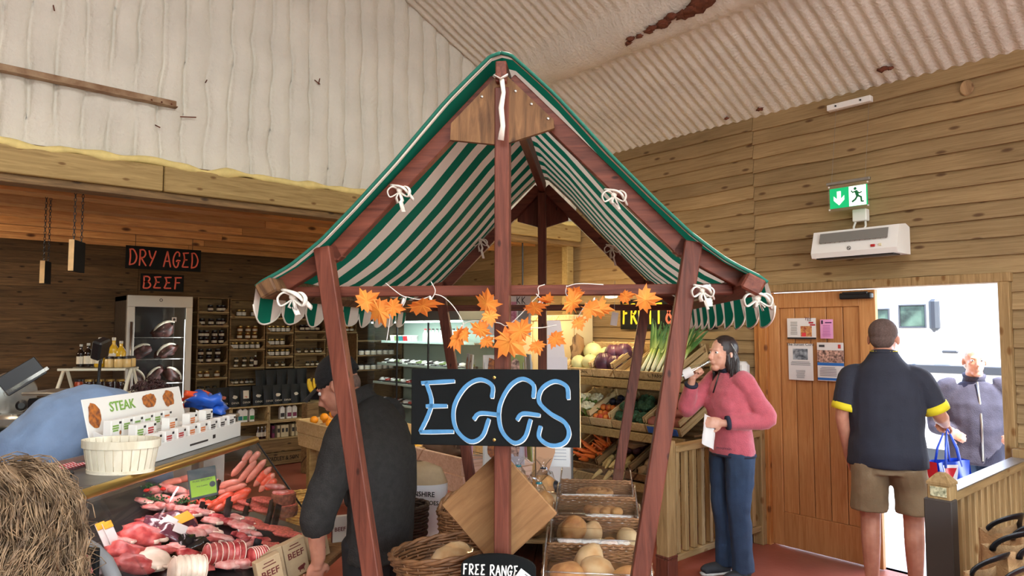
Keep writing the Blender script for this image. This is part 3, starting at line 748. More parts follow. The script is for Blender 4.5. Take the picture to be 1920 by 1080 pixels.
# ------------------------------------------------------------------ EGGS board
eg = thing('eggs_sign', 'large black board with blue hand-painted letters EGGS on the stall post', 'sign', SM @ Vector((sx(933), -.062, sz(758.5))), SYAW)
EW, EH = .535, .239
m = MB(); m.rbox((0, 0, 0), (EW, .018, EH), .002); m.build('board', M_chalk, eg)
m = MB(); m.box((EW / 2 + .0012, 0, 0), (.002, .0178, EH)); m.build('edge', M_palebox, eg)
M_blue = plain('pale_blue_paint', srgb(74, 130, 172), .8, var=.08, vs=50); M_whitep = plain('white_paint', srgb(222, 220, 212), .7)
def eggs(mb, dx, dz, stroke, y):
    for c, x0, x1, z0, z1 in (('E', 792, 912, 708, 810), ('G', 852, 943, 707, 821), ('G', 936, 1016, 705, 822), ('S', 1006, 1072, 710, 823)):
        w_ = (x1 - x0) * .001744; letters(mb, c, (x0 - 933) * .001744 + dx, (758.5 - z1) * .001744 + dz, w_ * (.62 if c == 'E' else .98), (z1 - z0) * .001744, stroke, y, gap=0)
m = MB(); eggs(m, .0020, -.0028, .0120, -.0092); m.build('letter_shading', M_whitep, eg)
m = MB(); eggs(m, 0, 0, .0125, -.0104); m.build('lettering', M_blue, eg)
for z in (.094, -.1): 
    m = MB(); m.lathe([(.005, 0), (.005, .002), (.002, .003)], 10, M=TM((0, 0, 0), (PI / 2, 0, 0))); m.build('screw', M_brass, eg, loc=(.0, -.009, z))

# ------------------------------------------------------------------ leaf garland
gl = thing('leaf_garland', 'string of orange maple leaf lights looped along the stall beam', 'garland', SO, SYAW)
M_cable = plain('white_cable', srgb(214, 208, 198), .5)
def gp(px, py, y=-.05): return (sx(px), y, sz(py))
for P in ([(725, 531), (752, 552), (765, 558)], [(765, 556), (762, 568), (758, 575)], [(812, 529), (820, 545), (816, 557), (808, 566)], [(818, 552), (836, 558), (856, 577), (873, 606), (870, 618)],
          [(872, 608), (890, 602), (912, 603), (940, 606), (955, 611), (978, 592), (998, 570), (1012, 555), (1012, 541), (1024, 536)], [(1008, 553), (1020, 566), (1016, 575)], [(1064, 538), (1062, 552), (1070, 566)],
          [(1064, 540), (1085, 535), (1130, 537)], [(1100, 570), (1090, 585), (1084, 596)], [(735, 578), (733, 605), (728, 640)], [(765, 557), (790, 562), (812, 556)], [(1114, 560), (1113, 575)], [(955, 611), (1010, 615), (1045, 610)]):
    P = smooth_path(P, 5); m = MB(); m.tube([gp(p.x, p.y) for p in P], .0016, 5); m.build('cable', M_cable, gl, smooth=True)
for (px, py, a) in ((759, 566, .3), (812, 562, -.4), (871, 616, 0), (1014, 570, .6), (1068, 562, -.3), (1113, 568, 0)):
    m = MB(); m.lathe([(.002, -.012), (.0045, -.008), (.0045, .006), (.002, .012)], 8); m.build('bulb_holder', M_cable, gl, smooth=True, loc=gp(px, py, -.053), rot=(0, a, 0))
LEAF = [(0, -.62), (.05, -.32), (.34, -.45), (.30, -.28), (.62, -.22), (.50, -.04), (.86, .22), (.58, .24), (.56, .42), (.34, .34), (.36, .68), (.20, .60), (0, 1.0)]
LEAF = LEAF + [(-x, y) for x, y in LEAF[-2:0:-1]]
mm, nn_, bb, oo = newmat('autumn_leaf_fabric'); bb.inputs['Roughness'].default_value = .7
tc = nd(nn_, 'TexCoord'); t1 = nd(nn_, 'TexNoise', i2=3.0, i3=3.0); nn_.links.new(tc.outputs['Object'], t1.inputs[0])
gr = nd(nn_, 'VectorMath', operation='LENGTH'); nn_.links.new(tc.outputs['Object'], gr.inputs[0])
ad = nd(nn_, 'Math', operation='MULTIPLY_ADD', i1=.55, i2=-.12); nn_.links.new(gr.outputs['Value'], ad.inputs[0])
a2 = nd(nn_, 'Math', operation='MULTIPLY_ADD', i1=.8); nn_.links.new(t1.outputs[0], a2.inputs[0]); nn_.links.new(ad.outputs[0], a2.inputs[2])
rp = ramp(nn_, a2.outputs[0], [(.10, srgb(246, 176, 72)), (.55, srgb(240, 140, 58)), (.95, srgb(218, 84, 44))]); nn_.links.new(rp.outputs[0], bb.inputs['Base Color'])
tl = nd(nn_, 'BsdfTranslucent'); nn_.links.new(rp.outputs[0], tl.inputs[0]); ms = nd(nn_, 'MixShader', i0=.3); nn_.links.new(bb.outputs[0], ms.inputs[1]); nn_.links.new(tl.outputs[0], ms.inputs[2]); nn_.links.new(ms.outputs[0], oo.inputs[0])
M_leaf = mm
def leaf_mesh(seed):
    m = MB(); n = len(LEAF); vs = []
    for layer in (0, .0012):
        vs.append((0, layer, .05))
        for x, z in LEAF:
            b = .22 * (x * x) * (1 if seed % 2 else -1) + .10 * math.sin(z * 3 + seed)
            vs.append((x * .5, layer + b * .5, z * .5))
    fs = [(0, 1 + (i + 1) % n, 1 + i) for i in range(n)] + [(n + 1, n + 2 + i, n + 2 + (i + 1) % n) for i in range(n)]
    fs += [(1 + i, 1 + (i + 1) % n, n + 2 + (i + 1) % n, n + 2 + i) for i in range(n)]
    m.add(vs, fs); m2 = m.mesh('leaf', M_leaf); return m2
for k, (px, py, s, a, tilt, yaw) in enumerate(((690, 566, 44, 1.0, .3, .2), (716, 580, 52, 2.7, .1, -.3), (743, 577, 36, 1.7, .4, .5), (796, 574, 62, 1.5, 1.15, .2), (918, 573, 46, .3, .3, -.4), (925, 592, 32, 2.9, .2, .5), (866, 630, 50, 2.7, .2, 1.0), (880, 624, 30, 2.5, .2, 1.1),
        (906, 620, 36, .5, .2, .2), (918, 638, 28, 2.4, .4, .2), (958, 636, 62, 2.3, .1, .1), (984, 622, 48, -1.0, .3, .2), (1003, 579, 44, 1.3, 1.1, 0), (1030, 566, 32, -1.2, 1.1, .2), (1076, 572, 48, -.6, .2, .8), (1104, 581, 38, 1.9, .4, .2),
        (1122, 582, 38, 1.6, .5, .1), (1085, 604, 28, 2.6, .4, .5), (1166, 560, 30, 1.3, .8, .1), (1200, 566, 44, 1.5, .3, .1), (1042, 634, 34, 2.0, .5, .3), (1010, 646, 30, 2.8, .3, .2), (1078, 555, 30, .4, .8, .1))):
    me = MATS.get('leafmesh%d' % (k % 3))
    if me is None: me = leaf_mesh(k % 3); MATS['leafmesh%d' % (k % 3)] = me
    s_ = s * .001744 * 1.5
    o = put('leaf', me, gl, gp(px, py, -.072 - .004 * (k % 4)), (0, 0, 0), (s_, s_, s_))
    o.rotation_euler = (Matrix.Rotation(yaw, 3, 'Z') @ Matrix.Rotation(tilt, 3, 'X') @ Matrix.Rotation(a, 3, 'Y')).to_euler()
# small white price tags hanging from the far beam
for k, (px, py, w_) in enumerate(((1152, 598, 3.6), (718, 565, 3.8))):
    t = thing('price_tag', ['small white tag hanging beside the FRUIT board', 'small white tag hanging behind the orange leaves at the awning'][k], 'tag', at(px, py, w_), SYAW)
    m = MB(); m.rbox((0, 0, 0), (.035, .002, .07), .001); m.build('card', M_paper, t, rot=(0, .15, 0)); m = MB(); m.tube([(0, 0, .03), (.004, 0, .2)], .001, 4); m.build('string', M_cable, t)
# ------------------------------------------------------------------ butcher's counter
CYAW = VIEW - math.radians(7.2); CO = R(-1.37, 2.26, 0)
CM = Matrix.Translation(CO) @ Matrix.Rotation(CYAW, 4, 'Z'); CI = CM.inverted()
def cray(px, py): return CI @ C0, CI.to_3x3() @ ray(px, py)
def deckz(x): return .775 + (.30 - x) * .245
def deck(px, py, lift=0.0, ymax=1.0):
    o, d = cray(px, py); t = (.775 + .0735 + lift - o.z - .245 * o.x) / (d.z + .245 * d.x)
    p = o + d * t
    if p.y > ymax: p = o + d * ((ymax - o.y) / d.y)
    return p
def ctop(px, py, z=1.20):
    o, d = cray(px, py); return o + d * ((z - o.z) / d.z)
ctr = thing('meat_counter', 'glass-fronted butcher counter with steel top full of meat', 'display counter', CO, CYAW)
CY0, CY1 = -.85, 1.06; CL = CY1 - CY0; CYM = (CY0 + CY1) / 2
M_cwhite = plain('counter_white_enamel', srgb(214, 210, 204), .4); M_dkdeck = plain('dark_meat_deck', srgb(34, 32, 34), .35)
m = MB(); m.rbox((-.10, CYM, .33), (.90, CL, .66), .01); m.build('body', M_cwhite, ctr)
m = MB(); m.rbox((.405, CYM, .685), (.13, CL, .03), .006); m.build('front_ledge', M_ply, ctr)
for y0, y1 in ((CY0, -.005), (.005, CY1)):
    m = MB(); m.rbox((-.16, (y0 + y1) / 2, 1.185), (.36, y1 - y0, .03), .004); m.build('worktop', M_worktop, ctr)
m = MB(); m.tube([(.018, CY0, 1.182), (.018, CY1, 1.182)], .018, 10); m.build('top_edge_rail', M_brass, ctr, smooth=True)
m = MB(); m.prism([(.335, .66), (.345, .765), (-.5, .972), (-.54, .972), (-.54, .66)], CL, TM((0, CY0, 0))); m.build('deck', M_dkdeck, ctr)
m = MB(); m.box((-.545, CYM, 1.07), (.01, CL, .20)); m.build('rear_panel', M_steel, ctr)
def pane(y0, y1):
    m = MB(); m.prism([(.020, 1.168), (.372, .715), (.378, .719), (.026, 1.172)], y1 - y0, TM((0, y0, 0))); return m.build('front_pane', M_glass, ctr)
pane(CY0, -.002); pane(.002, CY1)
m = MB(); m.prism([(.022, 1.168), (.374, .715), (-.53, .715), (-.53, 1.168)], .006, TM((0, CY1 - .004, 0))); m.build('end_pane', M_glass, ctr)
m = MB(); m.bar((.025, CY1, 1.172), (.378, CY1, .718), .010, .008); m.build('pane_edge', M_black, ctr)
m = MB(); m.rbox((-.02, 0, 1.0), (.022, .022, .34), .003); m.build('upright', M_steel, ctr)
m = MB(); m.prism([(.0, 1.16), (.26, .80), (-.1, .86), (-.38, 1.0), (-.38, 1.16)], .004, TM((0, .05, 0))); m.build('divider_pane', M_acry, ctr)
m = MB(); m.tube([(-.22, CY0 + .05, 1.158), (-.22, CY1 - .05, 1.158)], .008, 8); m.build('lamp_tube', emitter('counter_lamp', (1, .80, .82, 1), 5.0), ctr, smooth=True)
lo = light('AREA', 'counter_lamp_light', CM @ Vector((-.16, .3, 1.14)), 4.2, (1, .76, .78), (0, 0, CYAW), .05, 1.45)
lo = light('AREA', 'counter_lamp_light', CM @ Vector((-.16, -.5, 1.14)), 1.2, (1, .76, .78), (0, 0, CYAW), .05, .6)
m = MB(); m.bar(ctop(335, 912, 1.05), deck(290, 985, .06), .012, .003); m.build('shelf_strut', M_acry, ctr)

# meat
M_saus = plain('pale_pork_sausage', srgb(214, 138, 118), .35, var=.15, vs=40, sss=.15, rnd=.1); M_sausr = plain('red_spiced_sausage', srgb(222, 92, 66), .35, var=.2, vs=40, rnd=.1)
M_beef = plain('raw_beef', srgb(150, 34, 40), .38, var=.2, vs=34, rnd=.2, sss=.05, bump=.25, bs=60, col2=srgb(206, 96, 90)); M_pork = plain('raw_pork', srgb(206, 108, 102), .38, var=.15, vs=30, rnd=.15, bump=.25, bs=60, col2=srgb(236, 186, 174))
M_fat = plain('meat_fat', srgb(232, 206, 184), .45, var=.1, vs=30); M_burg = plain('minced_burger', srgb(206, 98, 84), .6, var=.3, vs=110, bump=.6, bs=160)
M_pate = plain('coarse_pate_crust', srgb(124, 72, 50), .7, var=.4, vs=70, bump=.5, bs=120); M_pars = plain('curly_parsley', srgb(40, 84, 40), .7, var=.4, vs=80)
M_pepper = plain('red_pepper_garnish', srgb(204, 40, 30), .35)
def sausage(name, label, group, a, b, r, mat, bend=.0, extra=None):
    a = Vector(a); b = Vector(b); mid = (a + b) / 2; d = b - a; side = Vector((-d.y, d.x, 0)).normalized() if d.xy.length > 1e-4 else Vector((1, 0, 0))
    pts = []; rr = []; N = 9
    for i in range(N + 1):
        t = i / N; pts.append(a.lerp(b, t) - mid + side * (bend * math.sin(PI * t)) + Vector((0, 0, r * .2 * math.sin(PI * t)))); rr.append(r * max(.25, (1 - abs(2 * t - 1) ** 5 * .75)))
    m = MB(); m.tube(pts, rr, 9); o = m.build(name, mat, None, smooth=True, loc=CM @ (mid), rot=(0, 0, CYAW))
    return tag(o, label, 'sausage', group)
spec = [(434, 893, 462, 862), (447, 905, 480, 864), (462, 905, 498, 862), (476, 912, 508, 876), (455, 866, 470, 846), (468, 868, 486, 848), (486, 922, 514, 888)]
for k, (a, b, c, d) in enumerate(spec):
    sausage('pork_sausage', '%s pale pork sausage of the fan at the far glass end' % nth(k), 'fan of pale pork sausages', deck(a, b, .05), deck(c, d, .06), .0155, M_saus, .008)
spec = [(372, 912, 412, 903), (384, 921, 430, 908), (405, 914, 452, 902), (380, 930, 426, 921), (420, 922, 462, 909), (352, 925, 388, 914), (330, 902, 372, 894), (300, 910, 345, 900)]
for k, (a, b, c, d) in enumerate(spec):
    sausage('pork_sausage', '%s sausage of the flat pile behind the red sausages' % nth(k), 'flat pile of pork sausages', deck(a, b, .03), deck(c, d, .03), .016, M_saus, .006)
spec = [(404, 944, 440, 926), (416, 950, 466, 926), (428, 938, 470, 918), (395, 955, 430, 940), (482, 905, 500, 884), (490, 912, 512, 890), (498, 918, 516, 900)]
for k, (a, b, c, d) in enumerate(spec):
    sausage('spiced_sausage', '%s thick red spiced sausage %s' % (nth(k), 'in front of the pork sausages' if k < 4 else 'beside the sausage fan at the glass end'), 'red spiced sausages', deck(a, b, .03), deck(c, d, .035), .019, M_sausr, .01)
MEATN = {}
def lump(name, label, cat, group, px, py, rx, ry, rz, rot, mat, lift=0, jit=.35, fat=None, tilt=0.0):
    p = deck(px, py, lift) + Vector((0, 0, .006)); k = len(MEATN) + 1; MEATN[k] = 1
    m = MB(); m.ell((0, 0, rz * .9), (rx, ry, rz), 14, 8, jit=jit, seed=k * 1.37)
    o = m.build(name, mat, None, smooth=True, loc=CM @ p, rot=(0, .23 + tilt, CYAW + rot))
    tag(o, label, cat, group)
    if fat:
        m = MB(); pts = []
        for i in range(13):
            a = -.9 + i / 12 * 1.8; q = Vector((math.cos(a), math.sin(a), 0)); s_ = 1 + jit * noise.noise(q * 1.7 + Vector((k * 1.37, k * 1.37 * 2.3, 0)))
            pts.append((q.x * rx * s_, q.y * ry * s_, rz * .9))
        m.tube(pts, min(.008, rz * .5), 6); m.build('fat_rim', M_fat, o, smooth=True)
    return o
# steaks, burgers and slices at the far front
for k, (px, py, r1, r2, ro, mt) in enumerate(((500, 946, .075, .045, .5, M_burg), (470, 950, .07, .045, .2, M_burg), (452, 958, .065, .04, 0, M_burg), (492, 962, .06, .045, .3, M_burg), (515, 920, .055, .04, 1.2, M_pork), (528, 932, .05, .035, 1.2, M_pork), (487, 995, .06, .035, .4, M_burg), (520, 1000, .065, .04, .6, M_burg), (540, 1010, .07, .04, .6, M_burg), (470, 985, .055, .035, .2, M_burg))):
    lump('burger' if mt == M_burg else 'pork_steak', '%s of the %s near the far glass end' % (nth(k), 'flat minced burgers' if mt == M_burg else 'pale pork steaks'), 'burger' if mt == M_burg else 'steak', 'burgers and steaks at the far end', px, py, r1, r2, .014, ro, mt, .012, .15)
p = deck(535, 968, 0)
for k in range(2):
    t = thing('pate_round', ['lower round of the two stacked coarse pate loaves', 'upper round pate loaf with pink cut top'][k], 'pate', CM @ (p + Vector((-.01 * k, 0, .005 + .052 * k))), CYAW, 'stacked pate rounds')
    m = MB(); m.lathe([(.052, 0), (.056, .02), (.055, .045), (.05, .05)], 22); m.build('crust', M_pate, t, smooth='auto')
    m = MB(); m.lathe([(.0495, .0502), (.046, .053), (.001, .054)], 22); m.build('cut_face', M_burg, t)
# bacon, diced pork and chops
for k, (px, py, ro) in enumerate(((424, 985, .3), (440, 990, .1), (452, 995, .5), (408, 978, .8), (395, 984, .2), (436, 978, .6), (462, 990, 1.0), (378, 968, .4), (365, 960, .9), (352, 970, .2), (340, 962, .6))):
    lump('pork_chop', '%s pink pork chop with pale fat in the middle tray' % nth(k), 'meat', 'pork chops in the middle tray', px, py, .042, .028, .014, ro, M_pork if k % 3 else M_beef, .02, .4, fat=True)
for k, (px, py) in enumerate(((450, 1012), (462, 1005), (440, 1008), (472, 1018), (456, 1022), (466, 1030), (445, 1026), (478, 1008))):
    lump('beef_strip', '%s pinkish strip of sliced meat in front of the divider' % nth(k), 'meat', 'sliced meat strips', px, py, .034, .014, .012, k * .9, M_pork if k % 2 else M_beef, .012, .5)
# bright red mince and spare cuts
for k, (px, py) in enumerate(((370, 945), (382, 952), (392, 960), (360, 950), (402, 952), (410, 962))):
    lump('marinated_cut', '%s bright red marinated cut beside the parsley' % nth(k), 'meat', 'red marinated cuts', px, py, .04, .024, .016, k * .7, M_sausr, .012, .5)
# rolled joints tied with string
def rolled(label, px0, py0, px1, py1, r, mat, lift=.02):
    a = deck(px0, py0, r + lift); b = deck(px1, py1, r + lift); t = thing('rolled_joint', label, 'joint', CM @ ((a + b) / 2), CYAW, 'rolled joints')
    mid = (a + b) / 2; N = 26; pts = []; rr = []
    for i in range(N + 1):
        u = i / N; pts.append(a.lerp(b, u) - mid); rr.append(r * (1 - .10 * abs(math.cos(u * PI * 6)) ** 6) * max(.5, 1 - abs(2 * u - 1) ** 8 * .5))
    m = MB(); m.tube(pts, rr, 14); m.build('meat', mat, t, smooth=True)
    d = (b - a).normalized(); x = d.cross(Vector((0, 0, 1))).normalized(); y = x.cross(d)
    for i in range(7):
        u = i / 6 * .86 + .07; c = a.lerp(b, u) - mid; m = MB(); m.tube([c + x * math.cos(q * PI / 8) * r * .95 + y * math.sin(q * PI / 8) * r * .95 for q in range(16)], .0018, 4, loop=True); m.build('string', M_fat, t)
rolled('long red rolled beef joint tied with string, right of the black bag', 382, 1040, 458, 1034, .042, M_beef)
rolled('rolled pork joint with cream fat at the bottom of the counter', 318, 1070, 385, 1066, .05, M_fat)
rolled('short red rolled joint behind the beef boxes', 468, 1045, 498, 1040, .038, M_beef)
# blocks of gammon and chops at the near end
for k, (px, py, s, ro, mt) in enumerate(((262, 1022, .085, .3, M_beef), (232, 1050, .07, .2, M_beef), (285, 1068, .075, -.1, M_fat), (360, 1012, .05, .6, M_pork), (385, 1005, .05, .4, M_pork), (352, 1000, .04, .1, M_beef), (405, 1062, .06, .2, M_pork), (425, 1070, .055, .9, M_pork), (440, 1056, .05, .1, M_beef), (400, 1048, .05, .5, M_beef), (455, 1068, .05, 1.2, M_pork), (250, 1075, .07, .5, M_beef), (350, 1052, .05, .3, M_beef))):
    o = lump('meat_cut', '%s of the large raw cuts at the near end of the counter' % nth(k), 'meat', 'large cuts at the near end', px, py, s, s * .7, s * .42, ro, mt, .004, .45, fat=(k % 2 == 0))
for k, (px, py, s, ro, mt) in enumerate(((228, 1020, .055, .4, M_pork), (300, 1040, .06, .9, M_beef), (330, 1035, .05, .2, M_pork), (215, 1065, .06, 1.1, M_beef), (272, 1050, .05, .5, M_pork), (375, 1070, .05, .3, M_beef), (480, 1060, .05, .8, M_beef), (465, 1050, .045, .2, M_pork), (340, 1075, .05, 1.3, M_beef), (505, 1030, .05, .4, M_burg), (490, 1020, .045, 1.0, M_beef), (415, 1015, .05, .1, M_pork), (398, 1020, .045, .8, M_beef), (430, 1045, .04, .5, M_pork), (310, 975, .045, .3, M_pork), (278, 985, .05, .7, M_beef), (258, 1000, .05, .2, M_pork), (285, 958, .045, .9, M_pork), (268, 945, .04, .1, M_pork))):
    lump('meat_slice', '%s of the smaller raw slices scattered between the large cuts' % nth(k), 'meat', 'smaller slices between the cuts', px, py, s, s * .62, s * .24, ro, mt, .016, .6, fat=(k % 3 == 0))
# cut rolls laid with parsley at the back
for k, (px, py) in enumerate(((310, 925), (330, 930), (300, 945), (325, 950), (345, 945), (290, 930), (360, 935), (318, 962), (298, 960), (338, 972))):
    lump('stuffed_pork_roll', '%s pale stuffed pork roll among the parsley' % nth(k), 'meat', 'pork rolls among parsley', px, py, .046, .024, .02, .2 + k * .3, M_pork, .01, .3)
for k, (px, py) in enumerate(((280, 914), (296, 918), (282, 936), (298, 938), (335, 943), (346, 940), (362, 943), (388, 938), (400, 936), (312, 936))):
    m = MB(); rnd = random.Random(k)
    for i in range(38):
        q = Vector((rnd.gauss(0, .014), rnd.gauss(0, .014), abs(rnd.gauss(0, .008)))); m.ell(q, (.005, .005, .003), 5, 3, jit=.6, seed=i, rot=(rnd.random() * 3, rnd.random() * 3, 0))
    o = m.build('parsley_sprig', M_pars, None, loc=CM @ deck(px, py, .035), rot=(0, 0, CYAW)); tag(o, '%s curly parsley sprig laid between the pork rolls' % nth(k), 'parsley', 'parsley garnish'); 
for k, (px, py) in enumerate(((305, 922), (318, 940), (380, 940), (275, 925), (372, 932))):
    lump('pepper_piece', '%s bright red pepper piece among the parsley' % nth(k), 'pepper', 'pepper garnish', px, py, .014, .01, .008, k, M_pepper, .035, .3)
# black trays, wavy dividers, vacuum packs, black bag
def traythings():
    for k, (px, py, L, W, ro) in enumerate(((425, 992, .26, .12, .15), (462, 1000, .10, .07, .4), (430, 1026, .22, .04, .1))):
        p = deck(px, py, .004); t = thing('meat_tray', ['black tray under the pork chops', 'white plastic tray beside the strips of meat', 'empty black tray in front of the chops'][k], 'tray', CM @ p, CYAW + ro)
        mt = M_black if k != 1 else M_white
        m = MB(); m.rbox((0, 0, .004), (W, L, .008), .003); m.build('base', mt, t, rot=(0, .23, 0))
        m = MB()
        for (x, y, a, b) in ((W / 2, 0, .006, L), (-W / 2, 0, .006, L), (0, L / 2, W, .006), (0, -L / 2, W, .006)): m.rbox((x, y, .014), (a, b, .022), .002)
        m.build('rim', mt, t, rot=(0, .23, 0))
traythings()
for k, (px, py, h, ro) in enumerate(((402, 938, .10, .1), (458, 968, .09, .3), (420, 985, .13, .2), (500, 985, .12, .5), (512, 992, .12, .6), (474, 1050, .09, .3), (372, 968, .07, .1))):
    m = MB(); n_ = 10
    def wav(u, v): return (.012 * math.sin(u * 9 + k) + .02 * v, (u - .5) * .035, v * h * (1 - .4 * u))
    m.grid(wav, 8, 6); m.grid(lambda u, v: tuple(Vector(wav(u, v)) + Vector((.004, 0, 0))), 8, 6)
    tag(m.build('meat_divider', M_black, None, smooth=True, loc=CM @ deck(px, py, .006), rot=(0, 0, CYAW + ro)), '%s wavy black plastic divider between the meats, from the back' % nth(k), 'divider', 'black meat dividers')
m = MB(); m.ell((0, 0, .035), (.06, .05, .045), 14, 8, jit=.9, seed=4); tag(m.build('black_bag', plain('glossy_black_film', srgb(20, 20, 22), .2), None, smooth=True, loc=CM @ deck(358, 1040, 0), rot=(0, 0, CYAW)), 'crumpled glossy black bag left of the long beef joint', 'bag')
M_pack = plain('purple_vacuum_pack', srgb(98, 52, 66), .18, var=.3, vs=30, coat=.6); M_yell = plain('yellow_label', srgb(236, 172, 40), .5)
for k, (px, py, ro) in enumerate(((300, 1000, .2), (335, 990, -.3), (318, 1015, .5))):
    t = thing('vacuum_pack', ['dark purple vacuum pack with white label at the near end', 'vacuum pack with yellow edge leaning on the glass strut', 'glossy vacuum pack lying before the other two packs'][k], 'vacuum pack', CM @ deck(px, py, .01), CYAW + ro, 'vacuum packed meat')
    m = MB(); m.ell((0, 0, .03), (.075, .055, .026), 14, 8, jit=.5, seed=k); m.build('pack', M_pack, t, smooth=True, rot=(.2, .5, 0))
    m = MB(); m.rbox((.01, .0, .062), (.05, .075, .003), .001); m.build('label', M_yell if k == 1 else M_paper, t, rot=(.2, .5, 0))
# yellow and white price tickets inside the glass
for k, (px, py) in enumerate(((209, 1002), (196, 1004))):
    t = thing('price_ticket', ['right one of the two yellow-topped price tickets', 'left one of the two yellow-topped price tickets'][k], 'price ticket', CM @ deck(px, py, .06), CYAW, 'yellow price tickets')
    m = MB(); m.rbox((0, 0, 0), (.004, .045, .10), .001); m.build('card', M_paper, t, rot=(0, -.5, 0))
    m = MB(); m.rbox((.0026, 0, .038), (.002, .0455, .026), .0005); m.build('yellow_head', M_yell, t, rot=(0, -.5, 0))
# green price sign on the glass
p = ctop(368, 905, 1.055); t = thing('price_sign', 'black and lime green price sign standing on the counter glass', 'price sign', CM @ (p + Vector((.03, 0, 0))), CYAW + .75)
m = MB(); m.rbox((0, 0, 0), (.112, .004, .125), .001); m.build('card', M_black, t, rot=(-.15, -.10, 0))
m = MB(); m.box((0, -.003, -.016), (.1, .002, .07)); m.build('green_panel', plain('lime_green_print', srgb(160, 206, 40), .5), t, rot=(-.15, -.10, 0))
m = MB(); m.lathe([(.012, 0), (.012, .001)], 16, M=TM((.036, -.0042, -.012), (PI / 2, 0, 0))); m.build('round_mark', M_black, t, rot=(-.15, -.10, 0))
pl = printed('5', .022, MATS['lime_green_print'], t, (.038, -.0058, -.010), (-.15, -.10, 0)); 
for k, s in enumerate(('PORK SPECIALS', 'Any 2 packs')):
    printed(s, .011 if k == 0 else .009, M_black, t, (-.004, -.0062, .012 - k * .022), (-.15, -.10, 0), 'text_line')
# boxes of beef dripping on the front ledge
M_kraft = plain('kraft_card', srgb(186, 158, 120), .75, var=.06, vs=30); M_maroon = plain('maroon_print', srgb(104, 40, 34), .7)
for k, (px, py) in enumerate(((532, 1075), (566, 1040), (592, 1010), (548, 1062))):
    o_, d_ = cray(px, py); q = o_ + d_ * ((.78 - o_.z) / d_.z)
    q.x = .405 - (.03 if k == 3 else 0); q.z = .70
    t = thing('beef_box', ['nearest brown card box printed BEEF on the counter ledge', 'middle brown card box printed BEEF on the counter ledge', 'farthest brown card box printed BEEF on the counter ledge', 'brown card box half hidden behind the nearest BEEF box'][k], 'food box', CM @ q, CYAW, 'beef boxes on the ledge')
    T = (0, -.22, .95)
    m = MB(); m.rbox((0, 0, .075), (.098, .035, .15), .002); m.build('carton', M_kraft, t, rot=T)
    e = Euler(T).to_matrix()
    printed('BEEF', .036, M_maroon, t, e @ Vector((0, -.0182, .092)), T, bold=.0006)
    for zz, ww in ((.134, .04), (.122, .055)):
        m = MB(); m.box((0, 0, 0), (ww, .0008, .0035)); m.build('text_line', M_maroon, t, loc=e @ Vector((0, -.0182, zz)), rot=T)
    m = MB(); m.ell((0, 0, 0), (.016, .001, .009), 10, 6, jit=.4); m.ell((.013, 0, .006), (.006, .001, .006), 8, 5); m.box((-.009, 0, -.01), (.003, .0012, .012)); m.box((.009, 0, -.01), (.003, .0012, .012))
    m.build('cow_print', M_maroon, t, loc=e @ Vector((.014, -.0184, .03)), rot=T)
q = Vector((.41, 1.14, .70)); t = thing('beef_box', 'white and maroon leaflet box printed BEEF beside the man in black', 'food box', CM @ q, CYAW + .5, 'beef boxes on the ledge')
m = MB(); m.rbox((0, 0, .06), (.07, .03, .12), .002); m.build('carton', plain('pale_card', srgb(206, 196, 182), .7), t); printed('BEEF', .026, M_maroon, t, (0, -.0158, .06), bold=.0005)
m = MB(); m.rbox((-.036, 0, .06), (.003, .031, .121), .001); m.build('maroon_side', M_maroon, t)
# ledge for it
m = MB(); m.rbox((.405, CY1 + .08, .685), (.13, .155, .03), .004); m.build('ledge_end', M_ply, ctr)
p = deck(500, 1072, .0); p.x = .40; p.z = .70
t = thing('price_ticket', 'white tent card with a black panel before the nearest BEEF box', 'price ticket', CM @ p, CYAW + .9)
m = MB(); m.prism([(-.03, 0), (.03, 0), (0, .075)], .05, TM((0, -.025, 0))); m.build('card', M_paper, t); m = MB(); m.box((.0, 0, 0), (.002, .03, .045)); m.build('black_panel', M_black, t, loc=(-.0172, 0, .034), rot=(0, .38, 0))

# ------------------------------------------------------------------ on the counter top
p = ctop(226, 884); bk = thing('chip_basket', 'empty white oval wood-chip basket on the counter top', 'basket', CM @ p, CYAW + .12)
M_chip = wood('chip_wood', srgb(206, 194, 166), srgb(232, 224, 202), None, axis=2, rnd=.05, stretch=6)
NSL = 26; RX, RY, HB = .130, .078, .112
for k in range(NSL):
    a0 = 2 * PI * k / NSL + .015; a1 = 2 * PI * (k + 1) / NSL - .015; m = MB(); vs = []
    for o2 in (0, .003):
        for z, f_ in ((0, .86), (HB * .5, .95), (HB, 1.02)):
            for a in (a0, (a0 + a1) / 2, a1): vs.append((math.cos(a) * (RX * f_ - o2), math.sin(a) * (RY * f_ - o2), z))
    fs = []
    for b in (0, 9):
        for r_ in range(2):
            for c in range(2): fs.append((b + r_ * 3 + c, b + r_ * 3 + c + 1, b + r_ * 3 + c + 4, b + r_ * 3 + c + 3))
    fs += [(6, 7, 16, 15), (7, 8, 17, 16), (0, 3, 12, 9), (3, 6, 15, 12), (2, 11, 14, 5), (5, 14, 17, 8)]
    m.add(vs, fs); m.build('slat', M_chip, bk)
m = MB(); m.lathe([(.90, 0), (.90, .004)], 30, M=TM(s=(RX, RY, 1))); m.build('bottom', M_chip, bk)
for z0, z1, f0 in ((HB - .024, HB + .003, 1.03), (.002, .012, .885)):
    m = MB(); m.rings([[Vector((math.cos(2 * PI * k / 36) * RX * f_, math.sin(2 * PI * k / 36) * RY * f_, z)) for k in range(36)] for f_, z in ((f0 - .02, z0), (f0 + .012, z0), (f0 + .02, z1), (f0 - .015, z1), (f0 - .02, z0))], cap=False); m.build('rim_band', M_chip, bk, smooth='auto')
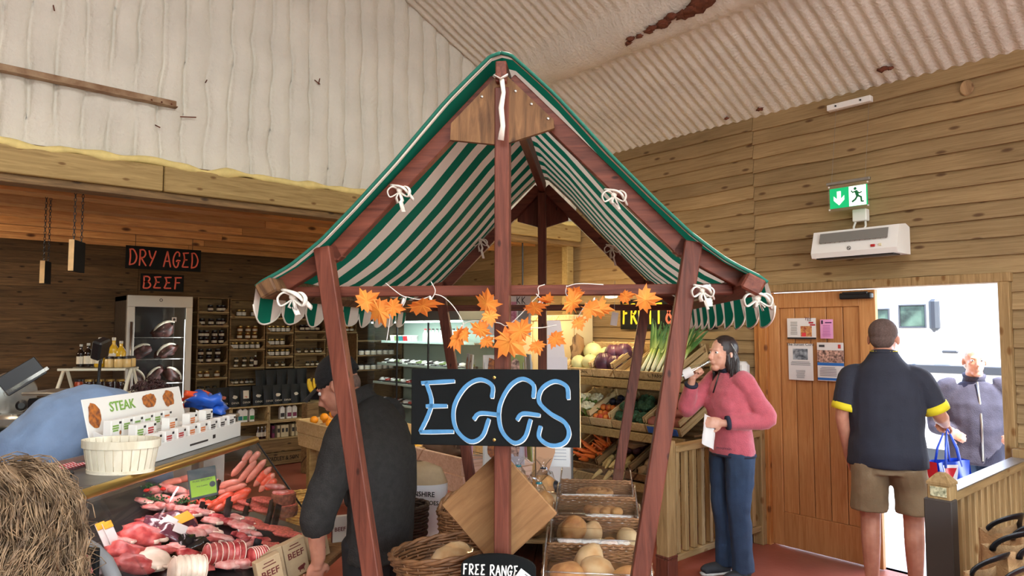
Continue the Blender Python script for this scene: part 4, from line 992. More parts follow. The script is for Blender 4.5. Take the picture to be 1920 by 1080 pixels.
# seasoning display
M_card = plain('white_card', srgb(226, 222, 214), .6); M_lgreen = plain('print_green', srgb(120, 160, 70), .6); M_lred = plain('print_red', srgb(176, 50, 46), .6); M_lor = plain('print_orange', srgb(214, 120, 60), .6); M_dkpr = plain('print_dark', srgb(50, 46, 46), .6)
DY = .345; DL = .70; sd = thing('seasoning_display', 'white card display tray with picture header on the counter top', 'display box', CM @ Vector((-.145, DY, 1.201)), CYAW + .03)
m = MB(); m.rbox((0, DL / 2, .003), (.22, DL, .006), .001); m.build('base', M_card, sd)
m = MB(); m.rbox((.112, DL / 2, .034), (.004, DL, .066), .001); fl = m.build('front_lip', M_card, sd)
for y in (0, DL):
    m = MB(); m.prism([(-.112, 0), (.112, 0), (.112, .066), (0, .07), (-.112, .12)], .004, TM((0, y - .002, 0))); m.build('end_flap', M_card, sd)
m = MB(); m.rbox((-.140, DL * .46, .125), (.004, DL * .92, .23), .001, rot=(0, -.25, 0)); m.build('header', M_card, sd)
FACE = (0, 0, PI / 2)
printed('STEAK', .055, M_lgreen, sd, (-.1525, .22, .192), (-.25, 0, PI / 2), bold=.001)
M_food = plain('printed_food', srgb(190, 110, 40), .6, var=.5, vs=60, col2=srgb(110, 60, 40))
for (y, z, a, b) in ((.05, .17, .035, .05), (.40, .195, .05, .03), (.54, .19, .04, .035)):
    m = MB(); m.ell((0, 0, 0), (.0008, a, b), 14, 8, jit=.3, seed=y * 9); m.build('food_picture', M_food, sd, loc=(-.140 + (z - .125) * -.25 + .0035, y, z), rot=(0, -.25, 0))
m = MB(); m.box((.1145, .34, .026), (.0006, .14, .008)); m.build('text_line', M_dkpr, sd); m = MB(); m.box((.1145, .46, .034), (.0006, .022, .016)); m.build('text_line', M_dkpr, sd)
m = MB(); m.rbox((.02, DL / 2, .036), (.10, DL - .02, .06), .002); m.build('step', M_card, sd); m = MB(); m.rbox((-.065, DL / 2, .045), (.07, DL - .02, .08), .002); m.build('step', M_card, sd)
def packet(label, loc, rz, mat, n):
    t = thing('spice_packet', label, 'packet', loc, rz, 'seasoning packets in the display')
    m = MB(); m.rbox((0, 0, .036), (.034, .062, .072), .002); m.build('carton', M_card, t)
    
    for zz, ww in ((.050, .034), (.041, .036), (.032, .030)): m = MB(); m.box((.0175, -.006, zz), (.0008, ww, .0062)); m.build('printed_name', mat, t)
    m = MB(); m.box((.0175, .020, .060), (.0008, .013, .009)); m.build('printed_mark', M_dkpr, t)
    m = MB(); m.ell((.0175, .022, .022), (.0008, .006, .009), 8, 5); m.build('printed_picture', M_food, t)
SDM = CM @ Matrix.Translation((-.145, DY, 1.201)) @ Matrix.Rotation(.03, 4, 'Z')
cols = [M_lgreen, M_lred, M_lred, M_lor, M_lor, M_dkpr, M_dkpr, M_dkpr, M_lred]
names = ['green', 'dark red', 'red', 'orange', 'pale orange', 'dark', 'dark', 'dark', 'red']
for k in range(8): packet('%s-printed seasoning packet, %s along the front row of the display' % (names[k], nth(k)), SDM @ Vector((.092, .055 + k * .082, .034)), CYAW + .03, cols[k], k)
for k in range(5):
    i = (0, 1, 3, 4, 6)[k]; packet('%s-printed seasoning packet, %s along the middle step of the display' % (names[i], nth(k)), SDM @ Vector((.022, (.06, .125, .27, .42, .55)[k], .068)), CYAW + .03, cols[i], k)
for k in range(6): packet('green-printed seasoning packet, %s along the rear step of the display' % nth(k), SDM @ Vector((-.062, .035 + k * .066, .086)), CYAW + .03 , M_lgreen if k < 5 else M_lor, k)
# striped tea towel, black card folder
m = MB(); m.grid(lambda u, v: (u * .09, v * .16, .004 + .004 * math.sin(u * 14)), 10, 8); m.grid(lambda u, v: (u * .09, v * .16, .001), 2, 2)
mm, n2, b2, o2 = newmat('red_striped_cotton'); tcn = nd(n2, 'TexCoord'); sp2 = nd(n2, 'SeparateXYZ'); n2.links.new(tcn.outputs['Object'], sp2.inputs[0]); mu = nd(n2, 'Math', operation='MULTIPLY', i1=70.0); n2.links.new(sp2.outputs[1], mu.inputs[0]); fr2 = nd(n2, 'Math', operation='FRACT'); n2.links.new(mu.outputs[0], fr2.inputs[0]); r2 = ramp(n2, fr2.outputs[0], [(0, srgb(190, 40, 56)), (.6, srgb(222, 206, 204))], 'CONSTANT'); n2.links.new(r2.outputs[0], b2.inputs['Base Color']); M_stripe = mm
p = ctop(140, 886); p.x = max(p.x, -.33)
tag(m.build('tea_towel', M_stripe, None, smooth=True, loc=CM @ Vector((-.33, p.y - .02, 1.201)), rot=(0, 0, CYAW)), 'red and white striped cloth on the counter behind the chip basket', 'cloth')
m = MB(); m.rbox((0, 0, .006), (.13, .09, .012), .004); m.rbox((0.01, 0, .014), (.11, .08, .01), .004, rot=(0, .06, .1)); p = ctop(112, 897)
tag(m.build('black_folder', M_black, None, loc=CM @ Vector((-.22, p.y, 1.201)), rot=(0, 0, CYAW + .3)), 'flat black plastic folder on the near steel worktop', 'folder')
# ------------------------------------------------------------------ lamps of the alcove
M_lamp = emitter('warm_lamp_glass', (1.0, .78, .42, 1), 14.0); M_strip = emitter('cool_strip_light', (.82, 1.0, .94, 1), 5.0); M_strip2 = emitter('white_strip_light', (.95, .98, 1.0, 1), 6.0)
def spot_lamp(label, p, power, aim=(0, 0, -1)):
    t = thing('ceiling_spotlight', label, 'lamp', p, 0, 'round ceiling lamps')
    top = 2.70 if p[1] > YF else None
    m = MB(); m.lathe([(.055, .03), (.06, .0), (.05, -.012), (.045, .0)], 18, cap=False); m.lathe([(.02, .03), (.02, .05)], 10); m.build('housing', M_white, t, smooth='auto')
    m = MB(); m.lathe([(.048, -.004), (.03, -.012), (.001, -.015)], 18); m.build('lamp_glass', M_lamp, t, smooth=True)
    if top: m = MB(); m.tube([(0, 0, .04), (0, 0, top - p[2])], .008, 6); m.build('stem', M_black, t)
    else: m = MB(); m.tube([(0, 0, .04), (.05, 0, .09), (XR - p[0] - .02, 0, .10)], .008, 6); m.build('arm', M_black, t)
    light('POINT', 'lamp_light', (p[0], p[1], p[2] - .09), power, (1, .72, .36), radius=.05)
spot_lamp('round warm lamp over the leeks, right of the far stall post', on('x', 1146, 556, 4.70), 17)
spot_lamp('round warm lamp glimpsed left of the far stall post', on('x', 980, 557, 4.62), 12)
def hidden_fill_lamp(label, p, power):  # lamp added out of sight under the soffit to brighten the alcove
    t = thing('downlight', label, 'lamp', p, 0, 'downlights in the boarded soffit'); m = MB(); m.lathe([(.05, 0), (.05, -.012), (.04, -.014)], 16, cap=False); m.build('ring', M_steel, t); m = MB(); m.lathe([(.04, -.006), (.001, -.006)], 16); m.build('lens', M_lamp, t)
    light('SPOT', 'lamp_light', (p[0], p[1], p[2] - .03), power, (1, .84, .62), spot=math.radians(150), blend=.9, radius=.05)
for k, (x, y) in enumerate(((.2, 5.36), (2.5, 5.36), (3.9, 5.36))):
    hidden_fill_lamp(['downlight over the worktop behind the counter', 'downlight over the middle of the shop alcove', 'downlight before the chilled cabinet'][k], (x, y, 2.648), 40)

pd = thing('pendant_lamp', 'pendant lamp at the far left end of the alcove', 'lamp', (-.75, 7.2, 2.2)); m = MB(); m.lathe([(.03, .16), (.05, .15), (.15, .0), (.145, .0), (.045, .14)], 20, cap=False); m.build('shade', M_black, pd, smooth='auto'); m = MB(); m.ell((0, 0, .04), .04, 12, 8); m.build('bulb', M_lamp, pd, smooth=True); m = MB(); m.tube([(0, 0, .15), (0, 0, .46)], .004, 5); m.build('flex', M_black, pd)
light('POINT', 'lamp_light', (-.75, 7.2, 2.12), 70, (1, .84, .62), radius=.08)  # unseen lamp added beyond the frame to brighten the boarded ceiling
# ------------------------------------------------------------------ hanging boards
def chain(parent, p0, p1, mat):
    n = max(2, int((Vector(p1) - Vector(p0)).length / .022)); me = MATS.get('chainlink')
    if me is None:
        m = MB(); m.tube([(math.cos(a) * .007, 0, math.sin(a) * .014) for a in [2 * PI * k / 10 for k in range(10)]], .0022, 5, loop=True); me = m.mesh('link', mat, True); MATS['chainlink'] = me
    for i in range(n):
        put('link', me, parent, Vector(p0).lerp(Vector(p1), (i + .5) / n), (0, 0, (i % 2) * PI / 2))
M_pale = plain('pale_raw_wood', srgb(216, 180, 128), .7, var=.1, vs=20)
for k, (px0, py0, px1, py1, w_, zt, rz) in enumerate(((140, 452, 165, 510, 4.5, 360, -1.35), (88, 490, 99, 532, 5.1, 412, -1.3))):
    p = at((px0 + px1) / 2 - 8, (py0 + py1) / 2, w_); H = (py1 - py0) / F * w_; W = .19 if k == 0 else .13
    t = thing('hanging_board', ['large black edge-on board hung on chains from the soffit', 'small black edge-on board hung on chains at the far left'][k], 'sign', p, VIEW + rz, 'boards hung on chains')
    m = MB(); m.rbox((0, 0, 0), (W, .03, H), .002); m.build('board', M_blackm, t)
    m = MB(); m.box((-W / 2 - .001 if 0 else W / 2 + .001, 0, 0), (.003, .031, H)); m.build('raw_edge', M_pale, t)
    for s in (-1, 1): chain(t, (s * W * .33, 0, H / 2), (s * W * .33, 0, 2.70 - p.z), M_dksteel)
M_coral = plain('coral_paint', srgb(222, 96, 72), .6)
for k, (txt, px0, py0, px1, py1) in enumerate((('DRY AGED', 236, 464, 376, 506), ('BEEF', 264, 514, 344, 546))):
    Y_ = 7.9; a = on('y', px0, py0, Y_); b = on('y', px1, py1, Y_); W = b.x - a.x; c = (a + b) / 2; H = abs(on('y', (px0 + px1) / 2, py0, Y_).z - on('y', (px0 + px1) / 2, py1, Y_).z)
    t = thing('chalk_sign', ['black board hand-painted DRY AGED in coral', 'smaller black board hand-painted BEEF in coral'][k], 'sign', c, 0, 'hand-painted meat signs')
    m = MB(); m.rbox((0, 0, 0), (W, .014, H), .002); m.build('board', M_blackm, t)
    m = MB(); letters(m, txt, -W * .46, -H * .36, W * .92, H * .72, .014, -.0082); m.build('lettering', M_coral, t)
    for s in (-1, 1):
        m = MB(); m.tube([(s * W * .38, 0, H / 2), (s * W * .38, 0, (2.70 - c.z) if k == 0 else .075)], .003, 5); m.build('hanger', M_dksteel, t)

# ------------------------------------------------------------------ dry ageing fridge
fx0, fx1, fy, fz = 1.75, 2.44, 8.66, 2.10
fg = thing('dry_ageing_fridge', 'tall steel dry-ageing fridge with glass door and hanging beef inside', 'fridge', ((fx0 + fx1) / 2, fy, 0)); FWd = fx1 - fx0
m = MB()
for (c, d) in (((-FWd / 2 + .02, .3, fz / 2), (.04, .6, fz)), ((FWd / 2 - .02, .3, fz / 2), (.04, .6, fz)), ((0, .3, fz - .03), (FWd, .6, .06)), ((0, .3, .15), (FWd, .6, .3)), ((0, .59, fz / 2), (FWd, .02, fz))): m.rbox(c, d, .004)
m.build('cabinet', M_steel, fg)
m = MB(); m.box((0, .575, 1.15), (FWd - .09, .008, 1.7)); m.build('liner', M_black, fg)
m = MB(); ST = plain('pale_steel_frame', srgb(196, 192, 184), .35, .5)
for (c, d) in (((-FWd / 2 + .04, -.022, 1.16), (.08, .04, 1.62)), ((FWd / 2 - .035, -.022, 1.16), (.07, .04, 1.62)), ((0, -.022, 2.035), (FWd, .04, .13)), ((0, -.022, .30), (FWd, .04, .1))): m.rbox(c, d, .004)
m.build('door_frame', ST, fg)
m = MB(); m.box((0, -.015, 1.15), (FWd - .14, .006, 1.66)); dg = m.build('door_glass', M_glass, fg)
m = MB(); m.tube([(-FWd / 2 + .045, -.065, .95), (-FWd / 2 + .045, -.065, 1.80)], .014, 8); m.build('handle', M_steel, fg, smooth=True)
m = MB(); m.rbox((FWd / 2 - .06, .02, 1.15), (.014, .012, 1.36), .003); m.build('light_strip', M_strip2, fg)
light('AREA', 'fridge_light', ((fx0 + fx1) / 2 + .24, fy + .06, 1.2), 3.5, (.9, .96, 1), (0, math.radians(90), 0), 1.3, .05)
m = MB(); m.lathe([(.018, 0), (.018, .002), (.011, .002), (.011, 0)], 16, M=TM((0, -.041, 2.05), (PI / 2, 0, 0)), cap=False); m.build('badge', M_dkpr, fg)
printed('DRY AGER', .032, M_dkpr, fg, (0, -.0415, 2.0), sx=1.2)
for z in (.80, 1.09, 1.37, 1.62):
    m = MB()
    for i in range(12): m.tube([(-FWd / 2 + .05, .04 + i * .045, z), (FWd / 2 - .05, .04 + i * .045, z)], .003, 4)
    for x in (-.28, 0, .28): m.tube([(x, .03, z - .004), (x, .56, z - .004)], .004, 4)
    o = m.build('wire_shelf', M_steel, fg)
M_aged = plain('dark_aged_beef', srgb(34, 20, 22), .5, var=.4, vs=16, col2=srgb(96, 52, 46)); M_rind = plain('aged_fat_rind', srgb(214, 206, 186), .55, var=.2, vs=20)
FG = Vector(((fx0 + fx1) / 2, fy, 0))
for k, (x, z, s, a) in enumerate(((.10, 1.74, .12, .2), (-.15, 1.48, .11, .5), (.13, 1.48, .11, .3), (-.20, 1.20, .105, -.3), (.01, 1.20, .10, .9), (.20, 1.20, .10, -.6))):
    t = thing('aged_beef_joint', ['fatty beef joint alone on the upper shelf of the meat fridge', 'beef joint near the handle on the middle fridge shelf', 'beef rib near the light on the middle fridge shelf', 'beef joint near the handle on the lowest fridge shelf', 'middle beef joint on the lowest fridge shelf', 'beef joint near the light on the lowest fridge shelf'][k], 'meat', FG + Vector((x, .2, z)), 0, 'beef joints in the fridge')
    a = (.5, .5, .55, -.7, .9, -.75)[k]; m = MB(); m.ell((0, 0, -.02), (s * 1.08, .08, s * .62), 18, 10, jit=.7, seed=k * 3.3, rot=(0, -a, 0)); m.build('meat', M_aged, t, smooth=True)
    m = MB(); pts = []
    for i in range(15):
        b = .25 + i / 14 * 2.7; cx, cz = math.cos(b) * s * 1.08, math.sin(b) * s * .62; pts.append((cx * math.cos(a) - cz * math.sin(a), -.05, cx * math.sin(a) + cz * math.cos(a) - .02))
    m.tube(pts, [.006 + .011 * math.sin(PI * i / 14) for i in range(15)], 7); m.build('fat_rind', M_rind, t, smooth=True)
m = MB(); m.rbox((0, 0, 0), (.05, .004, .05), .001); m.build('notice_sticker', M_paper, fg, loc=(.15, -.022, 1.83)); m = MB(); m.lathe([(.014, 0), (.014, .001)], 12, M=TM((.15, -.0245, 1.83), (PI / 2, 0, 0))); m.build('round_print', M_dkpr, fg)

# ------------------------------------------------------------------ crate shelving with jars
YS = 9.0
SHELF_T = .016
def crate(label, x0, x1, z0, z1, mat=M_cratedark, depth=.26, grp='stacked crates used as shelves'):
    t = thing('wooden_crate', label, 'crate', ((x0 + x1) / 2, YS, z0), 0, grp); W = x1 - x0; H = z1 - z0; T_ = .016
    def pc(nm, c, d, mt=mat):
        m = MB(); m.rbox((0, 0, 0), d, .002); m.build(nm, mt, t, loc=c)
    pc('bottom_board', (0, depth / 2, T_ / 2), (W - .004, depth, T_), M_crate); pc('top_board', (0, depth / 2 + .004, H - T_ / 2 - .002), (W - .004, depth - .008, T_ - .004))
    for s in (-1, 1): pc('side_board', (s * (W / 2 - T_ / 2 - .002), depth / 2 + .006, H / 2), (T_, depth - .012, H - 2 * T_))
    pc('back_board', (0, depth - .006, H / 2), (W - .03, .01, H - 2 * T_))
    for s in (-1, 1):
        m = MB(); m.prism([(0, 0), (s * .05, 0), (0, .05)], .015); m.build('corner_block', mat, t, loc=(-s * (W / 2 - T_ - .002), .01, T_))
    return t
M_jam = plain('dark_preserve', srgb(42, 22, 22), .2, rnd=.4, var=.3, vs=20); M_honey = plain('amber_preserve', srgb(120, 70, 26), .2, rnd=.3); M_pick = plain('pickle_green_brown', srgb(80, 66, 36), .25, rnd=.3, var=.4, vs=60)
M_label = plain('cream_jar_label', srgb(206, 196, 176), .6, rnd=.1); M_lid = plain('black_lid', srgb(30, 28, 30), .3); M_lidg = plain('gold_lid', srgb(170, 140, 80), .35, .7); M_lidw = plain('white_lid', srgb(214, 210, 202), .4)
JM = {}
def jar_parts(kind):
    if kind in JM: return JM[kind]
    r, h = {'jam': (.034, .085), 'white': (.032, .085), 'honey': (.034, .085), 'tall': (.026, .15), 'pot': (.040, .07), 'small': (.027, .062)}[kind]
    body = {'jam': M_jam, 'white': M_pick, 'honey': M_honey, 'tall': M_jam, 'pot': M_lidw, 'small': M_pick}[kind]
    lid = {'jam': M_lid, 'white': M_lidg, 'honey': M_lidg, 'tall': M_lidw, 'pot': M_lid, 'small': M_lid}[kind]
    m = MB(); m.lathe([(r * .9, 0), (r, .006), (r, h * .74), (r * .86, h * .82)] if kind != 'tall' else [(r * .9, 0), (r, .006), (r, h * .6), (r * .42, h * .78), (r * .4, h * .92)], 12); b = m.mesh('jar_glass', body, 'auto')
    m = MB(); l0 = h * (.14 if kind == 'white' else .2); l1 = h * (.66 if kind == 'white' else .56)
    m.rings([[Vector((math.cos(a) * r * 1.012, math.sin(a) * r * 1.012, z)) for a in [PI * 1.08 + k * PI * .84 / 7 for k in range(8)]] for z in (l0, l1)], closed=False, cap=False); l = m.mesh('label', M_label if kind != 'white' else M_lidw, True)
    m = MB(); m.lathe([(r * .92, h * .82), (r * .92, h), (r * .8, h + .002)] if kind != 'tall' else [(r * .45, h * .9), (r * .45, h), (r * .3, h + .002)], 12); c = m.mesh('lid', lid, 'auto')
    JM[kind] = (b, l, c, h, r); return JM[kind]
KN = {'jam': 'dark preserve jar', 'white': 'white-labelled jar', 'honey': 'amber jar', 'tall': 'narrow sauce bottle', 'pot': 'white pot', 'small': 'small dark jar'}
def jar(kind, p, label, group, rz=0.0):
    b, l, c, h, r = jar_parts(kind); t = thing('bottle' if kind == 'tall' else 'preserve_jar', label, 'bottle' if kind == 'tall' else 'jar', p, rz, group)
    put('jar_glass', b, t); put('label', l, t); put('lid', c, t)
def zat(px, py): return on('y', px, py, YS).z
def xat(px): return on('y', px, 620, YS).x
def z4(v): return 530 + v / 3.274
def x4(v): return 340 + v / 3.274
# columns of crates: pixel edges of the photograph turned into places on the shelf front
COLS = [('beside the meat fridge', 97, 292, [(88, 186), (186, 270), (270, 386), (386, 500), (500, 592), (592, 676)],
         [[('jam', [185, 238, 280], 1)], [('jam', [135, 190, 238, 272], 1)], [('jam', [122, 162, 212, 255], 2)], [('jam', [130, 182, 235], 2)], [('honey', [122, 172, 235], 2)], [('small', [112, 145, 180, 222], 1)]]),
        ('second from the meat fridge', 298, 518, [(100, 215), (215, 355), (355, 415), (415, 528), (528, 630)],
         [[('white', [360, 390, 450, 492], 1)], [('honey', [368, 418, 460], 2)], [('white', [315, 348, 382, 415, 448, 480], 1)], [('small', [350, 400, 445], 2), ('tall', [470], 1)], [('small', [325, 355, 388, 420, 448], 1)]]),
        ('third from the meat fridge', 524, 692, [(100, 222), (222, 312), (312, 392), (392, 458), (458, 524)],
         [[('jam', [540, 575, 600, 640], 1)], [('white', [545, 575, 605, 635, 672], 1)], [('white', [538, 570, 600, 632], 1)], [('white', [538, 570, 603, 635, 665], 1)], [('small', [550, 600, 640], 1)]]),
        ('fourth from the meat fridge', 698, 890, [(120, 228), (228, 304), (304, 354), (354, 440), (440, 520)],
         [[('jam', [750, 790, 835], 1)], [('jam', [752, 785, 815, 845], 1)], [('jam', [760, 795, 828, 860], 1)], [('small', [708, 735, 780, 815, 845, 870], 1)], [('tall', [720, 740], 1), ('small', [790, 820, 850], 1)]]),
        ('behind the stall leg', 896, 1080, [(120, 215), (215, 310), (310, 400), (400, 500)],
         [[('jam', [985, 1010, 1040], 1)], [('honey', [990, 1028, 1060], 1)], [('white', [1010, 1030], 1)], [('small', [990, 1020], 1)]])]
RN = ['top', 'second', 'third', 'fourth', 'fifth', 'lowest']
for cname, xa, xb, rows, jars in COLS:
    xm = (x4(xa) + x4(xb)) / 2; X0, X1 = xat(x4(xa)), xat(x4(xb))
    for r_, (ya, yb) in enumerate(rows):
        z0, z1 = zat(xm, z4(yb)), zat(xm, z4(ya))
        crate('%s open crate of the jar column %s' % (RN[r_], cname), X0, X1, z0, z1 - .001)
        q = 0
        for kind, xs, stack in jars[r_]:
            h = JM[kind][3] if kind in JM else jar_parts(kind)[3]
            for lv in range(stack):
                for x_ in xs:
                    X_ = min(max(xat(x4(x_)), X0 + .06), X1 - .06)
                    if z0 + .017 + h * (lv + 1) > z1 - .015: continue
                    jar(kind, (X_ + .004 * lv, YS + .065, z0 + .0165 + (h + .003) * lv), '%s %s%s in the %s crate %s' % (nth(q), KN[kind], ' stacked' if lv else '', RN[r_], cname), 'jars in the crate shelves')
                    q += 1
# lower run: table of crates with pouches on top, cartons inside
LZ = zat(x4(500), z4(752)); X0, X1 = xat(x4(150)), xat(x4(1060))
YL = 8.62
def lowx(px): return on('y', px, 760, YL).x
LZ = on('y', 440, 764, YL).z
xs = [lowx(372), lowx(434), lowx(505), lowx(575), lowx(650)]
zmid = on('y', 440, 797, YL).z; zlow = on('y', 500, 826, YL).z; 
for i in range(4):
    for k, (za, zb) in enumerate(((zmid, LZ), (zlow, zmid))):
        t = thing('wooden_crate', '%s open crate of the low run below the pouches, %s from the counter' % (['upper', 'lower'][k], nth(i)), 'crate', ((xs[i] + xs[i + 1]) / 2, YL, za), 0, 'low run of crates'); W = xs[i + 1] - xs[i] - .004; H = zb - za - .002
        for nm, c, d, mt in (('bottom_board', (0, .18, .008), (W, .36, .016), M_crate), ('top_board', (0, .18, H - .008), (W, .36, .016), M_crate), ('side_board', (-W / 2 + .008, .18, H / 2), (.016, .35, H - .034), M_crate), ('side_board', (W / 2 - .008, .18, H / 2), (.016, .35, H - .034), M_crate), ('back_board', (0, .352, H / 2), (W - .04, .01, H - .034), M_cratedark)):
            m = MB(); m.rbox((0, 0, 0), d, .002); m.build(nm, mt, t, loc=c)
for i in range(2):
    x0, x1 = lowx(488) + i * 1.3, lowx(488) + 1.28 + i * 1.3
    if i: x1 = min(x1, 4.45)
    if x1 - x0 < .2: continue
    t = thing('stencilled_crate', ['long old crate stencilled with a firm name at the floor', 'plain old crate at the floor behind the orange stand'][i], 'crate', ((x0 + x1) / 2, YL, 0)); 
    m = MB(); m.rbox((0, .17, (zlow) / 2), (x1 - x0, .32, zlow - .004), .004); m.build('body', M_cratedark, t)
    for j in range(2):
        m = MB(); m.rbox((0, -.008, zlow * (.26 + j * .5)), (x1 - x0, .018, zlow * .46), .003); m.build('front_board', M_cratedark, t)
    if i == 0: printed('L. PADLEY & SON', .075, M_blackm, t, (-.36, -.0185, zlow * .26), sx=.78)
m = MB(); m.rbox(((xs[0] + xs[-1]) / 2, YL + .17, zlow / 2), (xs[-1] - xs[0], .30, zlow - .006), .004)
# black snack pouches on the low run
M_pouch = plain('black_foil_pouch', srgb(18, 17, 18), .45, var=.3, vs=14, bump=.3, bs=20, spec=.25); M_pinkpr = plain('pink_food_print', srgb(190, 110, 90), .6, var=.3, vs=60)
for k, (px, kind) in enumerate(((401, 0), (422, 1), (443, 0), (464, 2), (487, 0), (507, 0), (524, 0), (541, 0), (558, 0), (576, 0))):
    x = lowx(px); t = thing('snack_pouch', '%s black snack pouch from the left on the low crates' % nth(k), 'pouch', (x, YL + .06, LZ + .002), 0, 'black snack pouches'); W = .135; H = .24
    def pf(s): return lambda u, v: ((u - .5) * W * (1 - .08 * math.sin(PI * v)), s * (.028 * math.sin(PI * u) * (1 - v * .9) + .002) + .03 * v, v * H)
    m = MB(); m.grid(pf(-1), 8, 8); m.grid(pf(1), 8, 8); m.build('pouch', M_pouch, t, smooth=True)
    printed('DINX', .034, M_label, t, (0, -.031, .045), sx=1.1) if k < 8 else None
    m = MB(); m.ell((0, -.024 if kind != 2 else -.02, .115), (.03, .004, .02), 10, 6, jit=.5, seed=k); m.build('food_print', M_pinkpr if kind else M_label, t, rot=(-.12, 0, 0)) if kind or k % 2 == 0 else None
    if kind == 2:
        m = MB(); m.box((0, -.022, .14), (.07, .002, .10)); m.build('clear_panel', M_label, t, rot=(-.12, 0, 0))
for k, px in enumerate((500, 520, 540, 560, 578)):
    t = thing('snack_pouch', '%s black pouch of the hanging row above the front pouches' % nth(k), 'pouch', (lowx(px), YL + .20, LZ + .16), 0, 'rear row of black pouches'); W = .14; H = .27
    m = MB(); m.grid(pf(-1), 8, 8); m.grid(pf(1), 8, 8); m.build('pouch', M_pouch, t, smooth=True)
    m = MB(); m.rbox((0, .03, -.08), (.12, .06, .156), .004); m.build('riser', M_cratedark, t)
# cartons in the low crates
M_teal = plain('teal_print', srgb(40, 120, 130), .5); M_grn = plain('green_print', srgb(50, 140, 70), .5); M_purple = plain('purple_print', srgb(120, 50, 80), .5); M_beige = plain('beige_card', srgb(196, 180, 146), .6)
CART = [(454, 797, M_teal), (463, 797, M_grn), (476, 797, M_grn), (533, 797, M_dkpr), (546, 797, M_purple), (556, 797, M_purple)]
for k, (px, py, mt) in enumerate(CART):
    x = lowx(px); t = thing('drink_carton', '%s white carton with %s print on the upper low shelf' % (nth(k), ['teal', 'green', 'green', 'black', 'purple', 'purple'][k]), 'carton', (x, YL + .08, zmid + .018), 0, 'white cartons on the low shelf')
    m = MB(); m.rbox((0, 0, .07), (.06, .06, .14), .003); m.prism([(-.03, .14), (.03, .14), (.004, .165), (-.004, .165)], .05, TM((0, -.025, 0))); m.build('carton', M_card, t)
    m = MB(); m.box((0, -.0308, .05), (.05, .001, .05)); m.build('print', mt, t)
for k, px in enumerate((516, 526, 534, 541, 553, 560)):
    x = lowx(px); t = thing('book', '%s beige recipe book on the lower low shelf' % nth(k), 'book', (x, YL + .1, zlow + .018), 0, 'beige books on the low shelf')
    m = MB(); m.rbox((0, 0, .075), (.05 if k in (2, 3) else .035, .12, .15), .002); m.build('cover', M_beige if k else M_purple, t)
    m = MB(); m.box((0, -.0605, .085), (.03, .001, .05)); m.build('print', M_dkpr, t)
for k, px in enumerate((489, 496, 503)):
    jar('tall', (lowx(px), YL + .07, zlow + .018), '%s dark bottle on the lower low shelf beside the counter' % nth(k), 'dark bottles on the low shelf')
for k, px in enumerate((588, 600, 612)):
    t = thing('drink_carton', '%s white picture carton behind the oranges' % nth(k), 'carton', (lowx(px), YL + .06, LZ - .13), 0, 'picture cartons behind the oranges') if False else None

# ------------------------------------------------------------------ worktop behind the counter with till, slicer, stand of bottles
bench = thing('back_worktop', 'pale worktop block behind the butcher counter', 'worktop', (.78, 5.75, 0))
m = MB(); m.rbox((0, 0, .49), (1.42, 2.5, .98), .006); m.build('cabinet', M_cwhite, bench); m = MB(); m.rbox((0, 0, 1.005), (1.46, 2.54, .05), .006); m.build('top', M_steel, bench)
BZ = 1.0305
p = at(95, 800, 3.95); t = thing('counter_scale', 'cream and black weighing scale with a steel pan and display pole', 'scale', (p.x, p.y, BZ), VIEW)
if p.y < 4.16: t.location.y = 4.22
m = MB(); m.rbox((0, .1, .10), (.24, .26, .20), .025); m.build('housing', M_cream, t, smooth='auto')
m = MB(); m.rbox((0, .1, .245), (.25, .26, .08), .01); m.build('control_panel', M_black, t)
m = MB(); m.rbox((.04, -.032, .245), (.14, .01, .05), .01); m.rbox((.02, -.036, .262), (.08, .006, .012), .002); m.build('screen', plain('dull_red_screen', srgb(90, 30, 30), .3), t)
m = MB(); m.rbox((0, .1, .312), (.29, .3, .018), .006); m.build('pan', M_steel, t)
m = MB(); m.tube([(.115, .24, .10), (.118, .24, .36), (.125, .24, .48), (.15, .24, .55)], .009, 8); m.build('pole', M_dksteel, t, smooth=True)
m = MB(); m.rbox((.13, .23, .56), (.06, .10, .12), .01, rot=(.3, .3, 0)); m.build('display_head', M_black, t)
p = at(22, 760, 4.7); t = thing('meat_slicer', 'steel meat slicer with round blade guard at the far left', 'slicer', (max(p.x, .2), p.y, BZ), VIEW + .3)
m = MB(); m.rbox((0, .05, .06), (.34, .3, .10), .03); m.build('base', M_steel, t, smooth='auto')
m = MB(); m.lathe([(.14, -.02), (.15, 0), (.14, .02), (.05, .03)], 26, M=TM((-.02, .05, .24), (PI / 2, 0, .5))); m.build('blade_guard', M_steel, t, smooth='auto')
m = MB(); m.lathe([(.035, 0), (.035, .03), (.02, .04)], 16, M=TM((.08, -.06, .17), (PI / 2, 0, .2))); m.build('knob', M_black, t)
m = MB(); m.rbox((.05, 0, .36), (.26, .02, .14), .004, rot=(0, -.62, .2)); m.build('carriage_plate', M_dksteel, t); m = MB(); m.rbox((.09, -.03, .33), (.30, .015, .03), .004, rot=(0, -.62, .2)); m.build('fence', M_acry, t)
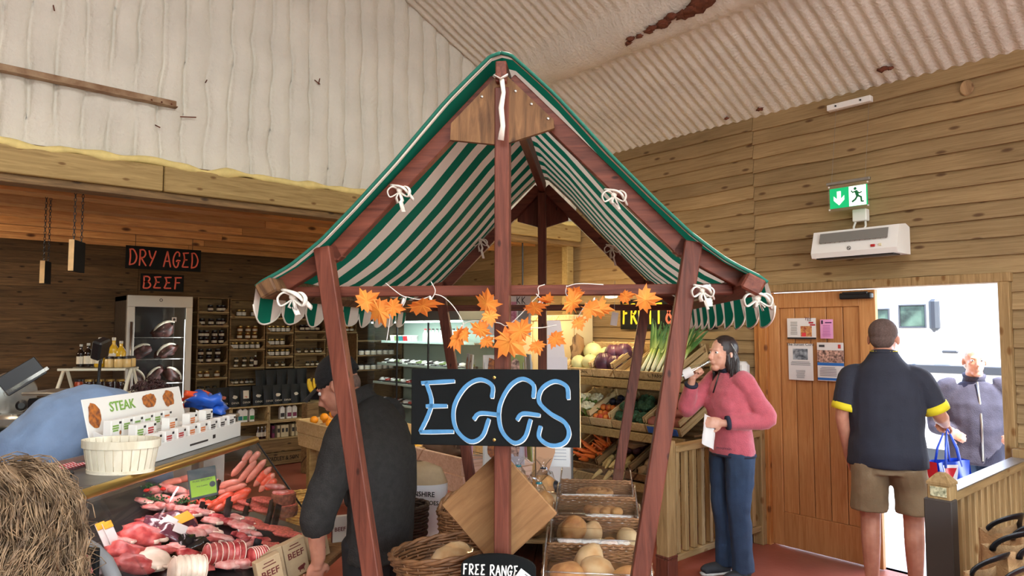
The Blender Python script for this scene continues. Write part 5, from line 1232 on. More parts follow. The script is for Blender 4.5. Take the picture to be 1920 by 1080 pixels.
# white framed glass stand with bottles
pl_, pr_ = at(118, 762, 5.9), at(248, 760, 5.9); c = (pl_ + pr_) / 2; c.z = BZ
st = thing('glass_stand', 'white framed glass counter stand carrying bottles and jars', 'display stand', c, VIEW + .1); W = .54; H = .345
c = Vector(st.location)
M_wf = plain('white_metal_frame', srgb(214, 212, 196), .45)
for s in (-1, 1):
    for (a, b) in (((s * W / 2, -.22, 0), (s * W / 2 - .0, -.02, H)), ((s * W / 2, .22, 0), (s * W / 2, .02, H)), ((s * W / 2, -.13, H * .42), (s * W / 2, .13, H * .42))):
        m = MB(); m.bar(a, b, .022, .022); m.build('leg', M_wf, st)
for y in (-.12, .12):
    m = MB(); m.bar((-W / 2, y, H), (W / 2, y, H), .02, .02); m.build('rail', M_wf, st)
for z, d in ((H + .012, .28), (H * .42 + .012, .30)):
    m = MB(); m.rbox((0, 0, z), (W, d, .006), .001); m.build('glass_shelf', M_glass, st)
SMt = Matrix.Translation(c) @ Matrix.Rotation(VIEW + .1, 4, 'Z')
M_oil = plain('yellow_oil', srgb(196, 156, 30), .12, coat=.5); M_cap = plain('silver_cap', srgb(190, 188, 180), .35, .6); M_dkb = plain('dark_bottle', srgb(30, 20, 16), .12)
def bottle(label, p, mat, h, r, cap, group, lab=True):
    t = thing('bottle', label, 'bottle', p, VIEW, group)
    m = MB(); m.lathe([(r * .9, 0), (r, .008), (r, h * .55), (r * .85, h * .64), (r * .36, h * .78), (r * .34, h * .93)], 14); m.build('bottle_glass', mat, t, smooth='auto')
    m = MB(); m.lathe([(r * .4, h * .9), (r * .4, h), (r * .3, h + .002)], 12); m.build('cap', cap, t)
    if lab: m = MB(); m.rings([[Vector((math.cos(a) * r * 1.01, math.sin(a) * r * 1.01, z)) for a in [PI * 1.15 + k * PI * .7 / 7 for k in range(8)]] for z in (h * .12, h * .46)], closed=False, cap=False); m.build('label', M_label, t)
for k, (x, h, r, mt, lb) in enumerate(((-.005, .25, .042, M_oil, 'tall yellow oil bottle with silver cap, left of two'), (.105, .25, .040, M_oil, 'tall yellow oil bottle with silver cap, right of two'), (.165, .22, .040, M_oil, 'yellow flask without label on the glass stand'), (-.13, .20, .034, M_dkb, 'first dark capped bottle on the glass stand'), (-.08, .20, .030, M_dkb, 'second dark capped bottle on the glass stand'), (-.19, .19, .032, M_dkb, 'dark bottle at the left end of the glass stand'))):
    bottle(lb, SMt @ Vector((x, .02 + .06 * (k > 2), H + .0155)), mt, h, r, M_cap, 'bottles on the glass stand', k not in (2,))
for k, (x, y) in enumerate(((.115, -.07), (.19, -.07), (.245, -.05), (.235, .06))):
    t = thing('preserve_jar', '%s cream chutney jar at the front of the glass stand' % nth(k), 'jar', SMt @ Vector((x, y, H + .0155)), VIEW, 'cream jars on the glass stand'); m = MB(); m.lathe([(.032, 0), (.036, .006), (.036, .066), (.03, .074)], 14); m.build('jar_glass', plain('cream_chutney', srgb(206, 176, 116), .25), t, smooth='auto'); m = MB(); m.lathe([(.034, .072), (.034, .09), (.03, .092)], 14); m.build('lid', M_lid, t)
for k in range(5):
    t = thing('preserve_jar', '%s jar on the lower shelf of the glass stand' % nth(k), 'jar', SMt @ Vector((-.16 + k * .085, 0, H * .42 + .0155)), VIEW, 'jars on the lower glass shelf'); m = MB(); m.lathe([(.03, 0), (.034, .006), (.034, .07), (.028, .08)], 12); m.build('jar_glass', plain('tomato_relish', srgb(150, 60, 30), .25) if k < 1 else M_jam, t, smooth='auto'); m = MB(); m.lathe([(.032, .078), (.032, .095)], 12); m.build('lid', M_lidg if k else M_lid, t)
# trays, black boxes, carrier bags beside the stand
def wpos(px, py, z):
    return on('z', px, py, z)
p = wpos(272, 752, BZ); p.x = min(p.x, 1.38); p.y = min(max(p.y, 4.3), 6.8)
t = thing('paper_stack', 'stack of white greaseproof sheets beside the dark curly head', 'paper', p, .2)
m = MB()
for k in range(5): m.rbox((.004 * k, .003 * k, .008 + k * .016), (.30, .22, .014), .004, rot=(0, 0, .05 * k))
m.build('sheets', M_paper, t)
for k, (px, h) in enumerate(((312, .20), (337, .17))):
    q = at(px, 760, 5.6); t = thing('black_box', ['taller black card box with a white label behind the seasoning display', 'shorter black card box with a white label behind the seasoning display'][k], 'box', (min(q.x, 1.40), q.y - (.0), BZ), VIEW, 'black boxes on the worktop')
    m = MB(); m.rbox((0, 0, h / 2), (.11, .09, h), .003); m.build('carton', M_black, t); m = MB(); m.box((.0, -.0458, h * .62), (.05, .001, .05)); m.build('label', M_paper, t)
M_bluebag = plain('blue_plastic_bag', srgb(40, 92, 190), .3, var=.3, vs=9); M_redbag = plain('orange_red_plastic_bag', srgb(232, 84, 44), .35, var=.2, vs=9)
for k, (px, py, s, mt, lb) in enumerate(((385, 752, (.10, .06, .05), M_bluebag, 'crumpled blue plastic bag behind the seasoning display'), (318, 756, (.08, .05, .03), M_redbag, 'orange-red plastic bag lying left of the blue bag'), (370, 742, (.07, .05, .03), M_redbag, 'orange-red plastic bag on top of the blue bag'), (408, 768, (.05, .05, .03), M_bluebag, 'small end of blue plastic film on the worktop'))):
    o_, d_ = cray(px, py); zt = 1.36 if k != 3 else 1.30; q = o_ + d_ * ((.98 - o_.y) / d_.y) if False else None
    pt = at(px, py, 4.05); m = MB(); m.ell((0, 0, 0), s, 14, 9, jit=.9, seed=k * 5.1 + 2)
    tag(m.build('plastic_bag', mt, None, smooth=True, loc=pt, rot=(0, 0, VIEW)), lb, 'bag', 'plastic bags behind the display')
# the roll of bags rests on a stand behind the counter
t = thing('bag_stand', 'low steel stand behind the counter holding the plastic bags', 'stand', R(-1.83, 4.06, 0), CYAW); m = MB(); m.rbox((0, 0, 1.20), (.40, .2, .02), .004); m.build('plate', M_steel, t); m = MB(); m.rbox((0, 0, .595), (.05, .05, 1.19), .004); m.build('post', M_steel, t)
# ------------------------------------------------------------------ chilled cabinet along the right wall of the alcove
KX, KY0, KY1 = 4.50, 6.10, 8.20
kc = thing('chilled_cabinet', 'open-fronted chilled cabinet with lit glass shelves in the alcove', 'chilled cabinet', (KX, (KY0 + KY1) / 2, 0)); KL = KY1 - KY0
M_grey = plain('grey_cabinet', srgb(92, 94, 92), .5); M_kin = plain('pale_green_liner', srgb(176, 200, 190), .5)
def kbox(nm, c, d, mt, ch=.004):
    m = MB(); m.rbox((0, 0, 0), d, ch); return m.build(nm, mt, kc, loc=c)
kbox('base', (.30, 0, .2), (.60, KL, .40), M_grey); kbox('rear', (.60, 0, 1.15), (.04, KL, 1.5), M_kin); kbox('header', (.25, 0, 1.90), (.54, KL, .16), M_grey)
kbox('end_panel', (.31, -KL / 2 + .012, 1.1), (.58, .024, 1.45), M_glass); kbox('end_panel', (.31, KL / 2 - .012, 1.1), (.58, .024, 1.45), M_glass)
kbox('light_strip', (.06, 0, 1.805), (.03, KL - .1, .02), M_strip)
light('AREA', 'cabinet_light', (KX + .12, (KY0 + KY1) / 2, 1.79), 14, (.86, 1, .95), (0, math.radians(-18), 0), .06, KL - .15)
KZ = [1.55, 1.26, 1.02, .77, .42]; KD = [.36, .42, .48, .52, .58]
for z, d in zip(KZ, KD):
    kbox('shelf', (.58 - d / 2, 0, z), (d, KL - .06, .018), M_steel, .002); kbox('shelf_edge', (.58 - d - .004, 0, z + .004), (.008, KL - .06, .03), M_kin, .001)
for y in (-.35, .35): kbox('upright', (.05, y, 1.1), (.02, .02, 1.4), M_dksteel)
# its stock
kn = 0
M_milk = plain('milk_bottle', srgb(226, 226, 218), .35); M_redcap = plain('red_cap', srgb(190, 40, 50), .4); M_pkw = plain('white_pack', srgb(206, 210, 206), .3, rnd=.15); M_pkg = plain('film_pack_green', srgb(110, 130, 80), .3, rnd=.3); M_pkr = plain('film_pack_red', srgb(150, 60, 50), .3, rnd=.3); M_pkd = plain('dark_pack', srgb(50, 44, 44), .35, rnd=.3)
Yc = (KY0 + KY1) / 2
for k in range(9):
    y = Yc - .62 + k * .085; t = thing('milk_bottle', '%s milk bottle from the near end of the top chilled shelf' % nth(k), 'bottle', (KX + .58 - .30, y, KZ[0] + .0095), 0, 'milk bottles'); m = MB(); m.lathe([(.03, 0), (.036, .01), (.036, .09), (.014, .135), (.014, .15)], 12); m.build('body', M_milk, t, smooth='auto'); m = MB(); m.lathe([(.016, .148), (.016, .165)], 10); m.build('cap', M_redcap if k > 6 else M_pkd, t)
for k in range(6):
    y = Yc + .30 + k * .105; t = thing('dairy_tub', '%s tub from the milk on the top chilled shelf' % nth(k), 'tub', (KX + .58 - .30, y, KZ[0] + .0095), 0, 'tubs on the top shelf'); m = MB(); m.lathe([(.035, 0), (.044, .07), (.046, .07)], 14); m.build('tub', (M_pkw, M_pkw, M_redcap, M_teal, M_pkg, M_pkw)[k], t, smooth='auto'); m = MB(); m.lathe([(.047, .07), (.047, .078), (.04, .08)], 14); m.build('lid', M_lidw, t)
for sh in (1, 2, 3, 4):
    for k in range(15):
        y = Yc - .90 + k * .128; x = KX + .58 - KD[sh] + .09
        mt = [(M_pkw, M_pkg, M_pkw, M_pkd), (M_pkw, M_pkr, M_pkw, M_pkg), (M_pkr, M_pkd, M_pkw, M_pkr), (M_pkd, M_pkw, M_pkd, M_pkr)][sh - 1][(k * 7 + sh) % 4]
        t = thing('food_pack', '%s wrapped pack from the near end, chilled shelf number %s' % (nth(k), ('two', 'three', 'four', 'five')[sh - 1]), 'pack', (x, y, KZ[sh] + .0095), 0, 'packs on the chilled shelves')
        m = MB(); m.rbox((0, 0, .012), (.15, .105, .024), .004); m.build('tray', M_pkd if mt != M_pkd else M_pkw, t)
        m = MB(); m.ell((0, 0, .03), (.066, .046, .028), 10, 6, jit=.4, seed=k + sh * 20); m.build('food', mt, t, smooth=True)
        m = MB(); m.rbox((-.03, 0, .056), (.05, .045, .002), .0005, rot=(0, -.25, 0)); m.build('label', M_paper, t)
# pots on a dark rack at the corner, left of the cabinet
rk = thing('pot_rack', 'dark wooden rack of white pots in the corner left of the chilled cabinet', 'rack', (4.86, 8.58, 0), 0)
for z in (1.16, 1.36, 1.56):
    m = MB(); m.rbox((0, 0, z), (.70, .24, .018), .002); m.build('shelf', M_cratedark, rk)
for s in (-1, 1): m = MB(); m.rbox((s * .35, 0, .83), (.02, .24, 1.66), .002); m.build('side', M_cratedark, rk)
for r_ in range(2):
    for k in range(6): jar('pot', (4.60 + k * .095, 8.52, (1.17, 1.37)[r_]), '%s white pot from the left on the %s shelf of the corner rack' % (nth(k), ('lower', 'upper')[r_]), 'white pots on the corner rack')
# cream panelled cupboard between chilled cabinet and vegetables
cb = thing('cream_cupboard', 'cream wall cupboard behind the card rack', 'cupboard', (4.98, 5.42, 0))
for nm, c, d, mt in (('carcass', (.12, 0, .93), (.26, 1.22, 1.86), plain('cream_paint', srgb(224, 206, 160), .6)), ('door', (-.02, -.305, 1.2), (.02, .58, 1.22), plain('cream_paint', (1, 1, 1, 1))), ('door', (-.02, .305, 1.2), (.02, .58, 1.22), MATS['cream_paint']), ('trim_strip', (-.03, 0, 1.83), (.03, 1.2, .05), M_palebox)):
    m = MB(); m.rbox((0, 0, 0), d, .004); m.build(nm, mt, cb, loc=c)
m = MB(); m.rbox((0, 0, 0), (.03, .5, .05), .004); ls = m.build('light_strip', emitter('yellow_strip_light', (1, .84, .42, 1), 4.0), cb, loc=(-.03, .30, 1.93))
light('AREA', 'cupboard_light', (4.85, 5.5, 2.05), 7, (1, .84, .5), (0, math.radians(40), 0), .1, 1.0)
# ------------------------------------------------------------------ long produce stand running towards the camera
ps = thing('produce_stand', 'long pale timber produce trough on square legs', 'produce stand', (3.0, 5.40, 0)); 
def psb(nm, c, d, mt, rot=(0, 0, 0)):
    m = MB(); m.rbox((0, 0, 0), d, .004); return m.build(nm, mt, ps, loc=c, rot=rot)
PY0, PY1 = -1.42, 1.40; PL = PY1 - PY0; PM = (PY0 + PY1) / 2
for j in range(2):
    psb('side_board', (-.02 - .02 * j, (PY0 + .4) / 2 + 0, .60 + .135 * j), (.022, .4 - PY0, .13), M_pinkbox, (0, -.12, 0)) if True else None
    psb('side_board', (-.02 - .02 * j, (.4 + PY1) / 2, .60 + .135 * j), (.022, PY1 - .4 - .004, .13), M_palebox, (0, -.12, 0))
    psb('side_board', (.62 + .02 * j, PM, .60 + .135 * j), (.022, PL, .13), M_palebox, (0, .12, 0))
    for y, mt in ((PY0, M_pinkbox), (PY1, M_palebox)): psb('end_board', (.30, y, .60 + .135 * j), (.64 + .03 * j, .022, .13), mt)
psb('bottom_board', (.30, PM, .545), (.60, PL, .02), M_palebox)
for y in (-.5, .38, .9): psb('divider', (.30, y, .64), (.58, .016, .20), M_palebox)
for x in (.03, .56):
    for y in (PY0 + .15, .0, PY1 - .2):
        psb('leg', (x, y, .267), (.075, .075, .534), M_treated); psb('foot_cover', (x, y, .06), (.085, .085, .12), M_black)
def deckfruit(nm, label, cat, grp, p, r, mat, stretch=1.0, stem=None, jit=0.0, seed=0, rot=(0, 0, 0)):
    m = MB(); m.ell((0, 0, 0), (r, r, r * stretch), 14, 10, jit=jit, seed=seed); o = m.build(nm, mat, None, smooth=True, loc=p, rot=rot); tag(o, label, cat, grp)
    if stem: m = MB(); m.lathe([(r * .12, 0), (r * .08, r * .12)], 7, c=(0, 0, r * stretch * .95)); m.build('stem', stem, o)
    return o
M_orange = plain('orange_peel', srgb(246, 158, 30), .4, var=.06, vs=30, bump=.25, bs=220, rnd=.06); M_brownst = plain('brown_stem', srgb(90, 70, 40), .8); M_greenst = plain('green_stem', srgb(90, 120, 50), .7)
for k, (px, py, w_) in enumerate(((574, 783, 6.9), (589, 784, 6.7), (600, 782, 6.6), (611, 783, 6.5), (625, 784, 6.4), (594, 776, 6.55), (606, 775, 6.4), (580, 779, 7.1), (600, 770, 6.7), (630, 778, 6.6))):
    p = on('z', px, py, .84); p.x = min(max(p.x, 3.06), 3.55); p.z = .80 + (.055 if k in (5, 6, 8) else 0)
    p = Vector((3.06 + .09 * (k % 4), 6.62 - .088 * (k % 6) - .05 * (k // 6), .80 + (.05 if k in (5, 6, 8) else 0)))
    deckfruit('orange', '%s orange in the heap at the far end of the produce stand' % nth(k), 'orange', 'heap of oranges', p, .042, M_orange, .95, M_greenst)
m = MB(); m.ell((0, 0, 0), (.26, .17, .10), 14, 8, jit=.2); tag(m.build('produce_liner', M_kraft, None, smooth=True, loc=(3.24, 6.48, .70)), 'crumpled brown paper bedding under the oranges', 'paper')
M_sqsh = plain('butternut_skin', srgb(188, 140, 90), .5, var=.1, vs=20); M_pap = plain('brown_paper', srgb(150, 118, 82), .8, var=.15, vs=9, bump=.4, bs=14)
for k, (x, y, r) in enumerate(((3.2, 4.3, .075), (3.36, 4.4, .07), (3.15, 4.62, .07), (3.4, 4.68, .065), (3.28, 4.82, .07))):
    t = thing('butternut_squash', '%s butternut squash in the near pinkish trough' % nth(k), 'squash', (x, y, .56 + r), k * 1.1, 'squashes in the trough'); m = MB(); m.tube([(0, -.09, 0), (0, -.06, 0), (0, 0, 0), (0, .06, .0), (0, .12, .01), (0, .16, .012)], [r * .35, r * .9, r, r * .62, r * .55, r * .3], 12); m.build('skin', M_sqsh, t, smooth=True); m = MB(); m.tube([(0, .155, .012), (0, .185, .02)], .008, 6); m.build('stem', M_brownst, t)
m = MB(); m.ell((0, 0, 0), (.13, .2, .07), 16, 10, jit=.9, seed=3); tag(m.build('brown_paper_sack', plain('dark_brown_sacking', srgb(80, 58, 44), .85, var=.2, vs=12), None, smooth=True, loc=(3.22, 4.5, .76)), 'dark brown crumpled sack lying in the near pinkish trough', 'sack')
for k, (x, y) in enumerate(((3.14, 4.94), (3.24, 5.0), (3.36, 4.96), (3.2, 5.1))):
    deckfruit('yellow_pepper', '%s small yellow pepper beside the trough divider' % nth(k), 'pepper', 'yellow peppers', (x, y, .70), .045, plain('yellow_pepper_skin', srgb(230, 180, 40), .3), .95, M_greenst)
for k, (x, y) in enumerate(((3.13, 4.12), (3.30, 4.14))):
    deckfruit('avocado', '%s green avocado at the near end of the trough' % nth(k), 'avocado', 'avocados', (x, y, .62), .04, plain('avocado_skin', srgb(70, 100, 40), .5, var=.2), 1.3, M_brownst, rot=(1.2, 0, k))
# bananas on a hook above the oranges
M_ban = plain('banana_yellow', srgb(236, 196, 50), .45, var=.08, vs=12); bn = thing('banana_bunch', 'bunch of yellow bananas standing beside the man in the cap', 'bananas', on('y', 582, 725, 7.9), .3)
for k in range(5):
    m = MB(); pts = []; rr = []
    for i in range(9):
        a = -.2 + i / 8 * 1.5; pts.append((-.10 * math.cos(a) + .03 + .034 * k, -.02 * abs(k - 2), -.15 * math.sin(a) + .07)); rr.append(.018 * (.45 + .55 * math.sin(PI * (i + .8) / 9.2)))
    m.tube(pts, rr, 7); m.build('banana', M_ban, bn, smooth=True)
m = MB(); m.lathe([(.012, .05), (.02, .09), (.008, .11)], 8); m.build('crown', M_brownst, bn); m = MB(); m.rbox((.05, .05, -bn.location.z / 2 - .1), (.18, .1, bn.location.z - .2 + .0), .004); m.build('stand', M_cratedark, bn)
# ------------------------------------------------------------------ wicker
def weave(m, rx, ry, h, flare, rows, stakes, r=.004, z0=0.0, amp=.004, sag=None):
    n = stakes * 2
    for i in range(rows):
        t = (i + .5) / rows; f_ = 1 + flare * t; z = z0 + h * t; pts = []
        for k in range(n):
            a = 2 * PI * k / n; o = amp * (1 if (k + i) % 2 else -1) if k % 2 == 0 else 0; o = amp * math.cos(k * PI / 1 + i * PI) if k % 2 == 0 else 0
            o = amp * (1 if ((k // 2) + i) % 2 else -1) if k % 2 == 0 else 0
            zz = z + (sag(a) * t if sag else 0)
            pts.append((math.cos(a) * (rx * f_ + o), math.sin(a) * (ry * f_ + o), zz))
        m.tube(pts, h / rows * .54, 5, loop=True)
    for k in range(stakes):
        a = 2 * PI * k / stakes; s_ = sag(a) if sag else 0
        m.tube([(math.cos(a) * rx, math.sin(a) * ry, z0), (math.cos(a) * rx * (1 + flare), math.sin(a) * ry * (1 + flare), z0 + h + s_)], r * .9, 5)
def wicker_basket(name, label, loc, rz, rx, ry, h, flare, rows, stakes, mat, handle=None, group=None, rot=None, sag=None):
    t = thing(name, label, 'basket', loc, rz, group, rot)
    m = MB(); weave(m, rx, ry, h, flare, rows, stakes, sag=sag); m.build('weave', mat, t, smooth=True)
    m = MB(); m.lathe([(1, .002), (1, .010)], 20, M=TM(s=(rx * .98, ry * .98, 1))); m.build('base', mat, t)
    m = MB(); f_ = 1 + flare
    for q in range(2):
        pts = []
        for k in range(48):
            a = 2 * PI * k / 48; o = .005 * math.cos(k * PI / 3 + q * PI); pts.append((math.cos(a) * (rx * f_ + o), math.sin(a) * (ry * f_ + o), h + .006 + .005 * math.sin(k * PI / 3 + q * PI) + (sag(a) if sag else 0)))
        m.tube(pts, .007, 6, loop=True)
    m.build('rim', mat, t, smooth=True)
    if handle:
        for q in range(2):
            m = MB(); pts = [(math.cos(PI * i / 16) * rx * f_ * .98, .010 * math.cos(i * 1.3 + q * PI), h + math.sin(PI * i / 16) * handle + .006 * math.sin(i * 1.3 + q * PI)) for i in range(17)]
            m.tube(pts, .008, 6); m.build('handle', mat, t, smooth=True)
    return t
M_wpale = plain('pale_willow', srgb(206, 166, 92), .6, var=.2, vs=40); M_wbrown = plain('brown_willow', srgb(118, 80, 48), .55, var=.25, vs=40, rnd=.1); M_wdark = plain('dark_willow', srgb(66, 48, 34), .6, var=.3, vs=40); M_wmid = plain('reddish_willow', srgb(150, 104, 66), .55, var=.2, vs=40)
p = on('z', 598, 955, 0); wicker_basket('wicker_basket', 'pale willow basket on the floor in front of the produce stand', (2.66, 5.96, 0), 0, .13, .11, .24, .22, 10, 16, M_wpale, group='pale shopping baskets')
wicker_basket('wicker_basket', 'nearer pale willow basket on the floor beside the man in black', (2.56, 5.66, 0), .4, .12, .11, .24, .22, 10, 16, M_wpale, group='pale shopping baskets')
# ------------------------------------------------------------------ greetings card rack
cr = thing('card_rack', 'white wire greetings card spinner behind the EGGS board', 'card rack', R(-.09, 4.55, 0), VIEW + .2)
M_wire = plain('white_wire', srgb(206, 206, 204), .4, .3)
m = MB(); m.lathe([(.22, 0), (.22, .02), (.03, .04), (.018, .05), (.018, 1.82)], 20); m.build('pole', M_wire, cr, smooth='auto')
CRM = Matrix.Translation(cr.location) @ Matrix.Rotation(VIEW + .2, 4, 'Z')
cards = [srgb(214, 208, 196), srgb(196, 190, 200), srgb(226, 220, 214), srgb(150, 160, 90), srgb(200, 150, 170), srgb(180, 190, 200)]
ci = 0
for lv, z in enumerate((.86, 1.12, 1.38)):
    for f_ in range(4):
        a = f_ * PI / 2
        for c in range(2):
            M2 = Matrix.Rotation(a, 4, 'Z') @ Matrix.Translation(((c - .5) * .15, -.20, z))
            m = MB(); 
            for x in (-.05, .05): m.tube([(x, .0, 0), (x, .0, .12)], .0018, 4)
            m.tube([(-.06, -.012, 0), (.06, -.012, 0), (.06, .02, 0), (-.06, .02, 0)], .0018, 4, loop=True); m.tube([(0, .02, .02), ((.5 - c) * .15, .19, .02)], .0025, 4)
            m.M = None; o = m.build('pocket', M_wire, cr); o.matrix_local = M2
            if f_ == 2: continue
            k = (lv * 7 + f_ * 3 + c) % 6; W4 = CRM @ M2
            t = thing('greeting_card', 'greetings card number %s on the %s tier, %s of the spinner' % (('one', 'two')[c], ('lower', 'middle', 'upper')[lv], ('front face', 'right side', 'rear face', 'left side')[f_]), 'card', W4.translation, VIEW + .2 + a, 'cards on the spinner')
            m = MB(); m.rbox((0, .004, .085), (.115, .01, .165), .001); m.build('card', plain('card_stock_%d' % k, cards[k], .6), t, rot=(-.06, 0, 0))
            m = MB(); m.ell((0, -.003, .10), (.028, .0015, .045), 10, 6, jit=.5, seed=ci); m.build('printed_picture', (M_food, M_photo2, M_photo, M_pkg)[ci % 4], t, rot=(-.06, 0, 0)); ci += 1
# poster on top of the rack
t = thing('poster', 'white poster with a pink picture above the card rack', 'poster', CRM @ Vector((.06, -.03, 1.82)), VIEW)
m = MB(); m.rbox((0, 0, 0), (.30, .004, .30), .001); m.build('sheet', M_paper, t); m = MB(); m.box((.005, -.003, .0), (.10, .001, .14)); m.build('pink_picture', plain('pink_print', srgb(184, 96, 128), .6, var=.3, vs=60, col2=srgb(226, 170, 190)), t)
m = MB(); m.box((.10, -.003, -.01), (.07, .001, .08)); m.build('grey_picture', ink(150, 150, 150), t); m = MB(); letters(m, 'KK', .055, .055, .06, .05, .005, -.003); m.build('handwriting', M_dkpr, t)
# leaflets pinned low on the far post
t = thing('leaflet', 'white price list pinned under the EGGS board beside the brown board', 'leaflet', at(1050, 848, 3.9), SYAW); m = MB(); m.rbox((0, 0, 0), (.11, .003, .16), .0005); m.build('sheet', M_paper, t)
for k in range(6): m = MB(); m.box((0, -.002, .05 - k * .018), (.07, .0006, .003)); m.build('text_line', ink(150, 150, 160), t)
t = thing('tan_display_card', 'tan curved card panel hanging below the EGGS board', 'display card', at(1022, 862, 3.86), SYAW); m = MB(); m.prism([(-.05, .14), (.055, .14), (.055, .04), (.02, -.06), (-.05, -.14)], .008); m.build('panel', plain('tan_card', srgb(196, 146, 110), .7), t)
# white lidded bins on the rack beside the vegetables
for k, (px, py, w1, h1) in enumerate(((1038, 690, .22, .17), (1036, 650, .20, .34))):
    p = at(px, 700, 6.2); z0 = at(px, 705 if k == 0 else 672, 6.2).z
    t = thing('white_bin', ['lower white plastic box behind the far stall post', 'tall tapered white box on top of the lower box'][k], 'box', (p.x, p.y, z0), VIEW + .15, 'white boxes behind the stall post')
    m = MB(); m.rings([[Vector((sx_ * w1 / 2 * f_, sy_ * .08 * f_, z)) for sx_, sy_ in ((-1, -1), (1, -1), (1, 1), (-1, 1))] for f_, z in (((1, 0), (.98, h1)) if k == 0 else ((1, 0), (.66, h1 - .02), (.6, h1)))]); m.build('shell', plain('greyish_white_plastic', srgb(206, 200, 206), .45), t)
    if k: m = MB(); m.box((-.01, -.07, h1 * .5), (.03, .004, .06)); m.build('print', ink(150, 146, 152), t, rot=(-.08, 0, 0))
p = at(1038, 700, 6.2); z0 = at(1038, 705, 6.2).z; t = thing('side_cabinet', 'dark side cabinet under the white boxes', 'cabinet', (p.x, p.y, 0), VIEW + .15); m = MB(); m.rbox((0, 0, z0 / 2 - .003), (.30, .22, z0 - .008), .004); m.build('body', M_grey, t); m = MB(); m.rbox((0, -.112, z0 / 2), (.26, .006, z0 * .8), .003); m.build('door', M_cwhite, t)
# ------------------------------------------------------------------ fruit and vegetable stand
VX, VY0, VY1 = 4.66, 3.34, 4.62
vs_ = thing('vegetable_stand', 'three-tier timber vegetable stand against the boarded wall', 'vegetable stand', (VX, (VY0 + VY1) / 2, 0)); VL = VY1 - VY0
def vsb(nm, c, d, mt=M_crate, rot=(0, 0, 0)):
    m = MB(); m.rbox((0, 0, 0), d, .004); return m.build(nm, mt, vs_, loc=c, rot=rot)
VZ = [1.24, .80, .38]
for y in (-VL / 2 + .02, VL / 2 - .02):
    vsb('upright', (.50, y, .80), (.05, .045, 1.60), M_treated); vsb('upright', (.03, y, .18), (.05, .045, .36), M_treated)
for i, z in enumerate(VZ):
    vsb('front_rail', (0, 0, z), (.03, VL + .06, .07), M_treated)
    for j in range(3): vsb('shelf_board', (.10 + .15 * j, 0, z + .0 + .035 * j), (.14, VL, .02), M_cratedark)
# crates tilted on each tier: local frame of a tier = shelf slope
TL = math.radians(24)
def tier(i): return Matrix.Translation((VX + .02, (VY0 + VY1) / 2, VZ[i] + .045)) @ Matrix.Rotation(-TL, 4, 'Y')
def tp(i, s, y, h=0.0): return tier(i) @ Vector((s, y, h))     # s up the slope, y along the wall (positive = away from the door)
VB = [('melon', .47), ('cabbage', .20), ('carton', -.02), ('leek', -.33)]
def vcrate(i, y0, y1, label, mat=M_crate, H=.13, D=.44, stenc=None):
    t = thing('vegetable_crate', label, 'crate', tp(i, 0, (y0 + y1) / 2), 0, 'tilted crates on the vegetable stand', (0, -TL, 0)); W = y1 - y0 - .012
    def pc(nm, c, d, mt=mat):
        m = MB(); m.rbox((0, 0, 0), d, .002); m.build(nm, mt, t, loc=c)
    pc('bottom_board', (D / 2, 0, .006), (D, W, .012)); pc('front_board', (.006, 0, .04), (.012, W, .07)); pc('back_board', (D - .006, 0, H / 2 + .01), (.012, W, H))
    for s in (-1, 1):
        pc('side_board', (D / 2, s * (W / 2 - .006), .04), (D - .026, .012, .055)); pc('side_board', (D / 2, s * (W / 2 - .006), .108), (D - .026, .012, .05))
    for s in (-1, 1): pc('corner_post', (D - .03, s * (W / 2 - .022), H / 2 + .014), (.024, .02, H + .02))
    if stenc: 
        o = printed(stenc, .045, M_blackm, t, (-.0008, 0, .04), (0, 0, -PI / 2), 'stencil')
    return t
HB_ = VL / 2
vcrate(0, .33, .64, 'crate of pale melons on the top tier', M_palebox, stenc='EEE BORN'); vcrate(0, .07, .33, 'crate of red cabbages on the top tier', M_palebox); vcrate(0, -.16, .07, 'empty slatted crate between cabbages and leeks', M_crate); vcrate(0, -.64, -.16, 'wide crate of leeks on the top tier', M_crate, stenc='L. FARMS')
vcrate(1, .36, .64, 'crate of cauliflowers on the middle tier', M_crate, stenc='LLCE'); vcrate(1, .10, .36, 'crate of peaches on the middle tier', M_palebox); vcrate(1, -.28, .10, 'crate of broccoli on the middle tier', M_crate); vcrate(1, -.64, -.28, 'blue-fronted crate of sweet potatoes on the middle tier', M_crate)
vcrate(2, .26, .64, 'crate of carrots on the lowest tier', M_cratedark); vcrate(2, -.12, .26, 'crate of parsnips on the lowest tier', M_cratedark); vcrate(2, -.64, -.12, 'crate of mixed roots at the door end of the lowest tier', M_cratedark)
m = MB(); m.rbox((0, 0, 0), (.006, .30, .06), .001); tag(m.build('blue_card', plain('blue_card_print', srgb(40, 90, 160), .5), None, loc=tp(1, -.012, -.46, .04), rot=(0, -TL, 0)), 'blue printed card front before the sweet potatoes', 'card')
M_melon = plain('pale_melon', srgb(214, 216, 160), .5, var=.08, vs=8); M_rcab = plain('red_cabbage', srgb(62, 32, 52), .4, var=.35, vs=9, col2=srgb(104, 62, 84))
for k, (s, y, r, h) in enumerate(((.10, .56, .075, .08), (.11, .42, .078, .085), (.24, .48, .09, .13), (.30, .38, .07, .08))):
    deckfruit('melon', '%s pale green melon in the top crate' % nth(k), 'melon', 'melons', tp(0, s, y, h), r, M_melon, .96, M_greenst)
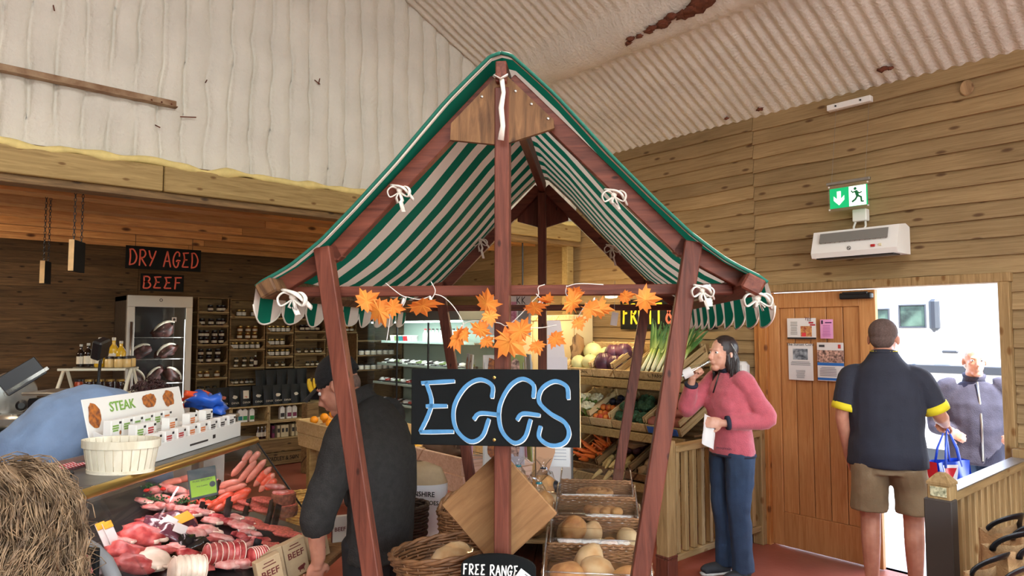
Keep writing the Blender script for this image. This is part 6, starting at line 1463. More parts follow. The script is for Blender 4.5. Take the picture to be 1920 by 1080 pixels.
def cabbage(label, p, r, k):
    t = thing('red_cabbage', label, 'cabbage', p, k * 1.3, 'red cabbages'); m = MB(); m.ell((0, 0, 0), r, 16, 12, jit=.15, seed=k); m.build('heart', M_rcab, t, smooth=True)
    for j in range(4):
        m = MB(); a0 = j * PI / 2; m.grid(lambda u, v: tuple(Vector((math.cos(a0 + (u - .5) * 1.9) * math.cos((v - .45) * 2.2), math.sin(a0 + (u - .5) * 1.9) * math.cos((v - .45) * 2.2), math.sin((v - .45) * 2.2))) * r * (1.03 + .10 * v * v + .03 * math.sin(u * 20) * v)), 10, 6); m.build('leaf', M_rcab, t, smooth=True, fix=False)
for k, (s, y, r, h) in enumerate(((.10, .24, .085, .09), (.11, .13, .07, .08), (.25, .24, .08, .11), (.27, .13, .08, .11))): cabbage('%s dark red cabbage in the top crate' % nth(k), tp(0, s, y, h), r, k)
M_lw = plain('leek_white', srgb(226, 224, 190), .5); mm, n2, b2, o2 = newmat('leek_green'); b2.inputs['Roughness'].default_value = .5
tcn = nd(n2, 'TexCoord'); sp2 = nd(n2, 'SeparateXYZ'); n2.links.new(tcn.outputs['Object'], sp2.inputs[0]); r2 = ramp(n2, sp2.outputs[0], [(.08, srgb(226, 226, 190)), (.19, srgb(166, 186, 96)), (.32, srgb(84, 124, 56)), (.58, srgb(50, 96, 56))]); n2.links.new(r2.outputs[0], b2.inputs['Base Color']); M_leek = mm
rnd = random.Random(5); LK = {}
for v in range(4):
    m = MB(); m.tube([(0, 0, 0), (.02, 0, 0), (.14, 0, 0), (.26, 0, .004)], [.009, .015, .014, .019], 9)
    for j in range(7):
        a = (j - 3) * .15 + rnd.uniform(-.05, .05); L = rnd.uniform(.20, .32); w_ = .013; up = rnd.uniform(-.01, .06)
        m.grid(lambda u, vv: (.22 + L * u * math.cos(a), L * u * math.sin(a) + (vv - .5) * 2 * w_ * (1 - .75 * u * u), .006 + up * u + .010 * (j % 3) + .006 * abs(vv - .5)), 6, 2)
    LK[v] = m.mesh('leek', M_leek, True, fix=False)
    m = MB(); 
    for q in range(9): m.tube([(0, 0, 0), (-.02, rnd.uniform(-.012, .012), rnd.uniform(-.008, .008))], .0012, 3)
    LK['r%d' % v] = m.mesh('roots', M_lw)
for k in range(16):
    y = -.20 - (k % 8) * .054; lay = k // 8; o = put('leek', LK[k % 4], None, tp(0, .03 + .02 * lay, y - .02 * lay, .035 + .035 * lay)); e = (tier(0) @ Matrix.Rotation(rnd.uniform(-.12, .12), 4, 'Z') @ Matrix.Rotation(-.42, 4, 'Y') @ Matrix.Rotation(rnd.uniform(-.6, .6), 4, 'X')).to_euler(); o.rotation_euler = e
    tag(o, '%s leek from the cabbage side in the %s layer of the top crate' % (nth(k % 8), ('lower', 'upper')[lay]), 'leek', 'leeks'); put('roots', LK['r%d' % (k % 4)], o)
# middle tier
M_caul = plain('cauliflower_curd', srgb(226, 220, 186), .8, bump=.9, bs=90, var=.08, vs=30); M_cleaf = plain('cauliflower_leaf', srgb(120, 150, 70), .6, var=.2, vs=12); M_broc = plain('broccoli_floret', srgb(56, 92, 60), .85, var=.3, vs=60, bump=.9, bs=160)
def floret_head(name, label, grp, cat, p, r, mat, k, leaves=0, stalk=None):
    t = thing(name, label, cat, p, k * 1.7, grp); m = MB(); rn = random.Random(k)
    for j in range(34):
        z = rn.uniform(-.1, 1); a = j * 2.4; q = math.sqrt(max(0, 1 - z * z)); m.ell(Vector((math.cos(a) * q, math.sin(a) * q, z * .8)) * r * .78, r * rn.uniform(.22, .32), 8, 5, jit=.2, seed=j)
    m.ell((0, 0, 0), (r * .8, r * .8, r * .6), 10, 6); m.build('florets', mat, t, smooth=True)
    for j in range(leaves):
        a0 = j * 2 * PI / leaves + .4; m = MB(); m.grid(lambda u, v: (math.cos(a0 + (u - .5) * .8) * r * (.75 + .6 * v), math.sin(a0 + (u - .5) * .8) * r * (.75 + .6 * v), r * (-.55 + 1.2 * v - .5 * v * v + .1 * math.sin(u * 9))), 6, 5); m.build('leaf', M_cleaf, t, smooth=True, fix=False)
    m = MB(); m.lathe([(r * .3, -r * .9), (r * .28, -.01)], 10); m.build('stalk', stalk or M_cleaf, t)
for k, (s, y, r, h) in enumerate(((.09, .57, .075, .09), (.10, .44, .085, .10), (.25, .58, .08, .10), (.26, .45, .08, .10), (.12, .52, .06, .19))): floret_head('cauliflower', '%s cauliflower in the middle crate' % nth(k), 'cauliflowers', 'cauliflower', tp(1, s, y, h), r, M_caul, k + 1, 5)
M_peach = plain('peach_skin', srgb(236, 150, 50), .55, var=.3, vs=9, rnd=.1, col2=srgb(196, 60, 44))
for k in range(12): deckfruit('peach', '%s peach in the small pale crate' % nth(k), 'peach', 'peaches', tp(1, .06 + .062 * (k // 4), .32 - .06 * (k % 4), .055 + .028 * (k // 4 > 1)), .032, M_peach, .95, M_brownst, rot=(k, k * 2, 0))
for k, (s, y) in enumerate(((.30, .30), (.30, .22), (.30, .15), (.37, .26), (.37, .18))): deckfruit('dark_plum', '%s dark plum behind the peaches' % nth(k), 'plum', 'plums', tp(1, s, y, .08), .036, plain('plum_skin', srgb(34, 32, 52), .5), .95, M_brownst)
for k, (s, y, r, h) in enumerate(((.08, .02, .07, .07), (.09, -.10, .075, .075), (.08, -.21, .07, .07), (.21, -.02, .075, .10), (.22, -.15, .08, .11), (.33, -.08, .075, .10), (.10, -.04, .06, .16))): floret_head('broccoli', '%s broccoli head in the middle crate' % nth(k), 'broccoli heads', 'broccoli', tp(1, s, y, h), r, M_broc, k + 9, 0, plain('broccoli_stalk', srgb(120, 150, 90), .6))
M_swp = plain('sweet_potato_skin', srgb(150, 86, 66), .7, var=.2, vs=14, rnd=.12)
for k in range(9):
    p = tp(1, .08 + .10 * (k // 3), -.34 - .10 * (k % 3), .07 + .03 * (k // 3)); m = MB(); m.tube([(-.09, 0, 0), (-.07, 0, 0), (-.02, .004, .004), (.04, 0, 0), (.08, -.006, -.004), (.10, -.008, -.006)], [.008, .03, .042, .038, .02, .006], 10); tag(m.build('sweet_potato', M_swp, None, smooth=True, loc=p, rot=(k * .8, .3 * (k % 2), k * 1.1)), '%s sweet potato in the crate behind the woman\'s hands' % nth(k), 'sweet potato', 'sweet potatoes')
M_carrot = plain('carrot', srgb(226, 112, 44), .5, var=.12, vs=20, rnd=.08); M_parsn = plain('parsnip', srgb(214, 186, 120), .6, var=.12, vs=20, rnd=.08)
def root_mesh(mat, L, r):
    m = MB(); m.tube([(0, 0, 0), (.006, 0, 0), (L * .3, 0, 0), (L * .7, .004, 0), (L * .95, .002, 0), (L, 0, 0)], [r * .6, r, r * .92, r * .6, r * .28, r * .08], 9); return m.mesh('root', mat, True)
CMh = [root_mesh(M_carrot, .17, .019), root_mesh(M_carrot, .15, .021), root_mesh(M_carrot, .19, .018)]; PMh = [root_mesh(M_parsn, .20, .028), root_mesh(M_parsn, .17, .024)]
m = MB(); m.lathe([(.007, -.008), (.005, 0)], 6, M=TM(rot=(0, PI / 2, 0))); CTOP = m.mesh('crown', M_greenst)
for k in range(40):
    lay = k // 14; p = tp(2, rnd.uniform(.06, .34), rnd.uniform(.32, .58), .03 + .028 * lay + .02 * rnd.random()); o = put('carrot', CMh[k % 3], None, p, (rnd.uniform(0, 3), -TL + rnd.uniform(-.25, .25), rnd.uniform(-.9, .9) + (PI if rnd.random() < .4 else 0)))
    tag(o, '%s orange carrot of the heap, %s layer, on the lowest tier' % (nth(k % 14), ('bottom', 'middle', 'top')[lay]), 'carrot', 'heap of carrots'); put('crown', CTOP, o)
for k in range(12):
    p = tp(2, .08 + .05 * (k % 4), .20 - .09 * (k % 3), .05 + .025 * (k // 6)); o = put('parsnip', PMh[k % 2], None, p, (rnd.uniform(0, 3), .5 + rnd.uniform(-.2, .2), PI + rnd.uniform(-.7, .7))); tag(o, '%s cream parsnip in the lowest crate' % nth(k), 'parsnip', 'parsnips'); put('crown', CTOP, o)
M_beet = plain('dark_root', srgb(80, 40, 46), .7, var=.3)
for k in range(6): deckfruit('beetroot', '%s dark beetroot behind the parsnips' % nth(k), 'beetroot', 'beetroots', tp(2, .30 + .05 * (k % 2), .20 - .09 * (k // 2), .09), .045, M_beet, .9, M_greenst)
for k in range(8): deckfruit('potato', '%s brown potato at the door end of the lowest tier' % nth(k), 'potato', 'potatoes', tp(2, .08 + .09 * (k % 3), -.20 - .12 * (k // 3), .06), .048, plain('potato_skin', srgb(160, 126, 84), .8, var=.2), .85, None, .3, k, (k, 0, k))
m = MB(); m.ell((0, 0, 0), (.10, .13, .04), 16, 10, jit=.8, seed=8); tag(m.build('crumpled_paper', M_pap, None, smooth=True, loc=tp(2, .30, .05, .17)), 'crumpled brown paper above the parsnips', 'paper')
m = MB(); m.ell((0, 0, 0), (.10, .03, .14), 16, 10, jit=.8, seed=5); tag(m.build('crumpled_paper', M_pap, None, smooth=True, loc=tp(0, .20, .62, .13), rot=(0, -.4, 0)), 'folded brown paper lining left of the melons', 'paper')
t = thing('price_ticket', 'small cream price ticket before the sweet potatoes', 'price ticket', tp(1, -.03, -.50, .03), 0); m = MB(); m.rbox((0, 0, 0), (.003, .09, .05), .001); m.build('card', plain('cream_ticket', srgb(226, 216, 168), .6), t, rot=(0, -.4, 0)); m = MB(); m.box((-.0025, 0, .004), (.0006, .05, .012)); m.build('handwriting', M_dkpr, t, rot=(0, -.4, 0))
# FRUIT & VEG board on the wall above
FXw = XR - .045
a = on('x', 1164, 573, FXw); b = on('x', 1345, 612, FXw); H = .285; c = Vector((FXw, (a.y + b.y) / 2, (a.z + b.z) / 2 + .015)); W = abs(a.y - b.y)
t = thing('fruit_veg_sign', 'black board hand-painted FRUIT & VEG in yellow, red and green', 'sign', c, -PI / 2)
m = MB(); m.rbox((0, 0, 0), (W, .02, H), .003); m.build('board', M_blackm, t)
M_yp = plain('yellow_paint', srgb(232, 206, 40), .6); M_gp = plain('green_paint', srgb(120, 200, 70), .6)
m = MB(); letters(m, 'FRUIT', -W * .47, -H * .33, W * .44, H * .68, .022, -.0112); m.build('lettering', M_yp, t)
m = MB(); letters(m, '&', W * .005, -H * .30, W * .085, H * .6, .022, -.0112); m.build('ampersand', M_coral, t)
m = MB(); letters(m, 'VEG', W * .11, -H * .33, W * .33, H * .68, .022, -.0112); m.build('lettering', M_gp, t)
# ------------------------------------------------------------------ goods on the stall
def stp(x, y, z=0.0): return SM @ Vector((x, y, z))
M_crust = plain('bread_crust', srgb(164, 104, 56), .7, var=.25, vs=14, bump=.3, bs=40, col2=srgb(206, 152, 92)); M_flour = plain('floured_roll', srgb(196, 146, 92), .8, var=.2, vs=10, col2=srgb(226, 196, 150))
TILT = .24
def bread_bin(y, k, rz=0.0):
    W, D = .36, .30; ctr_ = (.30, y, TZ + .045)
    t = thing('bread_bin', ['nearest wicker bread bin with hinged clear lid', 'second wicker bread bin, full of round rolls, with clear lid', 'third wicker bread bin with one pastry under its clear lid', 'farthest wicker bread bin with a swirl bun under its clear lid'][k], 'bread bin', stp(*ctr_), SYAW + rz, 'clear-lidded bread bins', (TILT, 0, SYAW + rz))
    m = MB(); H = .06
    for i in range(9):
        z = H * (i + .5) / 9; pts = []
        path = []
        n1, n2_ = 14, 12
        for q in range(n1): path.append((-W / 2 + W * q / n1, -D / 2))
        for q in range(n2_): path.append((W / 2, -D / 2 + D * q / n2_))
        for q in range(n1): path.append((W / 2 - W * q / n1, D / 2))
        for q in range(n2_): path.append((-W / 2, D / 2 - D * q / n2_))
        for q, (a, b) in enumerate(path):
            o = .0035 * (1 if (q // 1 + i) % 2 else -1); f_ = 1 + .04 * z / H; pts.append((a * f_ + (o if abs(a) > W / 2 - .01 else 0), b * f_ + (o if abs(b) > D / 2 - .01 else 0), z))
        m.tube(pts, H / 9 * .56, 5, loop=True)
    m.build('wicker_tray', M_wmid, t, smooth=True)
    m = MB(); m.prism([(-D / 2, -.002), (D / 2, -.002), (D / 2, -.070), (-D / 2 + .02, -.006)], W - .06, TM((W / 2 - .03, 0, 0), (0, 0, PI / 2))); m.build('wedge_base', M_crate, t)
    m = MB(); m.rbox((0, 0, .006), (W - .01, D - .01, .012), .002); m.build('base', M_wbrown, t)
    # back of the tray is higher, woven
    m = MB()
    for i in range(2): m.tube([(-W / 2 + W * q / 24, D / 2 + .004 * (1 if (q + i) % 2 else -1), H + .01 * i + .006) for q in range(25)], .0055, 5)
    m.build('wicker_back', M_wmid, t, smooth=True)
    P = [(-D / 2 - .006, H), (-D / 2 - .002, H + .035), (-D / 2 + .03, H + .075), (0, H + .098), (D / 2 - .03, H + .096), (D / 2 + .004, H + .08), (D / 2 + .008, H)]
    m = MB(); vs = []
    for sx_ in (-1, 1):
        for (b, z) in P: vs.append((sx_ * (W / 2 + .006 - (.012 if z > H + .03 else 0)), b, z))
    n = len(P); fs = [(i, i + 1, n + i + 1, n + i) for i in range(n - 1)] + [tuple(range(n)), tuple(range(2 * n - 1, n - 1, -1))]
    m.add(vs, fs); m.build('clear_lid', M_acry, t, fix=False)
    m = MB()
    for sx_ in (-1, 1): m.tube([(sx_ * (W / 2 + .006 - (.012 if z > H + .03 else 0)), b, z) for b, z in P], .0035, 6)
    m.tube([(-W / 2 - .006, P[0][0], H), (W / 2 + .006, P[0][0], H)], .0045, 6); m.tube([(-W / 2 + .006, P[2][0], P[2][1]), (W / 2 - .006, P[2][0], P[2][1])], .003, 6)
    m.build('lid_edge', glassy('bright_acrylic_edge', gloss=.9, rough=.2), t, smooth=True)
    m = MB(); m.tube([(math.cos(a) * .05, -D / 2 + .012 + math.sin(a) * .008, H + .048 + math.sin(a) * .010) for a in [2 * PI * q / 18 for q in range(18)]], .003, 5, loop=True); m.build('finger_hole', MATS['bright_acrylic_edge'], t, smooth=True)
    return Matrix.Translation(stp(*ctr_)) @ Matrix.Rotation(SYAW + rz, 4, 'Z') @ Matrix.Rotation(TILT, 4, 'X')
def roll(label, p, r, k, grp): return tag(MB().ell((0, 0, 0), (r, r, r * .72), 16, 10, jit=.12, seed=k).build('bread_roll', M_flour if k % 2 else M_crust, None, smooth=True, loc=p, rot=(k * .3, k * .2, k)), label, 'bread roll', grp)
B = [bread_bin(.205, 0), bread_bin(.57, 1), bread_bin(.93, 2), bread_bin(1.29, 3)]
for k, (x, y, z) in enumerate(((-.10, -.02, .06), (.0, .03, .055), (.10, -.03, .055), (-.03, .09, .055))): roll('%s flat loaf in the nearest bread bin' % nth(k), B[0] @ Vector((x, y, z)), .062, k, 'loaves in the nearest bin')
for k, (x, y, z) in enumerate(((-.115, -.06, .055), (-.11, .05, .055), (-.09, -.01, .115), (-.02, .07, .05), (.05, -.05, .05), (.125, .03, .05))): roll('%s round floury roll in the second bread bin' % nth(k), B[1] @ Vector((x, y, z)), .053, k + 4, 'rolls in the second bin')
t = thing('pastry', 'plaited pastry in the third bread bin', 'pastry', B[2] @ Vector((.03, .02, .050)), SYAW); m = MB()
for k in range(6): m.ell((-.06 + .024 * k, .012 * (-1) ** k, .024), (.026, .035, .022), 10, 7, rot=(0, 0, .6 * (-1) ** k))
m.build('plait', M_crust, t, smooth=True)
t = thing('swirl_bun', 'large cinnamon swirl bun in the farthest bread bin', 'bun', B[3] @ Vector((.0, .02, .052)), SYAW)
m = MB(); pts = [((.012 + .0095 * a / 2) * math.cos(a), (.012 + .0095 * a / 2) * math.sin(a), .03 - .0009 * a) for a in [i * .35 for i in range(48)]]; m.tube(pts, .0155, 8); m.build('swirl', M_crust, t, smooth=True)
# bagged loaves between the post and the bins, on a crate
cr_ = thing('display_crate', 'upturned crate under the bagged loaves on the stall', 'crate', stp(-.01, .95, TZ + .001), SYAW)
for j in range(3): m = MB(); m.rbox((0, -.24 + .24 * j, .075), (.22, .22, .014), .003); m.build('top_board', M_crate, cr_)
for s in (-1, 1): m = MB(); m.rbox((s * .10, 0, .034), (.014, .70, .066), .002); m.build('side_board', M_crate, cr_)
M_foil = plain('dark_label_print', srgb(30, 34, 48), .4)
def bagged(label, x, y, z, s, k, neck=True):
    t = thing('bagged_loaf', label, 'bagged loaf', stp(x, y, z), SYAW + k * .7, 'loaves in clear bags')
    m = MB(); m.ell((0, 0, s[2]), (s[0] * .86, s[1] * .86, s[2] * .9), 14, 9, jit=.15, seed=k); m.build('loaf', M_crust, t, smooth=True)
    m = MB(); m.ell((0, 0, s[2]), s, 18, 12, jit=.35, seed=k + 3); m.build('clear_bag', M_plastic, t, smooth=True)
    if neck:
        m = MB(); rs = []
        for i, (r, z_) in enumerate(((.03, s[2] * 1.8), (.012, s[2] * 1.8 + .03), (.010, s[2] * 1.8 + .045), (.034, s[2] * 1.8 + .075))): rs.append([Vector((math.cos(2 * PI * q / 14) * r * (1 + .3 * (q % 2)), math.sin(2 * PI * q / 14) * r * (1 + .3 * (q % 2)), z_ + .006 * (q % 3))) for q in range(14)])
        m.rings(rs, cap=False); m.build('gathered_neck', M_plastic, t, smooth=True)
        m = MB(); m.tube([(math.cos(a) * .012, math.sin(a) * .012, s[2] * 1.8 + .037) for a in [q * PI / 5 for q in range(10)]], .004, 5, loop=True); m.build('tie', M_teal if k % 2 else M_foil, t)
    m = MB(); m.ell((0, -s[1] * .72, s[2] * 1.25), (s[0] * .45, s[1] * .32, s[2] * .34), 10, 6); m.build('label', M_foil if k % 2 == 0 else M_kraft, t, smooth=True)
CZ = TZ + .084
bagged('clear-bagged loaf with dark label nearest the brown board', .035, .66, CZ, (.085, .10, .062), 0)
bagged('clear-bagged loaf upright beside the nearest bagged loaf', -.06, .80, CZ, (.07, .08, .085), 1)
bagged('clear-bagged loaf with open kraft label beside the swirl bin', .045, .90, CZ, (.08, .09, .07), 3)
bagged('clear-bagged loaf with dark label beside the farthest bin', .05, 1.10, CZ, (.075, .08, .085), 2)
bagged('clear-bagged loaf with knotted neck behind the brown board', -.06, 1.00, CZ, (.07, .08, .10), 5)
bagged('clear-bagged loaf on the left of the stall post', -.13, .62, TZ + .001, (.07, .10, .10), 6, False)
# diamond panel behind the post
t = thing('diamond_panel', 'square varnished plywood panel set on its corner behind the stall post', 'panel', stp(sx(931), .062, sz(957)), SYAW - .05)
m = MB(); m.rbox((0, 0, 0), (.275, .014, .275), .003); m.build('panel_board', M_ply, t, rot=(0, PI / 4 + .03, 0))
m = MB(); m.rbox((0, .02, 0), (.25, .016, .25), .003); m.build('rear_board', M_palebox, t, rot=(0, PI / 4 + .03, 0))
# tombstone chalkboard and card
t = thing('free_range_sign', 'round-topped chalkboard lettered FREE RANGE EGGS at the foot of the post', 'sign', stp(sx(943), -.105, TZ + .001), SYAW)
poly = [(-.115, 0), (.115, 0), (.115, .208)] + [(.115 * math.cos(a), .208 + .040 * math.sin(a)) for a in [PI * i / 14 for i in range(1, 14)]] + [(-.115, .208)]
m = MB(); m.prism(poly, .012); m.build('board', M_chalk, t)
M_chw = plain('white_chalk', srgb(224, 222, 214), .9)
m = MB(); letters(m, 'FREE RANGE', -.108, .184, .170, .032, .0042, -.0006); letters(m, 'EGGS', -.078, .132, .085, .036, .0042, -.0006); m.build('lettering', M_chw, t)
t = thing('printed_card', 'white card with a black farmyard drawing tilted against the chalkboard', 'card', stp(sx(996), -.118, sz(1062)), SYAW); m = MB(); m.rbox((0, 0, 0), (.098, .003, .066), .001); m.build('card', M_paper, t, rot=(0, .62, 0))
e = Euler((0, .62, 0)).to_matrix(); rn = random.Random(3)
m = MB()
for k in range(26): m.ell(e @ Vector((rn.gauss(0, .017), -.0018, rn.gauss(.002, .011))), (.0045, .0006, .0032), 6, 4, jit=.6, seed=k)
o = m.build('drawing', M_dkpr, t); o['kind'] = 'stuff'
for k, zz in enumerate((.027, -.024)): m = MB(); m.box((0, 0, 0), (.06, .0006, .003)); m.build('text_line', ink(120, 120, 120), t, loc=e @ Vector((0, -.0019, zz)), rot=(0, .62, 0))
# baskets left of the post
rs_ = thing('basket_riser', 'low wooden wedge under the big wicker basket', 'wedge', stp(-.225, .20, TZ + .001), SYAW); m = MB(); m.prism([(-.10, 0), (.10, 0), (.10, .03), (-.10, .012)], .2, TM((0, -.1, 0))); m.build('wedge_block', M_crate, rs_)
bb_ = wicker_basket('wicker_basket', 'big brown wicker basket with bread at the bottom edge left of the post', stp(-.215, .19, TZ + .045), 0, .15, .115, .12, .28, 11, 22, M_wbrown, rot=(0, -.12, SYAW + .1))
roll('brown loaf lying in the big wicker basket', stp(-.20, .17, TZ + .105), .095, 7, 'loaf in the big basket')
m = MB(); m.ell((0, 0, 0), (.105, .10, .07), 16, 10, jit=.3, seed=2); tag(m.build('plastic_cover', M_plastic, None, smooth=True, loc=stp(-.20, .17, TZ + .118)), 'clear plastic film over the loaf in the big basket', 'film')
wicker_basket('wicker_basket', 'reddish wicker basket with a round handle behind the big basket', stp(-.30, .82, TZ + .001), SYAW + .3, .085, .08, .13, .12, 12, 16, M_wmid, handle=.085)
bn_ = thing('low_bench', 'low wooden bench beside the stall under sack and dark basket', 'bench', stp(-.69, 1.40, 0), SYAW)
for j in range(2): m = MB(); m.rbox((-.085 + .17 * j, 0, .54), (.165, .66, .022), .003); m.build('top_board', M_cratedark, bn_)
for x in (-.13, .13):
    for y in (-.28, .28): m = MB(); m.rbox((x, y, .264), (.05, .05, .528), .003); m.build('leg', M_cratedark, bn_)
wicker_basket('wicker_basket', 'dark tall wicker basket on the bench behind the man in black', stp(-.655, 1.20, .552), SYAW, .10, .09, .27, .15, 18, 16, M_wdark)
t = thing('potato_sack', 'white paper potato sack with black print on the low bench', 'sack', stp(-.66, 1.50, .552), SYAW - .1)
m = MB(); rs = []
for z, f_ in ((0, .9), (.04, 1.0), (.2, 1.02), (.32, .94), (.37, .8), (.40, .72), (.425, .3), (.43, .1)): rs.append([Vector((math.cos(a) * .165 * f_ * (1 + .05 * math.sin(3 * a + z * 20)), math.sin(a) * .10 * f_ * (1 + .05 * math.sin(4 * a + z * 9)), z)) for a in [2 * PI * q / 28 for q in range(28)]])
m.rings(rs, cap=True); m.build('paper_bag', M_paper, t, smooth=True); m = MB(); rs2 = [[p * 1.012 + Vector((0, 0, .001)) for p in r] for r in rs[3:]]; m.rings(rs2, cap=False); m.build('kraft_top', M_kraft, t, smooth=True)
printed('LINCOLNSHIRE', .036, M_blackm, t, (.005, -.112, .285), (-.06, 0, 0), bold=.0005); printed('FENLAND POTATOES', .030, M_blackm, t, (.005, -.113, .242), (0, 0, 0), bold=.0005)
m = MB(); letters(m, 'V', -.03, .15, .05, .05, .005, -.109); m.build('drawing', M_blackm, t)
# ------------------------------------------------------------------ people
def fuse(mb, name, mat, parent, voxel=.008, it=4, wrinkle=0.0, wscale=9.0, loc=(0, 0, 0)):
    me = bpy.data.meshes.new('tmp'); me.from_pydata([tuple(p) for p in mb.v], [], mb.f); ob = bpy.data.objects.new('tmp', me)
    import bmesh
    b = bmesh.new(); b.from_mesh(me); bmesh.ops.recalc_face_normals(b, faces=b.faces); b.to_mesh(me); b.free()
    r = ob.modifiers.new('r', 'REMESH'); r.mode = 'VOXEL'; r.voxel_size = voxel
    s = ob.modifiers.new('s', 'SMOOTH'); s.factor = .5; s.iterations = it
    out = evaluated_mesh(ob)
    if wrinkle:
        co = [v.co.copy() for v in out.vertices]; nr = [v.normal.copy() for v in out.vertices]; flat = []
        for c, nn in zip(co, nr):
            d = noise.noise(Vector((c.x * wscale, c.y * wscale, c.z * wscale * .55))) + .6 * noise.noise(c * wscale * 2.3)
            flat.extend(c + nn * (d * wrinkle))
        out.vertices.foreach_set('co', flat)
    out.materials.clear(); out.materials.append(mat)
    out.polygons.foreach_set('use_smooth', [True] * len(out.polygons)); out.update()
    return put(name, out, parent, loc)
def skin(name, c, c2): return plain(name, c, .5, var=.1, vs=16, sss=.12, bump=.06, bs=160, col2=c2)
M_skin = skin('fair_skin', srgb(206, 150, 124), srgb(222, 170, 146)); M_skin2 = skin('tanned_skin', srgb(184, 122, 98), srgb(202, 142, 116))
M_eyew = plain('eye_white', srgb(226, 222, 216), .25); M_iris = plain('dark_iris', srgb(50, 36, 28), .2)
def head(m, H):
    m.ell((0, .012, .035), (.076, .094, .088), 16, 12, M=H); m.ell((0, -.028, -.025), (.060, .068, .085), 16, 12, M=H); m.ell((0, -.058, -.098), (.034, .030, .024), 12, 8, M=H)
    m.ell((0, .0, -.06), (.055, .06, .05), 12, 8, M=H)
    m.tube([(0, -.088, .018), (0, -.102, -.012), (0, -.116, -.032), (0, -.100, -.042)], [.008, .010, .014, .010], 8, M=H)
    m.ell((0, -.083, .026), (.048, .014, .010), 10, 6, M=H); m.ell((0, -.091, -.060), (.024, .010, .006), 10, 6, M=H); m.ell((0, -.089, -.070), (.021, .011, .006), 10, 6, M=H)
    for s in (-1, 1):
        m.ell((s * .077, .012, -.012), (.008, .020, .032), 8, 8, M=H, rot=(.15, 0, s * .35)); m.ell((s * .040, -.066, -.018), (.022, .018, .018), 8, 6, M=H)
def eyes(parent, H):
    for s in (-1, 1):
        m = MB(); m.ell((s * .031, -.081, .006), (.0125, .0095, .0085), 10, 8, M=H); m.build('eye', M_eyew, parent, smooth=True)
        m = MB(); m.ell((s * .031, -.0895, .006), (.0055, .003, .0055), 8, 6, M=H); m.build('iris', M_iris, parent, smooth=True)
def hand(m, w, d, n, side=1, curl=.6, sp=1.0, L=1.0):
    w = Vector(w); d = Vector(d).normalized(); n = Vector(n); n = (n - d * n.dot(d)).normalized(); s = d.cross(n) * side
    B_ = Matrix(((d.x, s.x, n.x, 0), (d.y, s.y, n.y, 0), (d.z, s.z, n.z, 0), (0, 0, 0, 1)))
    m.ell((0, 0, 0), (.052, .040, .016), 12, 8, M=Matrix.Translation(w + d * .045) @ B_)
    m.tube([w - d * .03, w, w + d * .03], [.026, .024, .026], 10)
    for i, ln in enumerate((.070, .080, .074, .058)):
        p = w + d * (.086 - .004 * abs(i - 1)) + s * (.030 - .0195 * i) * sp; pts = [p - d * .03, p]; a = 0
        for j, fr_ in enumerate((.45, .32, .26)):
            a += curl * (.9, 1.15, .8)[j]; p = p + (d * math.cos(a) + n * math.sin(a)) * ln * fr_ * L; pts.append(p)
        m.tube(pts, [.0095, .0095, .009, .0082, .0070], 8)
    p = w + d * .022 + s * .032; t = (d * .62 + s * .62 + n * .35).normalized(); q = p + t * .036; t2 = (d * .78 + s * .15 + n * .55).normalized()
    m.tube([p - s * .012, p + t * .012, q, q + t2 * .028, q + t2 * .040], [.014, .0125, .0105, .0095, .007], 8)
def facing(v): return math.atan2(v.y, v.x) + PI / 2
TOR = (0, 1, 0)

# --- woman in a pink fleece
fv = -RT * .93 - FW * .36
wm = thing('person', 'woman in a pink fleece and dark blue trousers drinking from a clear bottle', 'person', R(1.525, 4.86, 0), facing(fv))
Wm = Matrix.Translation(wm.location) @ Matrix.Rotation(wm.rotation_euler.z, 4, 'Z')
H = TM((0, -.055, 1.535), (-.10, 0, .10))
WS, WE, WW = (.155, .01, 1.345), (.235, .125, 1.10), (.115, -.15, 1.075)     # near arm
FS, FE, FWr = (-.155, -.01, 1.345), (-.185, -.23, 1.145), (-.080, -.255, 1.350)  # far arm, raised
m = MB(); head(m, H); m.tube([(0, .01, 1.34), (0, -.005, 1.42), (0, -.035, 1.49)], [.060, .050, .052], 12)
m.tube([(0, .01, .86), (0, .01, 1.1), (0, .01, 1.34)], [(.13, .09), (.12, .08), (.13, .08)], 14, up=TOR)
m.limb([WS, WE, WW], [.042, .036, .026], 10); m.limb([FS, FE, FWr], [.042, .036, .026], 10)
m.tube([(.07, 0, .88), (.075, -.01, .46), (.08, .02, .08)], [.08, .05, .036], 10); m.tube([(-.07, 0, .88), (-.075, -.01, .46), (-.08, .02, .08)], [.08, .05, .036], 10)
hand(m, WW, (-.25, -.95, .1), (-.9, .2, -.1), 1, .75); hand(m, FWr, (.30, .05, .95), (.85, .25, -.2), 1, 1.0)
body = fuse(m, 'body', M_skin, wm, .0065, 3); eyes(wm, H)
M_pink = plain('pink_fleece', srgb(196, 92, 104), .9, var=.08, vs=30, bump=.5, bs=150, sheen=.3); M_navy = plain('navy_fleece_trim', srgb(38, 42, 60), .9); M_jean = plain('dark_blue_trousers', srgb(42, 62, 88), .8, var=.15, vs=10, bump=.15, bs=120)
m = MB(); m.tube([(0, .015, .845), (0, .01, .90), (0, .0, 1.02), (0, -.005, 1.16), (0, .0, 1.27), (0, .01, 1.36), (0, .01, 1.41)], [(.185, .135), (.182, .132), (.168, .125), (.18, .14), (.185, .125), (.150, .09), (.075, .07)], 20, up=TOR)
m.ell((.075, -.085, 1.19), (.075, .055, .07), 12, 8); m.ell((-.075, -.085, 1.19), (.075, .055, .07), 12, 8)
